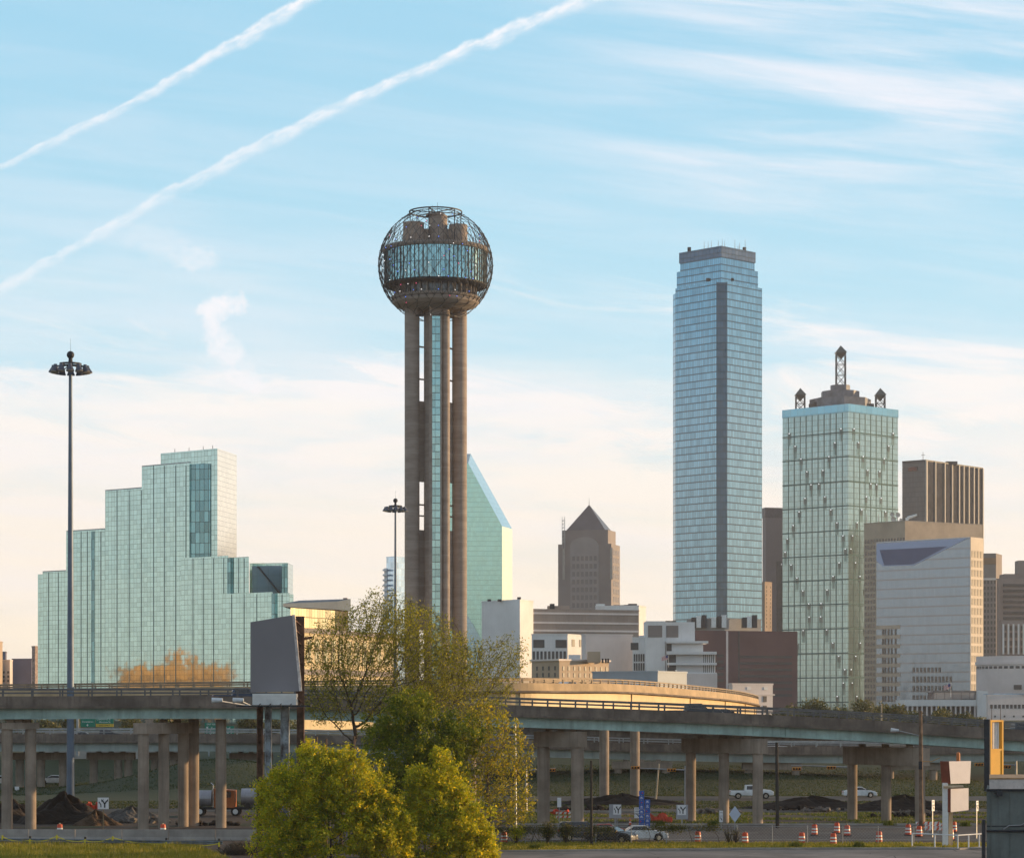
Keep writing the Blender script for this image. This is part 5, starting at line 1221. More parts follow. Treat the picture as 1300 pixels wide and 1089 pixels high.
# ---- background trees beyond the far road
farleaf = leafmat('leaf_far_olive', (.065, .07, .025), (.13, .13, .04), (.19, .17, .05), tr=.2, scale=.12)
def far_tree(px, Y, ytop, wpx, label, seed, mat=farleaf, n=1500):
    rs = np.random.default_rng(seed); g0 = gz(X(px, Y), Y); T_ = thing('street_tree', label, 'tree', (X(px, Y), Y, g0), 'trees along the edge of downtown'); s = Y/F
    zt = Z(ytop, Y); h = zt-g0; rx = wpx*s*.5; c = np.array([X(px, Y), Y, zt-h*.42]); Cs = []
    for k_ in range(7):
        cc = c+rs.normal(0, .42, 3)*np.array([rx, rx*.7, h*.25]); Cs.append(ell(n//7, cc, (rx*.6, rx*.6, h*.28), rs, shell=.3))
    C = np.concatenate(Cs); C[:, 2] = np.minimum(C[:, 2], zt+rs.normal(0, .25, len(C)))
    mb = MB(); o_ = T_.location; mb.tube((0, 0, -.3), (rs.normal(0, .2), 0, h*.45), .32, .2, 7)
    for k_ in range(5): a = k_*1.26; mb.tube((0, 0, h*.35), (math.cos(a)*rx*.6, math.sin(a)*rx*.6, h*.75), .14, .05, 5)
    mb.build('trunk', bark, T_, smooth=True); leaf_cloud('crown', C, .38, mat, T_, rs)
ft = [(905, 640, 893, 34, 'low tree just right of the flyover tip'), (930, 620, 897, 40, 'olive tree right behind the viaduct rail past the white classical building'), (1002, 650, 890, 40, 'tree at the foot of the red brown block, left part'), (1030, 640, 886, 46, 'tree under the dotted green tower, left of centre'), (1062, 660, 889, 44, 'tree under the dotted green tower, right of centre'), (1092, 640, 888, 44, 'rounded tree between the dotted tower and the tan office block'), (1118, 650, 890, 34, 'smaller tree below the tan office block'), (1141, 630, 892, 36, 'tree left of the colonnade'), (1170, 610, 898, 44, 'bright green tree in front of the colonnade left part'), (1200, 620, 899, 38, 'tree in front of the colonnade middle'), (1226, 620, 902, 30, 'low tree in front of the colonnade right end'), (985, 600, 896, 34, 'small light tree left of the red brown block')]
for i, (px, Y, yt, w_, lb) in enumerate(ft): far_tree(px, Y, yt, w_, lb, 100+i)
for i, (px, lb) in enumerate(((168, 'grey olive tree between the decks right of the green road signs'), (200, 'grey olive tree between the decks above the three column pier'), (242, 'grey olive tree left of the second green sign'), (318, 'grey olive tree right of the second green sign'), (352, 'grey olive tree behind the billboard legs'), (60, 'grey olive tree between the two left columns'), (22, 'grey olive tree at the far left between the decks'), (90, 'grey olive tree left of the green road signs'))):
    far_tree(px, 560+i*9, 905+(i % 3)*2, 38, lb, 140+i, n=1200)
for i, (px, yt, lb) in enumerate(((770, 905, 'dark tree under the flyover left of the slender columns'), (860, 908, 'dark tree under the flyover behind the middle pier'), (1120, 906, 'dark tree seen under the viaduct near its right pier'), (1230, 910, 'dark tree seen under the viaduct at the right sign'))):
    far_tree(px, 520+i*11, yt, 60, lb, 160+i, n=1500)
# ================================================================ vehicles
paintc = {}
def paint(nm, c):
    if nm in paintc: return paintc[nm]
    m, t, p = newmat('car_paint_'+nm); n = t.noise(t.node('ShaderNodeTexCoord').outputs['Object'], 1.5, 4, .6)
    t.put(p.inputs['Base Color'], t.mix(t.ss(n, .4, .7), c, tuple(x*.8 for x in c))); p.inputs['Roughness'].default_value = .45; p.inputs['Coat Weight'].default_value = .25; paintc[nm] = m; return m
cglass = surf('car_glass', (.025, .03, .035), .08, .1, 1, spec=.9); chrome = surf('chrome', (.6, .6, .6), .2, .05, 1, metal=1); redl = surf('tail_lamp_red', (.45, .015, .02), .3); whitel = surf('head_lamp', (.75, .75, .72), .2)
SH = {  # side outlines: (x forward, z) hood to tail; cabin glass outline
 'sedan': dict(L=4.6, W=1.78, body=[(-2.3, .35), (-2.28, .85), (-1.7, .98), (-1.55, 1.0), (-.9, 1.4), (.25, 1.43), (1.0, 1.02), (2.0, .86), (2.27, .68), (2.3, .35)], glass=[(-1.42, 1.02), (-.86, 1.35), (.22, 1.37), (.85, 1.03)], wh=(-1.4, 1.42), r=.33),
 'suv': dict(L=4.8, W=1.9, body=[(-2.4, .45), (-2.4, 1.1), (-2.2, 1.72), (-1.9, 1.78), (.3, 1.76), (1.05, 1.2), (2.15, 1.08), (2.38, .85), (2.4, .45)], glass=[(-2.1, 1.18), (-1.98, 1.64), (.25, 1.66), (.9, 1.2)], wh=(-1.45, 1.5), r=.37),
 'pickup': dict(L=5.8, W=1.95, body=[(-2.9, .55), (-2.9, 1.12), (-.95, 1.12), (-.85, 1.84), (.65, 1.86), (1.25, 1.28), (2.6, 1.15), (2.88, .95), (2.9, .55)], glass=[(-.72, 1.25), (-.66, 1.72), (.6, 1.74), (1.05, 1.27)], wh=(-1.85, 1.85), r=.4),
}
def make_car(kind, label, col, cat='car', group=None, name=None):
    K = SH[kind]; T_ = thing(name or {'sedan': 'parked_car', 'suv': 'suv', 'pickup': 'pickup_truck'}[kind], label, cat, (0, 0, 0), group); W = K['W']/2; pts = K['body']
    # body: outline with wheel arches, narrower towards the roof
    def arch(x0, r): return [(x0+r*math.cos(a), .33+r*math.sin(a)) for a in [math.pi*i/8 for i in range(9)]][::-1] if False else [(x0+r*math.cos(a), .36+r*math.sin(a)) for a in [math.pi-math.pi*i/8 for i in range(9)]]
    zlo = min(p_[1] for p_ in pts); bot = [(-K['L']/2, zlo-.05)]
    for wx_ in K['wh']: bot += [(wx_-K['r']-.07, zlo-.1)]+[(a_, z_) for a_, z_ in arch(wx_, K['r']+.07) if z_ > zlo-.1]+[(wx_+K['r']+.07, zlo-.1)]
    bot += [(K['L']/2, zlo-.05)]; out = pts+bot[::-1]
    zb = 1.0 if kind == 'sedan' else 1.18
    def yw(z): return W if z < zb-.15 else W-(z-zb+.15)*.42
    mb = MB(); n = len(out); b = 0
    mb.v = [(x, yw(z), z) for x, z in out]+[(x, -yw(z), z) for x, z in out]
    mb.f = [tuple(range(n)), tuple(range(2*n-1, n-1, -1))]+[(i, n+i, n+(i+1) % n, (i+1) % n) for i in range(n)]
    body = mb.build('body', paint(*col), T_); bv = body.modifiers.new('bevel', 'BEVEL'); bv.width = .05; bv.segments = 2; bv.limit_method = 'ANGLE'
    g = K['glass']; gm = MB()
    for s_ in (1, -1): MB().face([(x, s_*(yw(z)+.012), z) for x, z in (g if s_ > 0 else g[::-1])]).build('side_window', cglass, T_)
    ws = MB(); i_ = max(range(len(pts)-1), key=lambda k_: (pts[k_][1]-pts[k_+1][1]) if pts[k_][1] > 1.35 else -1); (x0, z0), (x1, z1) = pts[i_], pts[i_+1]
    ws.face([(x0+.05, yw(z0)-.08, z0-.0+.0), (x1+.02, yw(z1)-.1, z1+.04), (x1+.02, -yw(z1)+.1, z1+.04), (x0+.05, -yw(z0)+.08, z0)]); ws.build('windscreen', cglass, T_)
    for wx_ in K['wh']:
        for s_ in (1, -1):
            w_ = MB().tube((wx_, s_*(W-.22), K['r']), (wx_, s_*(W+.01), K['r']), K['r'], n=18).build('wheel', rubber, T_); MB().tube((wx_, s_*(W-.1), K['r']), (wx_, s_*(W+.03), K['r']), K['r']*.62, n=12).build('rim', chrome, w_)
    fx = K['L']/2; hz = pts[-2][1]-.02; tz = .78 if kind == 'sedan' else 1.0
    for s_ in (1, -1):
        MB().box(fx-.12, fx+.02, s_*(W-.3)-.17, s_*(W-.3)+.17, hz-.08, hz+.05).build('headlight', whitel, T_); MB().box(-fx-.02, -fx+.15, s_*(W-.2)-.16, s_*(W-.2)+.16, tz-.1, tz+.08).build('taillight', redl, T_)
        MB().box(g[-1][0]-.05, g[-1][0]+.12, s_*(W+.08)-.1, s_*(W+.08)+.1, g[-1][1], g[-1][1]+.14).build('mirror', black, T_)
    MB().box(fx-.1, fx+.05, -W+.1, W-.1, zlo-.05, zlo+.12).build('bumper', black if kind != 'sedan' else paint(*col), T_)
    if kind == 'pickup': MB().box(-2.75, -1.0, -W+.15, W-.15, 1.1, 1.135).build('bed_liner', black, T_)
    return T_
def road_z(path, par, x):
    for i in range(len(path)-1):
        a, b = path[i], path[i+1]
        if a.x <= x <= b.x: t = (x-a.x)/max(1e-6, b.x-a.x); q = a.lerp(b, t); return q.y, q.z-par, math.atan2(b.y-a.y, b.x-a.x)
    return path[-1].y, path[-1].z-par, 0
def on_deck(T_, path, par, px, off, flip=False):
    Yg = path[0].y
    for _ in range(5): y, z, a = road_z(path, par, X(px, Yg)); Yg = y+off
    T_.location = (X(px, Yg), Yg, z+.01); T_.rotation_euler = (0, 0, a+(math.pi if flip else 0)); return T_
GREY = ('dark_grey', (.05, .055, .065)); WH = ('white', (.72, .73, .74)); SIL = ('silver', (.45, .46, .47)); RED = ('red', (.35, .02, .02)); BLK = ('black', (.02, .022, .028)); BLU = ('navy', (.03, .05, .10))
on_deck(make_car('pickup', 'dark grey truck on the near viaduct in front of the golden flyover', GREY, 'pickup truck'), NP, 1.0, 881, 3.2)
on_deck(make_car('sedan', 'low dark car on the near viaduct right behind the grey truck, under the flyover tip', BLK), NP, 1.0, 918, 7.2)
on_deck(make_car('pickup', 'dark truck on the near viaduct at the left foot of the billboard', BLU, 'pickup truck'), NP, 1.0, 306, 3.0)
on_deck(make_car('pickup', 'dark pickup truck on the near viaduct at the right edge', GREY, 'pickup truck'), NP, 1.0, 1296, 3.0)
on_deck(make_car('sedan', 'white car on the golden flyover above the old tan building', WH), GP, 1.15, 722, 3.0)
on_deck(make_car('sedan', 'silver car on the golden flyover left of the grey truck', SIL), GP, 1.15, 812, 5.0)
on_deck(make_car('pickup', 'dark truck on the lower freeway under the green road signs', GREY, 'pickup truck'), LP, 1.1, 134, 3.0)
on_deck(make_car('sedan', 'light car on the lower freeway right behind the tall mast', SIL), LP, 1.1, 106, 6.0)
on_deck(make_car('suv', 'white van like car on the lower freeway right of the three column pier', WH, 'car'), LP, 1.1, 981, 3.0)
def on_ground(T_, px, Y, rz=0, z=None): T_.location = (X(px, Y), Y, gz(X(px, Y), Y)+.012 if z is None else z); T_.rotation_euler = (0, 0, rz); return T_
on_ground(make_car('pickup', 'white pickup truck on the street beyond the columns', WH, 'pickup truck'), 954, 338)
on_ground(make_car('sedan', 'white sedan seen between the left columns beneath the lower freeway', WH), 68, 401, math.pi)
on_ground(make_car('sedan', 'white car at the far left edge beneath the lower freeway', WH), -4, 399, math.pi)
on_ground(make_car('sedan', 'white car half hidden by the right pier', WH), 1091, 343)
on_ground(make_car('sedan', 'silver white parked car behind the vine covered fence, its nose sunlit', WH), 815, 231.5, .10)
on_ground(make_car('sedan', 'dark parked car with red tail lamps in front of the silver white car', BLK), 776, 229, -.45)
on_ground(make_car('sedan', 'red parked car half behind the dark one', RED), 771, 234.5, -.1)
on_ground(make_car('suv', 'dark grey parked car behind the vine covered fence left of the dark utility pole', GREY, 'car'), 741, 231.5, .05)
# tanker truck under the viaduct
def tanker():
    Y = 285; x0 = X(244, Y); T_ = thing('tanker_truck', 'silver tanker truck parked beneath the viaduct behind the lone tall column', 'truck', (x0, Y, 0)); tk = surf('tank_silver', (.42, .43, .48), .35, .12, .5, metal=.5, streak=.3)
    part('tank', MB().tube((x0+5.6, Y, 2.15), (x0+15.5, Y, 2.15), .95, n=24), tk, T_); part('tank', MB().tube((x0, Y-.4, 2.0), (x0+2.3, Y-.4, 2.0), .9, n=24), tk, T_)
    cab = part('cab', MB().prism([(x0+2.6, Y-1.15), (x0+4.9, Y-1.15), (x0+4.9, Y+1.1), (x0+2.6, Y+1.1)], .95, [3.1, 2.9, 2.9, 3.1]), surf('truck_orange', (.42, .12, .03), .5, .2, 1), T_)
    part('window', MB().box(x0+3.2, x0+4.5, Y-1.19, Y-1.1, 2.1, 2.8), cglass, T_, sub=cab)
    part('chassis', MB().box(x0, x0+15, Y-.9, Y-.55, .75, 1.0).box(x0, x0+15, Y+.5, Y+.85, .75, 1.0), dsteel, T_)
    part('skirt', MB().box(x0+7.5, x0+14.5, Y-1.12, Y-1.0, .85, 1.25), surf('truck_red', (.3, .03, .03), .5), T_)
    for i, wx_ in enumerate((1.0, 3.2, 5.0, 8.0, 12.8, 14.0)):
        for s_ in (-1, 1):
            w_ = part('wheel', MB().tube((x0+wx_, Y+s_*.75, .52), (x0+wx_, Y+s_*1.1, .52), .52, n=20), rubber, T_); part('rim', MB().tube((x0+wx_, Y+s_*.9, .52), (x0+wx_, Y+s_*1.13, .52), .3, n=14), white, T_, sub=w_)
    part('exhaust', MB().tube((x0+2.5, Y-1, 1), (x0+2.5, Y-1, 3.5), .08, .08, 8).tube((x0+2.5, Y-1, 3.5), (x0+2.2, Y-1, 3.75), .08, .07, 8), chrome, T_)
    part('hose_reel', MB().tube((x0+6.4, Y-1.15, 1.2), (x0+6.4, Y-.95, 1.2), .35, n=16), black, T_)
tanker()
# ================================================================ high mast lights
def mast(px, Y, ytop, label, r0, r1, arm):
    T_ = thing('light_mast', label, 'street light', (X(px, Y), Y, 0), 'high mast lights'); zt = Z(ytop, Y); x = X(px, Y); ms = surf('mast_blue_grey', (.12, .16, .22), .5, .1, .3, metal=.4)
    part('pole', MB().tube((x, Y, -.2), (x, Y, zt-1.0), r0, r1, 20), ms, T_)
    part('head', MB().tube((x, Y, zt-1.4), (x, Y, zt-.3), r1*1.5, r1*1.1, 12).ball((x, Y, zt-.05), .46, 12, 8).tube((x, Y, zt), (x, Y, zt+1.9), .02, .012, 5), dsteel, T_)
    ring = MB(); n = 12; zr = zt-1.15
    for i in range(n):
        a0, a1 = 2*math.pi*i/n, 2*math.pi*(i+1)/n; ring.bar((x+arm*.62*math.cos(a0), Y+arm*.62*math.sin(a0), zr), (x+arm*.62*math.cos(a1), Y+arm*.62*math.sin(a1), zr), .18, .22)
        ring.bar((x, Y, zr), (x+arm*math.cos(a0), Y+arm*math.sin(a0), zr-.35), .09, .09)
    part('carrier_ring', ring, dsteel, T_)
    for i in range(n):
        a = 2*math.pi*i/n+.15; c = Vector((x+arm*math.cos(a), Y+arm*math.sin(a), zr-.5)); o = Vector((math.cos(a), math.sin(a), 0))
        l = part('floodlight', MB().tube(c+Vector((0, 0, .35)), c, .2, .26, 12).tube(c, c+o*.12-Vector((0, 0, .55)), .28, .50, 14), surf('lamp_housing', (.10, .11, .14), .4, .1, 1, metal=.5), T_)
        part('lens', MB().tube(c+o*.12-Vector((0, 0, .55)), c+o*.13-Vector((0, 0, .60)), .44, .44, 14), surf('lamp_lens', (.5, .45, .4), .15, .1, 1), T_, sub=l)
mast(89.5, 300, 450, 'very tall light mast with a ring of floodlights in front of the mirrored hotel', .50, .20, 2.0)
mast(502, 500, 635, 'shorter looking far light mast just left of the observation tower', .45, .18, 2.0)
# ================================================================ billboard
def billboard():
    Y = 216; x = lambda p_: X(p_, Y); z = lambda p_: Z(p_, Y); T_ = thing('billboard', 'big blank grey billboard on tall rusty steel legs', 'billboard', (x(355), Y, 0))
    board = surf('billboard_grey', (.21, .195, .21), .7, .03, .15)
    a = Vector((x(318), Y+2.5)); b = Vector((x(375.5), Y-1.6)); b2 = Vector((x(381), Y-.4))
    def slab(name, p0, p1, zl0, zl1, zt0, zt1, th, mat, sub=None):
        d = Vector((p1.x-p0.x, p1.y-p0.y)).normalized(); n = Vector((-d.y, d.x))*th; f = [(p0.x, p0.y, zl0), (p1.x, p1.y, zl1), (p1.x, p1.y, zt1), (p0.x, p0.y, zt0)]; g_ = [(q[0]+n.x, q[1]+n.y, q[2]) for q in f]
        mb = MB().face(f).face(g_[::-1])
        for i in range(4): j = (i+1) % 4; mb.face([f[j], f[i], g_[i], g_[j]])
        return part(name, mb, mat, T_, sub=sub)
    Yf = lambda p_: 1/(1/(Y+2.5)+(1/(Y-1.6)-1/(Y+2.5))*(p_-318)/60); mb = MB(); f = [tuple(P(p_, q_, Yf(p_))) for p_, q_ in ((318, 878.5), (381, 877), (372, 780.5), (318, 789.5))]; g_ = [(q[0]+.1, q[1]+.35, q[2]) for q in f]
    mb.face(f).face(g_[::-1])
    for i in range(4): j = (i+1) % 4; mb.face([f[j], f[i], g_[i], g_[j]])
    part('panel', mb, board, T_)
    ed = MB(); ed.bar(P(372.8, 780.5, Yf(373)+.1), P(381.8, 877, Yf(382)+.1), .22, .5); part('edge_strip', ed, surf('strip_white', (.62, .55, .52), .6, .2, 2, grime=.4), T_)
    # back frame and second face
    fr = MB()
    for px in (378, 383.5): fr.bar((x(px), Y+.2, z(895)), (x(px), Y+.2, z(782)), .35, .35)
    for k_ in range(9): zz = z(786+k_*12); fr.bar((x(374), Y+1.5, zz), (x(383.5), Y+.2, zz), .14, .14); fr.bar((x(374), Y-1.2, zz), (x(383.5), Y+.2, zz-.6), .1, .1)
    fr.bar((x(383), Y, z(811)), (x(396), Y, z(809)), .22, .22); fr.bar((x(383), Y, z(842)), (x(387), Y, z(842)), .18, .18)
    part('back_frame', fr, rust, T_)
    # white corrugated box and catwalk
    cb = MB(); n = 9
    for i in range(n): z0 = z(894.5)+(z(880.3)-z(894.5))*i/n; z1 = z(894.5)+(z(880.3)-z(894.5))*(i+.8)/n; cb.box(x(323), x(378.5), Y-1.75, Y-1.45, z0, z1)
    cb.box(x(323.3), x(378.2), Y-1.6, Y+2.0, z(894.5), z(880.5)); part('skirting', cb, white, T_)
    cw = MB(); cw.box(x(305), x(398), Y-3.1, Y-1.8, z(896.8), z(895.2))
    for px in range(306, 399, 13): cw.bar((x(px), Y-3.0, z(896)), (x(px)+.1, Y-1.8, z(893)), .06, .06)
    part('catwalk', cw, dsteel, T_)
    for px in (283, 309): part('lamp', MB().tube((x(px)-.35, Y-5, z(889)), (x(px)+.55, Y-5, z(888.6)), .24, .17, 12).bar((x(px)+.3, Y-5, z(889.5)), (x(324), Y-2.5, z(896)), .07, .07), surf('lamp_shell', (.6, .62, .65), .4, .1, 1), T_)
    for px, w_, yy, mt in ((330, .50, .0, rust), (341.5, .55, -.6, steel), (361.5, .72, .3, steel), (382, .62, -.3, rust)):
        lg = MB(); X0 = x(px); lg.box(X0-w_/2, X0+w_/2, Y+yy-.04, Y+yy+.04, -.3, z(896.8)).box(X0-w_/2, X0-w_/2+.07, Y+yy-.3, Y+yy+.3, -.3, z(896.9)).box(X0+w_/2-.07, X0+w_/2, Y+yy-.3, Y+yy+.3, -.3, z(896.9))
        part('leg', lg, surf('peeling_paint', (.30, .34, .38), .7, .5, .9, grime=.6, c2=(.06, .03, .02)) if mt is steel else mt, T_)
    ld = MB()
    for k_ in range(40): zz = .5+k_*.33; ld.bar((x(330)-.15, Y-.35, zz), (x(330)+.15, Y-.35, zz), .04, .04)
    ld.bar((x(330)-.18, Y-.35, 0), (x(330)-.18, Y-.35, 13), .05, .05).bar((x(330)+.18, Y-.35, 0), (x(330)+.18, Y-.35, 13), .05, .05); part('ladder', ld, rust, T_)
billboard()
# ================================================================ barriers, guardrail, dirt
def segs():
    n = 9; xa, xb = -62, X(338, 236); L = (xb-xa)/n; prof = [(-.30, 0), (-.30, .08), (-.14, .33), (-.09, 1.0), (.09, 1.0), (.14, .33), (.30, .08), (.30, 0)]
    lbs = ['concrete barrier segment %s' % s for s in ('outside the left edge', 'at the left edge, first one in view', 'in front of the two left columns', 'left of the lane sign by the dirt heap', 'behind the lane sign pole', 'right of the lane sign pole', 'in front of the three column pier', 'in front of the lone tall column', 'nearest the billboard legs, palest one')]
    for i in range(n):
        x0 = xa+i*L; y0 = 233.5-.12*i+math.sin(i)*.12; mb = MB(); b = len(mb.v)
        for xx in (x0+.03, x0+L-.03): mb.v += [(xx, y0+a, z_) for a, z_ in prof]
        m_ = len(prof); mb.f += [(j, (j+1) % m_, m_+(j+1) % m_, m_+j)[::-1] for j in range(m_)]+[tuple(range(m_)), tuple(range(2*m_-1, m_-1, -1))]
        tag(mb.build('concrete_barrier', conc_l), lbs[i], 'barrier', 'concrete barriers along the road')
segs()
def guardrail():
    Y0, Y1 = 223.5, 218; x0, x1 = X(-30, Y0), X(283, Y1); T_ = thing('guardrail', 'weathered steel guardrail on dark posts in front of the concrete barriers', 'guardrail', (x0, Y0, 0)); gm = surf('rail_blue_grey', (.17, .20, .22), .6, .2, .8, metal=.3, grime=.4)
    mb = MB(); prof = [(-.02, .40), (-.09, .46), (-.02, .54), (-.02, .58), (-.09, .65), (-.02, .72), (.01, .72), (-.06, .65), (.01, .58), (.01, .54), (-.06, .46), (.01, .40)]
    path = [Vector((x0, Y0, 0)), Vector((x1, Y1, 0))]; sweep(mb, path, prof); part('rail', mb, gm, T_)
    for px in (3, 38, 72, 108, 143, 211, 278): t = (px+30)/313; y = Y0+(Y1-Y0)*t; part('post', MB().box(X(px, y)-.09, X(px, y)+.09, y+.03, y+.24, 0, .92), surf('post_wood', (.06, .055, .05), .9, .2, 3), T_)
    tp = MB(); tape = surf('tape_yellow', (.75, .62, .03), .5, .1, 2); pts = [(3, .85), (38, .55), (72, .95), (108, .6), (143, .9), (211, .45), (278, .5)]
    q = [Vector((X(px, Y0+(Y1-Y0)*((px+30)/313)), Y0+(Y1-Y0)*((px+30)/313)-.08, h)) for px, h in pts]
    T2 = thing('caution_tape', 'yellow caution tape strung loosely along the guardrail posts', 'tape', (q[0].x, q[0].y, 0))
    for i in range(len(q)-1):
        k_ = 8
        for j in range(k_):
            f = lambda t: q[i].lerp(q[i+1], t)-Vector((0, 0, .5*.9*t*(1-t)*2)) ; tp.bar(f(j/k_), f((j+1)/k_), .02, .075)
    part('strip', tp, tape, T2); 
    for i in range(len(q)): part('knot', MB().bar(q[i]-Vector((.0, .02, .28)), q[i]+Vector((.03, -.02, .12)), .14, .05), tape, T2)
    T3 = thing('caution_tape', 'yellow tape trailing through the grass at bottom left', 'tape', (X(0, 218), 218, 0)); tb = MB(); pp = [(0, 1071, 216), (11, 1080, 214), (19, 1075, 214.5), (30, 1078, 214), (45, 1081.5, 213), (62, 1086, 211)]
    w_ = [P(a, b_, c) for a, b_, c in pp]
    for i in range(len(w_)-1): tb.bar(w_[i], w_[i+1], .02, .10)
    part('strip', tb, tape, T3)
guardrail()
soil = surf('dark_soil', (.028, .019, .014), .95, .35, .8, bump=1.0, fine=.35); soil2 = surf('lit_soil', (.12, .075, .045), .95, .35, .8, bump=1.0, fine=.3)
def heap(label, cx, cy, rx, ry, h, seed, mat, name='dirt_heap', n=60):
    rs = np.random.default_rng(seed); mb = MB(); ph = rs.random(12)*6.28
    def f(a, b_):
        th = a*2*math.pi; r = b_
        k_ = 1+.13*math.sin(3*th+ph[0])+.09*math.sin(5*th+ph[1])+.05*math.sin(11*th+ph[2])
        z = h*(1-r)**.85*(1+.18*math.sin(4*th+ph[3]+r*5)+.10*math.sin(9*th+ph[4]-r*9))+(rs.random()-.5)*h*.07*(r < 1)
        return (cx+rx*r*k_*math.cos(th), cy+ry*r*k_*math.sin(th), max(0, z)-.05)
    mb.grid(n, 22, f); return tag(mb.build(name, mat), label, 'dirt')
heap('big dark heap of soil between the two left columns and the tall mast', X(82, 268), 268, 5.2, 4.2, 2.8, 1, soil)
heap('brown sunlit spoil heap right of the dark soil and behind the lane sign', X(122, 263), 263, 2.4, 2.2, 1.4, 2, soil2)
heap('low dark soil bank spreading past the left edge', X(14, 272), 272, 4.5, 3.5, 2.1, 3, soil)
heap('low grey gravel heap left of the three column pier', X(168, 275), 275, 4.2, 3.0, 1.3, 4, surf('gravel', (.12, .11, .10), .95, .3, 1, bump=1, fine=.4))
def brush():
    rs = np.random.default_rng(8); Y = 210; c = Vector((X(306, Y), Y, .0)); T_ = thing('brush_pile', 'tangled dark brush pile beside the billboard legs', 'brush pile', (c.x, c.y, 0)); mb = MB()
    for i in range(170):
        a = rs.random()*6.28; r = rs.random()**.5; p_ = Vector((c.x+1.6*r*math.cos(a), c.y+1.2*r*math.sin(a), .05)); q_ = p_+Vector((rs.normal(0, .6), rs.normal(0, .4), .5+1.0*(1-r)*rs.random())); mb.tube(p_, q_, .03, .01, 4)
    part('branches', mb, bark, T_); C = ell(2600, (c.x, c.y, .35), (1.5, 1.1, .75), rs); C = C[C[:, 2] > 0]; leaf_cloud('dead_leaves', C, .06, leafmat('dead_leaf', (.05, .045, .03), (.10, .08, .05), (.15, .11, .06), tr=.1), T_, rs)
brush()
# ================================================================ barrels, cones and mesh barriers
orange = surf('safety_orange', (.62, .07, .02), .5, .08, 2); refl = surf('reflective_white', (.75, .74, .70), .4, .05, 2)
def barrel():
    T_ = thing('traffic_barrel', 'orange and white barrel', 'traffic barrel', (0, 0, 0), 'orange work zone barrels')
    MB().lathe([(.01, .08), (.30, .08), (.295, .28)], 20).lathe([(.285, .42), (.28, .56)], 20).lathe([(.265, .70), (.26, .82), (.24, .98), (.2, 1.04), (.01, 1.05)], 20).build('body', orange, T_)
    MB().lathe([(.295, .28), (.285, .42)], 20).lathe([(.28, .56), (.265, .70)], 20).build('white_band', refl, T_)
    MB().lathe([(.42, 0), (.42, .08), (.30, .1), (.01, .1)], 20).build('rubber_base', rubber, T_); MB().box(-.12, .12, -.03, .03, 1.03, 1.13).build('handle', black, T_); return T_
B0 = barrel(); bl = [(886, 1069.5, 'orange barrel behind the vines at the right end of the fence, leftmost of the lot'), (946, 1071, 'orange barrel beside the bare shrub at the fence end'), (1018, 1071, 'orange barrel nearest the kerb, left of the pair'), (1034, 1060, 'orange barrel on the street just behind the nearest kerb one'), (1058, 1072, 'orange barrel by the kerb in front of the pair of barrels'), (1062.5, 1057.5, 'farthest barrel of the group of five on the street'), (1075.5, 1061, 'right hand barrel of the group of five'), (1116, 1069.5, 'lone orange barrel between the group of five and the white railing'), (1153, 1060, 'orange barrel just left of the white railing, left of two'), (1167, 1062, 'orange barrel behind the corner of the white railing'), (1207, 1066, 'orange barrel behind the white railing at the foot of the blank sign'), (1211, 1056, 'farther orange barrel behind the blank sign post')]
for i, (px, py, lb) in enumerate(bl):
    Y = CH*F/(py-HY); o = B0 if i == 0 else copy_tree(B0); place(o, (X(px, Y), Y, .012), i*.7, lb)
for px, Yb, lb in ((76, 236, 'orange barrel peeking over the barrier before the dark soil heap'), (207, 236, 'orange barrel peeking over the barrier before the three column pier'), (339, 224, 'orange barrel at the foot of the billboard legs'), (640, 228, 'orange barrel behind the left end of the vine covered fence')): place(copy_tree(B0), (X(px, Yb), Yb, .3 if Yb == 236 else 0), 1, lb)
def cone(px, py, lb):
    Y = CH*F/(py-HY); T_ = thing('traffic_cone', lb, 'traffic cone', (X(px, Y), Y, 0)); MB().tube((0, 0, .04), (0, 0, .72), .17, .03, 14).build('body', orange, T_); MB().lathe([(.125, .28), (.09, .42)], 14).build('white_band', refl, T_); MB().box(-.22, .22, -.22, .22, 0, .05).build('base', black, T_); return T_
cone(800, 1047, 'small orange traffic cone left of the road work sign')
def netting(label, pts, h, seed, mat=orange):
    rs = np.random.default_rng(seed); mb = MB(); n = 26
    P_ = [Vector(p_) for p_ in pts]
    def f(a, b_):
        t = a*(len(P_)-1); i = min(len(P_)-2, int(t)); q = P_[i].lerp(P_[i+1], t-i); return (q.x+.1*math.sin(a*31+b_*5), q.y+.25*math.sin(a*17+b_*3), q.z+h*b_*(.75+.25*math.sin(a*9+seed)))
    mb.grid(n, 5, f); mb2 = MB(); mb2.v = mb.v+[(x, y+.03, z) for x, y, z in mb.v]; L = len(mb.v); mb2.f = mb.f+[tuple(L+i for i in reversed(f_)) for f_ in mb.f]
    return tag(mb2.build('safety_netting', mat, smooth=True), label, 'netting')
net_m = surf('netting_orange', (.80, .08, .03), .6, .2, 1.2)
netting('crumpled orange safety netting right of the blue stacked signs', [P(826, 1042, 272), P(840, 1043.5, 270), P(853, 1043, 268)], 1.1, 3, net_m)
netting('low red orange netting between the thick pier columns', [P(699, 1034, 288), P(722, 1034, 288)], .7, 5, net_m)
netting('bright orange netting left of the lane sign by the dirt heap', [P(110, 1027, 292), P(126, 1027, 292)], .9, 6, net_m)
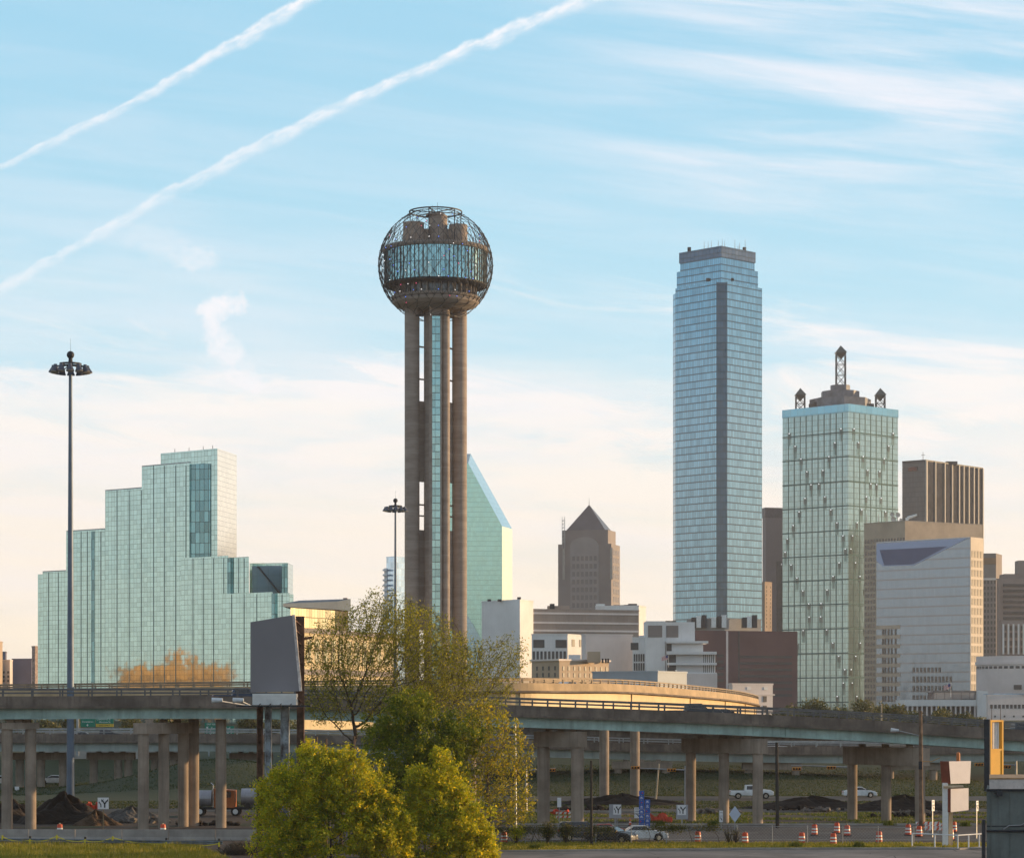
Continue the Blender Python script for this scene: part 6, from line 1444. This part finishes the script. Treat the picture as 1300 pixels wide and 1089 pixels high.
# ================================================================ signs
def post_sign(name, label, px, Y, ytop, ybot, wpx, board, face=None, rz=0, pole=steel, group=None, cat='sign', polew=.07, zb=0, shape='rect', backing=None):
    x = X(px, Y); T_ = thing(name, label, cat, (x, Y, zb), group); w = wpx*Y/F; z0, z1 = Z(ybot, Y)-zb, Z(ytop, Y)-zb
    MB().box(-polew/2, polew/2, .03, .03+polew, 0, z1-.05 if shape == 'rect' else (z0+z1)/2).build('pole', pole, T_); b = MB()
    if shape == 'rect': b.box(-w/2, w/2, -.03, .02, z0, z1)
    else: c = (z0+z1)/2; h = (z1-z0)/2; b.v = [(0, -.03, c-h), (w/2, -.03, c), (0, -.03, c+h), (-w/2, -.03, c), (0, .02, c-h), (w/2, .02, c), (0, .02, c+h), (-w/2, .02, c)]; b.f = [(0, 1, 2, 3), (7, 6, 5, 4), (0, 4, 5, 1), (1, 5, 6, 2), (2, 6, 7, 3), (3, 7, 4, 0)]
    bo = b.build('board', board, T_)
    if face: face(T_, bo, w, z0, z1)
    T_.rotation_euler = (0, 0, rz); return T_
def yy_face(T_, bo, w, z0, z1):
    h = z1-z0; c = (z0+z1)/2; mb = MB(); y = -.045
    def l(a, b_, t=.09): mb.bar((a[0]*w, y, c+a[1]*h), (b_[0]*w, y, c+b_[1]*h), .012, t*w)
    def l2(a, b_, t=.10):
        a = Vector((a[0]*w, y, c+a[1]*h)); b_ = Vector((b_[0]*w, y, c+b_[1]*h)); d = (b_-a).normalized(); n = Vector((-d.z, 0, d.x))*t*w/2; mb.face([a-n, b_-n, b_+n, a+n])
    l2((.14, -.38), (.14, -.02), .13); l2((.14, -.06), (-.04, .22), .12); l2((.14, -.06), (.33, .22), .12); l2((-.13, .12), (.03, .36), .04)
    for tx, s_ in ((-.07, -1), (.36, 1)): mb.face([Vector(((tx-.10)*w, y, c+.17*h)), Vector(((tx+.10)*w, y, c+.17*h)), Vector(((tx+s_*.09)*w, y, c+.40*h))])
    l2((-.20, -.34), (-.20, -.10), .09); l2((-.20, -.12), (-.32, .06), .09); mb.face([Vector((-.42*w, y, c+.02*h)), Vector((-.26*w, y, c+.04*h)), Vector((-.38*w, y, c+.2*h))])
    mb.build('lane_arrows', black, T_).parent = bo
wsn = surf('sign_face_white', (.72, .72, .74), .5, .05, 1); gsn = surf('sign_back_grey', (.34, .34, .37), .6, .08, .7)
yl = 'lane arrow signs'
post_sign('lane_sign', 'white lane arrow sign on a wooden post before the brown spoil heap', 131, 240, 1012, 1026.5, 14, wsn, yy_face, pole=surf('wood_post', (.30, .22, .12), .9), group=yl)
post_sign('lane_sign', 'white lane arrow sign left of the work sign, in front of a grey board', 783.5, 246, 1021, 1033.5, 10, wsn, yy_face, group=yl)
post_sign('sign_board', 'blank grey sign board behind the lane arrow sign left of the blue signs', 781, 252, 1020.5, 1038, 15.5, gsn, group='blank grey boards', polew=.1)
post_sign('lane_sign', 'white lane arrow sign left of the middle pier', 865.5, 246, 1021.5, 1034, 11, wsn, yy_face, group=yl)
post_sign('sign_board', 'blank grey sign board behind the lane arrow sign by the middle pier', 866, 252, 1021, 1039.5, 15, gsn, group='blank grey boards', polew=.1)
def txt_face(lines, size, arrow=False, col=None):
    def f(T_, bo, w, z0, z1):
        n = len(lines)
        for i, tx in enumerate(lines): letters(tx, (T_.location.x, T_.location.y-.045, T_.location.z+z1-(z1-z0)*((i+.6)/(n+(1.4 if arrow else .3)))), size, col or black, T_, ext=.004, sub=bo)
        if arrow: MB().bar((-w*.2, -.045, z0+.45), (w*.2, -.045, z0+.22), .012, .07).face([(w*.30, -.046, z0+.12), (w*.12, -.046, z0+.16), (w*.22, -.046, z0+.34)]).build('arrow', black, bo)
    return f
post_sign('road_sign', 'white road work sign with an arrow just left of the blue stacked signs', 809, 243, 1024.5, 1038, 7.5, wsn, txt_face(['STOP', 'HERE', 'ON RED'], .17, True), pole=surf('wood_post', (.30, .22, .12), .9))
post_sign('road_sign', 'small white sign on a thin post between the thick pier columns', 710, 250, 1012, 1024, 5, wsn, None)
post_sign('road_sign', 'small white sign left of the white diamond sign', 915.5, 246, 1028.5, 1043, 4.5, wsn, txt_face(['ONE', 'WAY'], .13, True))
post_sign('diamond_sign', 'pale blue diamond sign seen from behind right of the middle pier', 933, 252, 1022.5, 1043.5, 15, surf('sign_back_blue', (.50, .56, .68), .5, .05, 1), shape='diamond')
post_sign('road_sign', 'sunlit cream sign on a thin post left of the white blank sign', 1184.5, 238, 1015, 1029, 6, wsn, txt_face(['NO', 'PARK'], .15, True), rz=.85, group='small roadside signs')
post_sign('road_sign', 'sunlit cream sign on a thin post between the blank sign and the grey shed', 1240.5, 236, 1016, 1029, 5, wsn, txt_face(['NO', 'PARK'], .13, True), rz=.85, group='small roadside signs')
post_sign('road_sign', 'white sign on the column at the far left', 21.5, 370, 998, 1008.5, 5.5, wsn, None, zb=0)
# blue stacked sign totems
def totem(px, ytop, label, seed):
    Y = 239; blue = surf('sign_blue', (.015, .10, .42), .5, .08, 1); x = X(px, Y); T_ = thing('sign_totem', label, 'sign', (x, Y, 0), 'stacks of little blue signs'); w = 6.5*Y/F; rr = random.Random(seed); y_ = ytop
    MB().box(-.04, .04, .04, .12, 0, Z(ytop, Y)).build('pole', steel, T_)
    while y_ < 1050:
        z1 = Z(y_, Y); z0 = Z(y_+5.4, Y); b = MB().box(-w/2, w/2, -.03, .03, z0, z1).build('board', blue, T_); c = (z0+z1)/2
        if rr.random() < .35: MB().ball((rr.uniform(-.1, .1), -.035, c), .07, 8, 5).build('red_symbol', redl, b)
        else:
            mb = MB().box(-.14, .14, -.045, -.032, c-.09, c-.05).box(-.10, .08, -.045, -.032, c+.02, c+.09); mb.build('white_symbol', wsn, b)
        y_ += 6.0
totem(814.5, 1003.5, 'taller stack of small blue signs, left of two', 1); totem(822, 1014.5, 'shorter stack of small blue signs, right of two', 2)
# green freeway signs
green = surf('sign_green', (.0, .19, .12), .5, .05, .6); gtxt = surf('sign_letters', (.75, .78, .75), .5)
def gantry():
    Y = 430; z = lambda y_: Z(y_, Y); T_ = thing('overhead_sign', 'pair of green overhead freeway signs, the right one with a yellow strip', 'sign', (X(123, Y), Y, 4.4))
    part('gantry_post', MB().box(X(98, Y)-.2, X(98, Y)+.2, Y+.3, Y+.7, 3.9, z(905)), steel, T_); part('gantry_beam', MB().box(X(98, Y), X(150, Y), Y+.35, Y+.65, z(909), z(907.5)), steel, T_)
    a = part('board', MB().box(X(102.3, Y), X(120.8, Y), Y-.05, Y+.1, z(922.5), z(906)), green, T_); b = part('board', MB().box(X(121.8, Y), X(144, Y), Y-.05, Y+.1, z(918.3), z(906)), green, T_)
    c = part('exit_panel', MB().box(X(121.8, Y), X(144, Y), Y-.06, Y+.09, z(922.3), z(918.4)), surf('sign_yellow', (.62, .42, .04), .5), T_)
    letters('Downtown', (X(111.5, Y), Y-.07, z(915.8)), .42, gtxt, T_, sub=a, ext=.01); part('down_arrow', MB().face([(X(109.7, Y), Y-.07, z(919.6)), (X(112.6, Y), Y-.07, z(919.6)), (X(111.1, Y), Y-.07, z(921.6))][::-1]).box(X(110.8, Y), X(111.5, Y), Y-.08, Y-.06, z(919.6), z(918.6)), gtxt, T_, sub=a)
    letters('Commerce St', (X(131.5, Y), Y-.07, z(912.7)), .42, gtxt, T_, sub=b, ext=.01); letters('Houston St', (X(133, Y), Y-.07, z(916.2)), .42, gtxt, T_, sub=b, ext=.01); letters('EXIT ONLY', (X(133, Y), Y-.08, z(920.4)), .36, black, T_, sub=c, ext=.01)
    T2 = thing('exit_sign', 'green exit sign half hidden by the lone tall column', 'sign', (X(278, Y), Y, 4.4)); a = part('board', MB().box(X(260, Y), X(297, Y), Y-.05, Y+.1, z(932.3), z(921.2)), green, T2); b = part('number_tab', MB().box(X(260, Y), X(276, Y), Y-.05, Y+.1, z(921.0), z(917.2)), green, T2)
    for px in (265, 292): part('post', MB().box(X(px, Y)-.12, X(px, Y)+.12, Y+.12, Y+.3, 3.9, z(922)), steel, T2)
    letters('Reunion Blvd', (X(280, Y), Y-.07, z(924.3)), .62, gtxt, T2, sub=a, ext=.01); letters('Commerce St', (X(278, Y), Y-.07, z(929.8)), .62, gtxt, T2, sub=a, ext=.01); letters('EXIT 428', (X(268, Y), Y-.07, z(919.2)), .38, gtxt, T2, sub=b, ext=.01)
    part('arrow', MB().face([(X(262, Y), Y-.07, z(922)), (X(262, Y), Y-.07, z(925)), (X(265, Y), Y-.07, z(922))][::-1]).bar((X(262.5, Y), Y-.07, z(922.6)), (X(266, Y), Y-.07, z(926)), .02, .12), gtxt, T2, sub=a)
gantry()
# ================================================================ traffic signals and poles
sigy = surf('signal_yellow', (.70, .30, .03), .5, .1, 2)
def signal(T_, x, y, z, horiz=True, n=3):
    w = .36; L = n*.34; h = MB().box(x-L/2, x+L/2, y-.15, y+.12, z-w/2, z+w/2) if horiz else MB().box(x-w/2, x+w/2, y-.15, y+.12, z-L/2, z+L/2)
    o = part('signal_head', h, sigy, T_); 
    for i in range(n):
        d = -L/2+.17+i*.34; c = (x+d, y-.16, z) if horiz else (x, y-.16, z+d); part('visor', MB().tube(c, (c[0], c[1]-.18, c[2]), .14, .15, 10, cap=False), sigy, T_, sub=o); part('lens', MB().tube((c[0], c[1]+.005, c[2]), (c[0], c[1]-.01, c[2]), .12, .12, 10), surf('lens_dark', (.03, .03, .03), .2), T_, sub=o)
def signal_pole(label, pxp, Y, zarm, heads, ybase=None):
    x = X(pxp, Y); T_ = thing('traffic_signal', label, 'traffic light', (x, Y, 0), 'traffic signals on mast arms'); xe = X(heads[-1][0], Y); xs_ = [X(h, Y) for h, _ in heads]; xf = min(xs_+[x]); xg = max(xs_+[x])
    part('pole', MB().tube((x, Y, 0), (x, Y, zarm+.5), .14, .10, 10), steel, T_); part('mast_arm', MB().tube((x, Y, zarm), (xf-.6 if xf < x else xg+.6, Y, zarm+.25), .09, .05, 8), steel, T_)
    for h, py in heads: signal(T_, X(h, Y), Y-.2, Z(py, Y))
signal_pole('traffic signal mast with one amber housing left and one right of the slender columns', 870, 300, Z(977, 300), [(852.5, 977), (806.5, 974)])
signal_pole('traffic signal mast with two amber housings over the street right of the dark pole', 1078, 300, Z(973.5, 300), [(1055, 974), (1011, 975.5)])
signal_pole('traffic signal mast behind the white blank sign and the yellow sign', 1290, 292, Z(971, 292), [(1277, 973), (1242.5, 970)])
signal_pole('traffic signal mast left of the thick pier', 668, 292, Z(977.5, 292), [(699, 977)])
wood = surf('weathered_wood', (.20, .13, .085), .9, .25, 1.2, streak=.3); woodd = surf('dark_wood', (.05, .042, .036), .9, .2, 1.2)
def upole(label, p0, p1, Y, r, mat, arm=None, extra=None, name='utility_pole'):
    a, b = P(p0[0], p0[1], Y), P(p1[0], p1[1], Y); a.z = min(a.z, 0) if abs(a.z) < 1.5 else a.z; T_ = thing(name, label, 'utility pole', (a.x, Y, a.z)); part('pole', MB().tube(a, b, r, r*.75, 10), mat, T_)
    if arm: arm(T_, a, b)
    return T_
def lamp_arm(T_, a, b):
    Y = a.y; part('arm', MB().tube(P(1169, 934, Y), P(1140, 927, Y), .05, .04, 8), steel, T_); part('lamp', MB().tube(P(1141, 926.8, Y), P(1131, 926, Y), .12, .2, 10), surf('lamp_shell', (.6, .62, .65), .4), T_)
    part('wires', MB().tube(P(1169, 966, Y), P(1182, 966.5, Y), .035, .035, 5).tube(P(1182, 966.5, Y), P(1193, 961.5, Y), .035, .035, 5), surf('cable_orange', (.5, .25, .06), .6), T_); part('box', MB().box(a.x-.28, a.x+.05, Y-.3, Y-.1, Z(976, Y), Z(966, Y)), dsteel, T_)
upole('tall weathered wooden pole with a lamp arm right of the right hand pier', (1169.5, 1056), (1168.5, 902), 243, .22, wood, lamp_arm)
upole('dark wooden pole right of the middle pier', (987, 1050), (986, 942), 256, .20, woodd)
upole('dark pole standing among the parked cars in front of the thick pier', (751, 1077), (750.5, 965), 224, .13, woodd)
upole('short sunlit leaning pole right of the slender columns', (832, 1012), (836.5, 969), 318, .13, surf('pale_pole', (.5, .4, .28), .8), name='leaning_pole')
upole('thin steel pole at the yellow leaved tree', (655, 1070), (654, 920), 228, .10, steel)
for px, y0, lb in ((402, 935, 'left of three old pipe posts above the round bush'), (414, 937, 'middle one of three old pipe posts above the round bush'), (449.5, 934, 'right one of three old pipe posts above the round bush'), (578, 918, 'lone old pipe post in the middle trees')): upole(lb, (px, 1070), (px, y0), 216, .13, wood, name='pipe_post')
upole('thin pale pole on the skyline left of the yellow sign', (1119, 930), (1119, 893), 276, .10, surf('pale_pole', (.5, .4, .28), .8))
# ================================================================ fence with vines
def fence(pxa, pxb, Ya, Yb, label, npost, vines, seed):
    a = Vector((X(pxa, Ya), Ya, 0)); b = Vector((X(pxb, Yb), Yb, 0)); T_ = thing('chain_link_fence', label, 'fence', tuple(a)); h = 1.55; its = []
    for i in range(npost): q = a.lerp(b, i/(npost-1)); its.append((q.x, q.y, 0, 0, 1, 1))
    many('post', T_, its, MB().tube((0, 0, 0), (0, 0, h+.1), .04, .04, 8), steel)
    part('top_rail', MB().tube(a+Vector((0, 0, h)), b+Vector((0, 0, h)), .025, .025, 6), steel, T_)
    mb = MB(); d = (b-a); L = d.length; d.normalize(); n = int(L/.30); 
    for i in range(-5, n):
        for s_ in (1, -1):
            t0 = i*.30; t1 = t0+h; u0, u1 = (t0, t1) if s_ > 0 else (t1, t0)
            z0, z1 = 0.05, h
            lo = max(0, min(u0, u1)); 
            if min(u0, u1) < 0 or max(u0, u1) > L: continue
            mb.bar(a+d*u0+Vector((0, 0, z0)), a+d*u1+Vector((0, 0, z1)), .008, .008)
    part('wire_mesh', mb, steel, T_)
    return T_, a, b
T_f, fa, fb = fence(622, 935, 226.5, 227.5, 'chain link fence overgrown with vines in front of the parked cars', 8, True, 1)
fence(936, 1160, 227.4, 225, 'bare chain link fence along the verge right of the vines', 6, False, 2)
vine_l = leafmat('leaf_vine', (.055, .065, .02), (.13, .13, .03), (.28, .22, .05), tr=.3, scale=.7)
def vines():
    rs = np.random.default_rng(31); 
    T_ = thing('vine', 'leafy vine hanging along the top of the chain link fence', 'plant', (fa.x, fa.y, 0)); Cs = []
    d = fb-fa; L = d.length
    for k_ in range(190):
        t = rs.random(); dens = .5+.5*math.sin(t*19)+.4*math.sin(t*43+1)
        if rs.random() > dens: continue
        n = 60; q = fa+d*t; C = np.stack([q.x+rs.normal(0, .35, n), q.y-.08+rs.normal(0, .10, n), 1.5+rs.normal(0, .16, n)-np.abs(rs.normal(0, .22, n))*(1.6 if t < .5 else .7)], 1); Cs.append(C)
    for k_ in range(26):
        st = MB(); t = rs.random(); q = fa+d*t; p_ = Vector((q.x, q.y-.06, 0)); 
        for j in range(5): q2 = p_+Vector((rs.normal(0, .16), rs.normal(0, .03), .32)); st.tube(p_, q2, .035-.004*j, .03-.004*j, 5); p_ = q2
        part('stem', st, bark, T_)
    leaf_cloud('foliage', np.concatenate(Cs), .07, vine_l, T_, rs)
vines()
def shrub(px, Y, h, label, seed, n=900, w=.8, mat=None):
    rs = np.random.default_rng(seed); x = X(px, Y); T_ = thing('shrub', label, 'shrub', (x, Y, 0)); st = MB()
    for k_ in range(16): a = rs.random()*6.28; t = Vector((x+math.cos(a)*w*rs.random(), Y+math.sin(a)*w*.7*rs.random(), h*(.6+.4*rs.random()))); st.tube((x, Y, 0), t, .045, .012, 5)
    part('stem', st, bark, T_); C = ell(n, (x, Y, h*.6), (w, w*.8, h*.45), rs, shell=.2); leaf_cloud('foliage', C, .075, mat or vine_l, T_, rs)
shrub(695, 226.8, 2.0, 'leafy shrub on the fence in front of the thick pier', 41, 1600, 1.0); shrub(718, 226.7, 1.9, 'shrub on the fence left of the dark grey parked car', 42, 1100, .7); shrub(656, 226.5, 1.7, 'yellowish shrub at the left end of the fence', 43, 1400, .9, limeg); shrub(934, 227, 1.5, 'almost bare dark shrub beside the orange barrel at the fence end', 44, 60, .7); shrub(925, 227.2, 1.4, 'thin twiggy shrub where the vines end', 45, 90, .6)
# ================================================================ blank roadside sign, yellow sign, grey shed
def pylon():
    Y = 222; x = lambda p_: X(p_, Y); z = lambda p_: Z(p_, Y); T_ = thing('pylon_sign', 'two blank white sign boxes stacked on a white post with an orange lamp on top', 'sign', (x(1201), Y, 0))
    wf = surf('sign_pinkish_white', (.72, .66, .66), .5, .04, .5); rd_ = surf('sign_side_red', (.22, .045, .02), .6, .15, 1); rz = .62; c, s_ = math.cos(rz), math.sin(rz)
    def box4(name, pts, depth, mat, side=None, yo=0):
        # face in the plane turned rz towards the sun
        x0 = x(pts[0][0]); f = []
        for px, py in pts:
            k_ = (x(px)-x0)/c; f.append(Vector((x0+k_*c, Y+yo+k_*s_, z(py))))
        n = Vector((s_, -c, 0)); bk = [q-n*depth for q in f]; mb = MB().face(f); o = part(name, mb, mat, T_); sd_ = MB().face(bk[::-1])
        for i in range(len(f)): j = (i+1) % len(f); sd_.face([f[j], f[i], bk[i], bk[j]])
        part('box_side', sd_, side or rd_, T_, sub=o); return o
    box4('upper_box', [(1207, 994.5), (1235, 994.5), (1236.5, 966), (1204.5, 966)][0:4], 1.1, wf); box4('lower_box', [(1207, 1030.5), (1233, 1028.5), (1233, 1000.5), (1207, 1001)], .6, wf)
    part('post', MB().box(x(1198), x(1204.5), Y+.3, Y+.7, 0, z(993.5)), white, T_); part('post', MB().box(x(1207), x(1212), Y+.9, Y+1.3, 0, z(1030)), surf('pale_pole', (.5, .4, .28), .8), T_)
    part('cross_arm', MB().tube((x(1198), Y+.1, z(998.5)), (x(1223), Y+.1, z(998)), .12, .12, 10), surf('pipe_cream', (.6, .45, .3), .5), T_)
    l = part('beacon', MB().tube((x(1219), Y+1, z(966)), (x(1219), Y+1, z(957)), .17, .17, 14), surf('beacon_orange', (.6, .18, .04), .5), T_); part('beacon_cap', MB().ball((x(1219), Y+1, z(957)), .17, 10, 6), surf('beacon_orange', (.6, .18, .04), .5), T_, sub=l)
pylon()
def yellow_sign():
    Y = 206; rz = .62; k = F/Y; zz = lambda p_: Z(p_, Y); c = math.cos(rz); T_ = thing('yellow_sign', 'tall yellow sign tower with a barred window in its upper half above the shed', 'sign', (X(1262, Y), Y, 0), rz=rz); ye = surf('sign_yellow_paint', (.80, .40, .03), .6, .06, .7)
    x = lambda p_: (p_-1262)/k/c
    MB().box(x(1255.5), x(1271), -.2, .1, zz(988), zz(951)).build('panel', ye, T_)
    MB().box(x(1253.6), x(1256), -.25, .15, zz(988), zz(913.5)).box(x(1270.5), x(1272.6), -.25, .15, zz(988), zz(913.5)).box(x(1256), x(1270.5), -.24, .14, zz(916), zz(913.6)).box(x(1256), x(1270.5), -.24, .14, zz(952.5), zz(950)).build('frame', ye, T_)
    for i in range(5): q = x(1258.2+i*2.45); MB().box(q-.035, q+.035, -.05, .05, zz(950), zz(916)).build('bar', white, T_)
    MB().box(x(1252.0), x(1253.4), -.25, .35, zz(1004), zz(912.5)).build('side_board', dsteel, T_)
    for px in (1258.5, 1271.5): MB().tube((x(px), 0, zz(914)), (x(px), 0, zz(895)), .03, .02, 6).build('spike', wood, T_)
    for px in (1256.7, 1269.7): MB().box(x(px)-.06, x(px)+.06, -.05, .07, 0, zz(988)).build('post', dsteel, T_)
yellow_sign()
def shed():
    Y = 190; x = lambda p_: X(p_, Y); z = lambda p_: Z(p_, Y); T_ = thing('shed', 'grey green metal clad shed at the bottom right corner', 'building', (x(1290), Y, 0)); wl = surf('shed_grey_green', (.13, .155, .15), .65, .15, .5, streak=.4, grime=.15, bump=.1)
    part('wall', MB().prism([(x(1252.5), Y), (x(1400), Y), (x(1400)+4, Y+9), (X(1253.5, Y+9), Y+9)], -.2, z(1001)), wl, T_); part('roof_edge', MB().prism([(x(1255), Y-.35), (x(1402), Y-.35), (x(1402)+4, Y+9.3), (X(1256, Y+9.3), Y+9.3)], z(1000.8), z(988.5)), surf('roof_trim_white', (.62, .55, .52), .6, .12, .8, grime=.3), T_); part('roof_flashing', MB().prism([(x(1254.5), Y-.42), (x(1402), Y-.42), (x(1402)+4, Y+9.4), (X(1256, Y+9.4), Y+9.4)], z(988.4), z(986.8)), surf('flashing_rust', (.45, .26, .12), .7, .2, 1), T_)
    part('gutter', MB().box(x(1252), x(1401), Y-.22, Y-.02, z(1003.8), z(1000.9)), dsteel, T_); part('pipe', MB().tube((x(1252), Y-.15, z(1054)), (x(1400), Y-.15, z(1054)), .09, .09, 10), dsteel, T_)
    l = part('floodlight', MB().box(x(1264), x(1271), Y-.5, Y-.15, z(1010), z(1003.5)), dsteel, T_); part('bracket', MB().bar((x(1262), Y-.05, z(1006)), (x(1266), Y-.3, z(1008)), .05, .05), dsteel, T_, sub=l)
    part('seam', MB().box(x(1252.6), x(1400), Y-.03, Y-.001, z(1049), z(1047.5)), dsteel, T_); cd_ = MB(); pts = [(1274, 1052), (1281, 1047.5), (1296, 1047), (1303, 1043)]
    for i in range(3): cd_.tube(P(*pts[i], Y-.12), P(*pts[i+1], Y-.12), .045, .045, 6)
    part('conduit', cd_, steel, T_)
    for i in range(6): part('panel_rib', MB().box(x(1258+i*24)-.03, x(1258+i*24)+.03, Y-.05, Y-.002, 0, z(1004)), wl, T_)
    part('corner_post', MB().box(x(1246.5), x(1250.5), Y-.2, Y+.1, 0, z(1040)), dsteel, T_)
shed()
def railing():
    T_ = thing('pipe_railing', 'white pipe railing at the edge of the parking lot below the blank sign', 'railing', (X(1158, 219.5), 219.5, 0)); pts = [(1158, 1072, 220.5), (1216, 1074, 217.3), (1250, 1071.5, 220)]; h = 1.15; rl = MB(); Ps = [Vector((X(a, c), c, .1)) for a, b_, c in pts]
    for i in range(2):
        rl.tube(Ps[i]+Vector((0, 0, h)), Ps[i+1]+Vector((0, 0, h)), .055, .055, 8)
        for k_ in range(3 if i else 2): q = Ps[i].lerp(Ps[i+1], k_/(2.0 if i == 0 else 2.5)); part('post', MB().tube(q, q+Vector((0, 0, h)), .06, .06, 8), white, T_)
    part('post', MB().tube(Ps[2], Ps[2]+Vector((0, 0, h+.25)), .06, .06, 8), white, T_); part('top_rail', rl, white, T_)
    part('kerb_base', MB().bar(Ps[0]-Vector((0, 0, .03)), Ps[1]-Vector((0, 0, .03)), .4, .14).bar(Ps[1]-Vector((0, 0, .03)), Ps[2]-Vector((0, 0, .03)), .4, .14), conc_l, T_)
railing()
# ================================================================ site clutter
rubble = surf('rubble_concrete', (.22, .19, .165), .95, .35, 1.5, bump=.8, fine=.3)
def rocks(label, cx, cy, rx, ry, n, seed, mat, smax=.35):
    rs = np.random.default_rng(seed); T_ = thing('rubble_pile', label, 'rubble', (cx, cy, gz(cx, cy)), 'rubble and spoil between the piers'); 
    for i in range(n):
        mb = MB(); a = rs.random()*6.28; r = rs.random()**.7; s_ = smax*(.3+rs.random()); x = rx*r*math.cos(a); y = ry*r*math.sin(a); z = s_*.3+(1-r)*smax*1.4*rs.random()
        b = len(mb.v); mb.box(x-s_*.6, x+s_*.6, y-s_*.5, y+s_*.5, z-s_*.4, z+s_*.4); ang = rs.random()*3
        for j in range(b, len(mb.v)): v_ = Vector(mb.v[j])-Vector((x, y, z)); v_ = Matrix.Rotation(ang, 3, (rs.random()*.5, rs.random()*.5, 1)) @ v_; v_ *= .8+.4*rs.random(); mb.v[j] = tuple(v_+Vector((x, y, z)))
        mb.build('stone', mat, T_)
    return T_
for i, (px, Y, lb) in enumerate(((900, 290, 'dark rubble behind the middle pier'), (1010, 300, 'rubble strip right of the dark wooden pole'), (1045, 296, 'rubble under the two amber signal housings'), (1140, 282, 'rubble between the columns of the right pier'), (1165, 290, 'dark rubble behind the wooden pole'), (745, 300, 'rubble right of the thick pier column'), (195, 268, 'small stones at the three column pier'), (268, 262, 'small stones between the two bare columns'))):
    rocks(lb, X(px, Y), Y, 3.6, 1.2, 36, 60+i, soil if i % 2 else rubble, .38)
heap('long dark soil ridge beyond the street right of the middle pier', X(1030, 306), 306, 9, 2.5, 1.3, 12, soil); heap('dark soil ridge behind the right hand pier', X(1150, 300), 300, 8, 2.5, 1.6, 13, soil); heap('low dark soil ridge behind the slender columns', X(790, 318), 318, 9, 2.5, 1.2, 14, soil)
kb2 = MB(); kb2.bar((X(655, 262.5), 262.5, .09), (X(900, 262.4), 262.4, .09), .3, .2); kb2.bar((X(905, 262.4), 262.4, .09), (X(1240, 262.2), 262.2, .09), .3, .2); tag(kb2.build('kerb', conc_l), kind='structure')
kb3 = MB(); kb3.bar((X(655, 294), 294, .12), (X(900, 294), 294, .12), .3, .25); tag(kb3.build('kerb', conc_l), kind='structure')
def barricade(px, Y, label):
    x = X(px, Y); T_ = thing('barricade', label, 'barricade', (x, Y, 0), 'striped barricades')
    for k_, z in enumerate((.55, .95)):
        o = MB().box(-1.2, 1.2, -.02, .02, z-.12, z+.12).build('board', refl, T_)
        for j in range(5): q = -1.0+j*.48; MB().face([(q-.1, -.03, z-.12), (q+.12, -.03, z-.12), (q+.24, -.03, z+.12), (q+.02, -.03, z+.12)]).build('stripe', orange, o)
    for s_ in (-1, 1): MB().bar((s_*.95, -.3, 0), (s_*.95, 0, 1.1), .05, .05).bar((s_*.95, .3, 0), (s_*.95, 0, 1.1), .05, .05).build('leg', steel, T_)
barricade(1190, 243, 'red and white barricade left of the white sign post'); barricade(1178, 247, 'farther red and white barricade just right of the wooden pole'); barricade(720, 270, 'red and white barricade between the thick pier columns')
def tuft(px, Y, h, label, seed, n=260, w=.5):
    rs = np.random.default_rng(seed); x = X(px, Y); a = rs.random(n)*6.28; C = np.stack([rs.normal(0, w*.5, n), rs.normal(0, w*.4, n), np.zeros(n)], 1)
    U = np.stack([np.cos(a), np.sin(a), 0*a], 1)*.03; V = np.stack([rs.normal(0, .3, n), rs.normal(0, .3, n), np.ones(n)], 1)*(h*(.4+.6*rs.random(n)))[:, None]
    o = leaf_mesh('weed_tuft', C, U, V, M_grassg, tri=True); o.location = (x, Y, 0); tag(o, label, 'weed', 'weeds along the kerb')
for i, (px, Y, lb) in enumerate(((1128, 262, 'clump of weeds left of the wooden pole base'), (1185, 261, 'clump of weeds right of the wooden pole base'), (1225, 260, 'clump of weeds behind the blank sign'), (838, 262, 'weeds at the foot of the orange netting'), (905, 262, 'weeds left of the white diamond sign'), (1010, 221, 'weeds at the kerb below the lone barrel near the lot'), (1090, 221, 'weeds at the kerb right of the group of barrels'), (680, 218, 'weeds at the edge of the lot below the shrubs'))):
    tuft(px, Y, .7, lb, 80+i)
# ================================================================ evening haze
hm = bpy.data.materials.new('haze_air'); hm.use_nodes = True; ht = NT(hm.node_tree); ht.n.clear()
ho = ht.node('ShaderNodeOutputMaterial'); hv = ht.node('ShaderNodeVolumePrincipled'); hv.inputs['Color'].default_value = (.95, .93, .97, 1); hv.inputs['Density'].default_value = .00006; hv.inputs['Anisotropy'].default_value = .2
ht.l.new(hv.outputs[0], ho.inputs['Volume'])
tag(MB().box(-3100, 3100, -1300, 4300, -2, 300).build('haze', hm), kind='stuff')
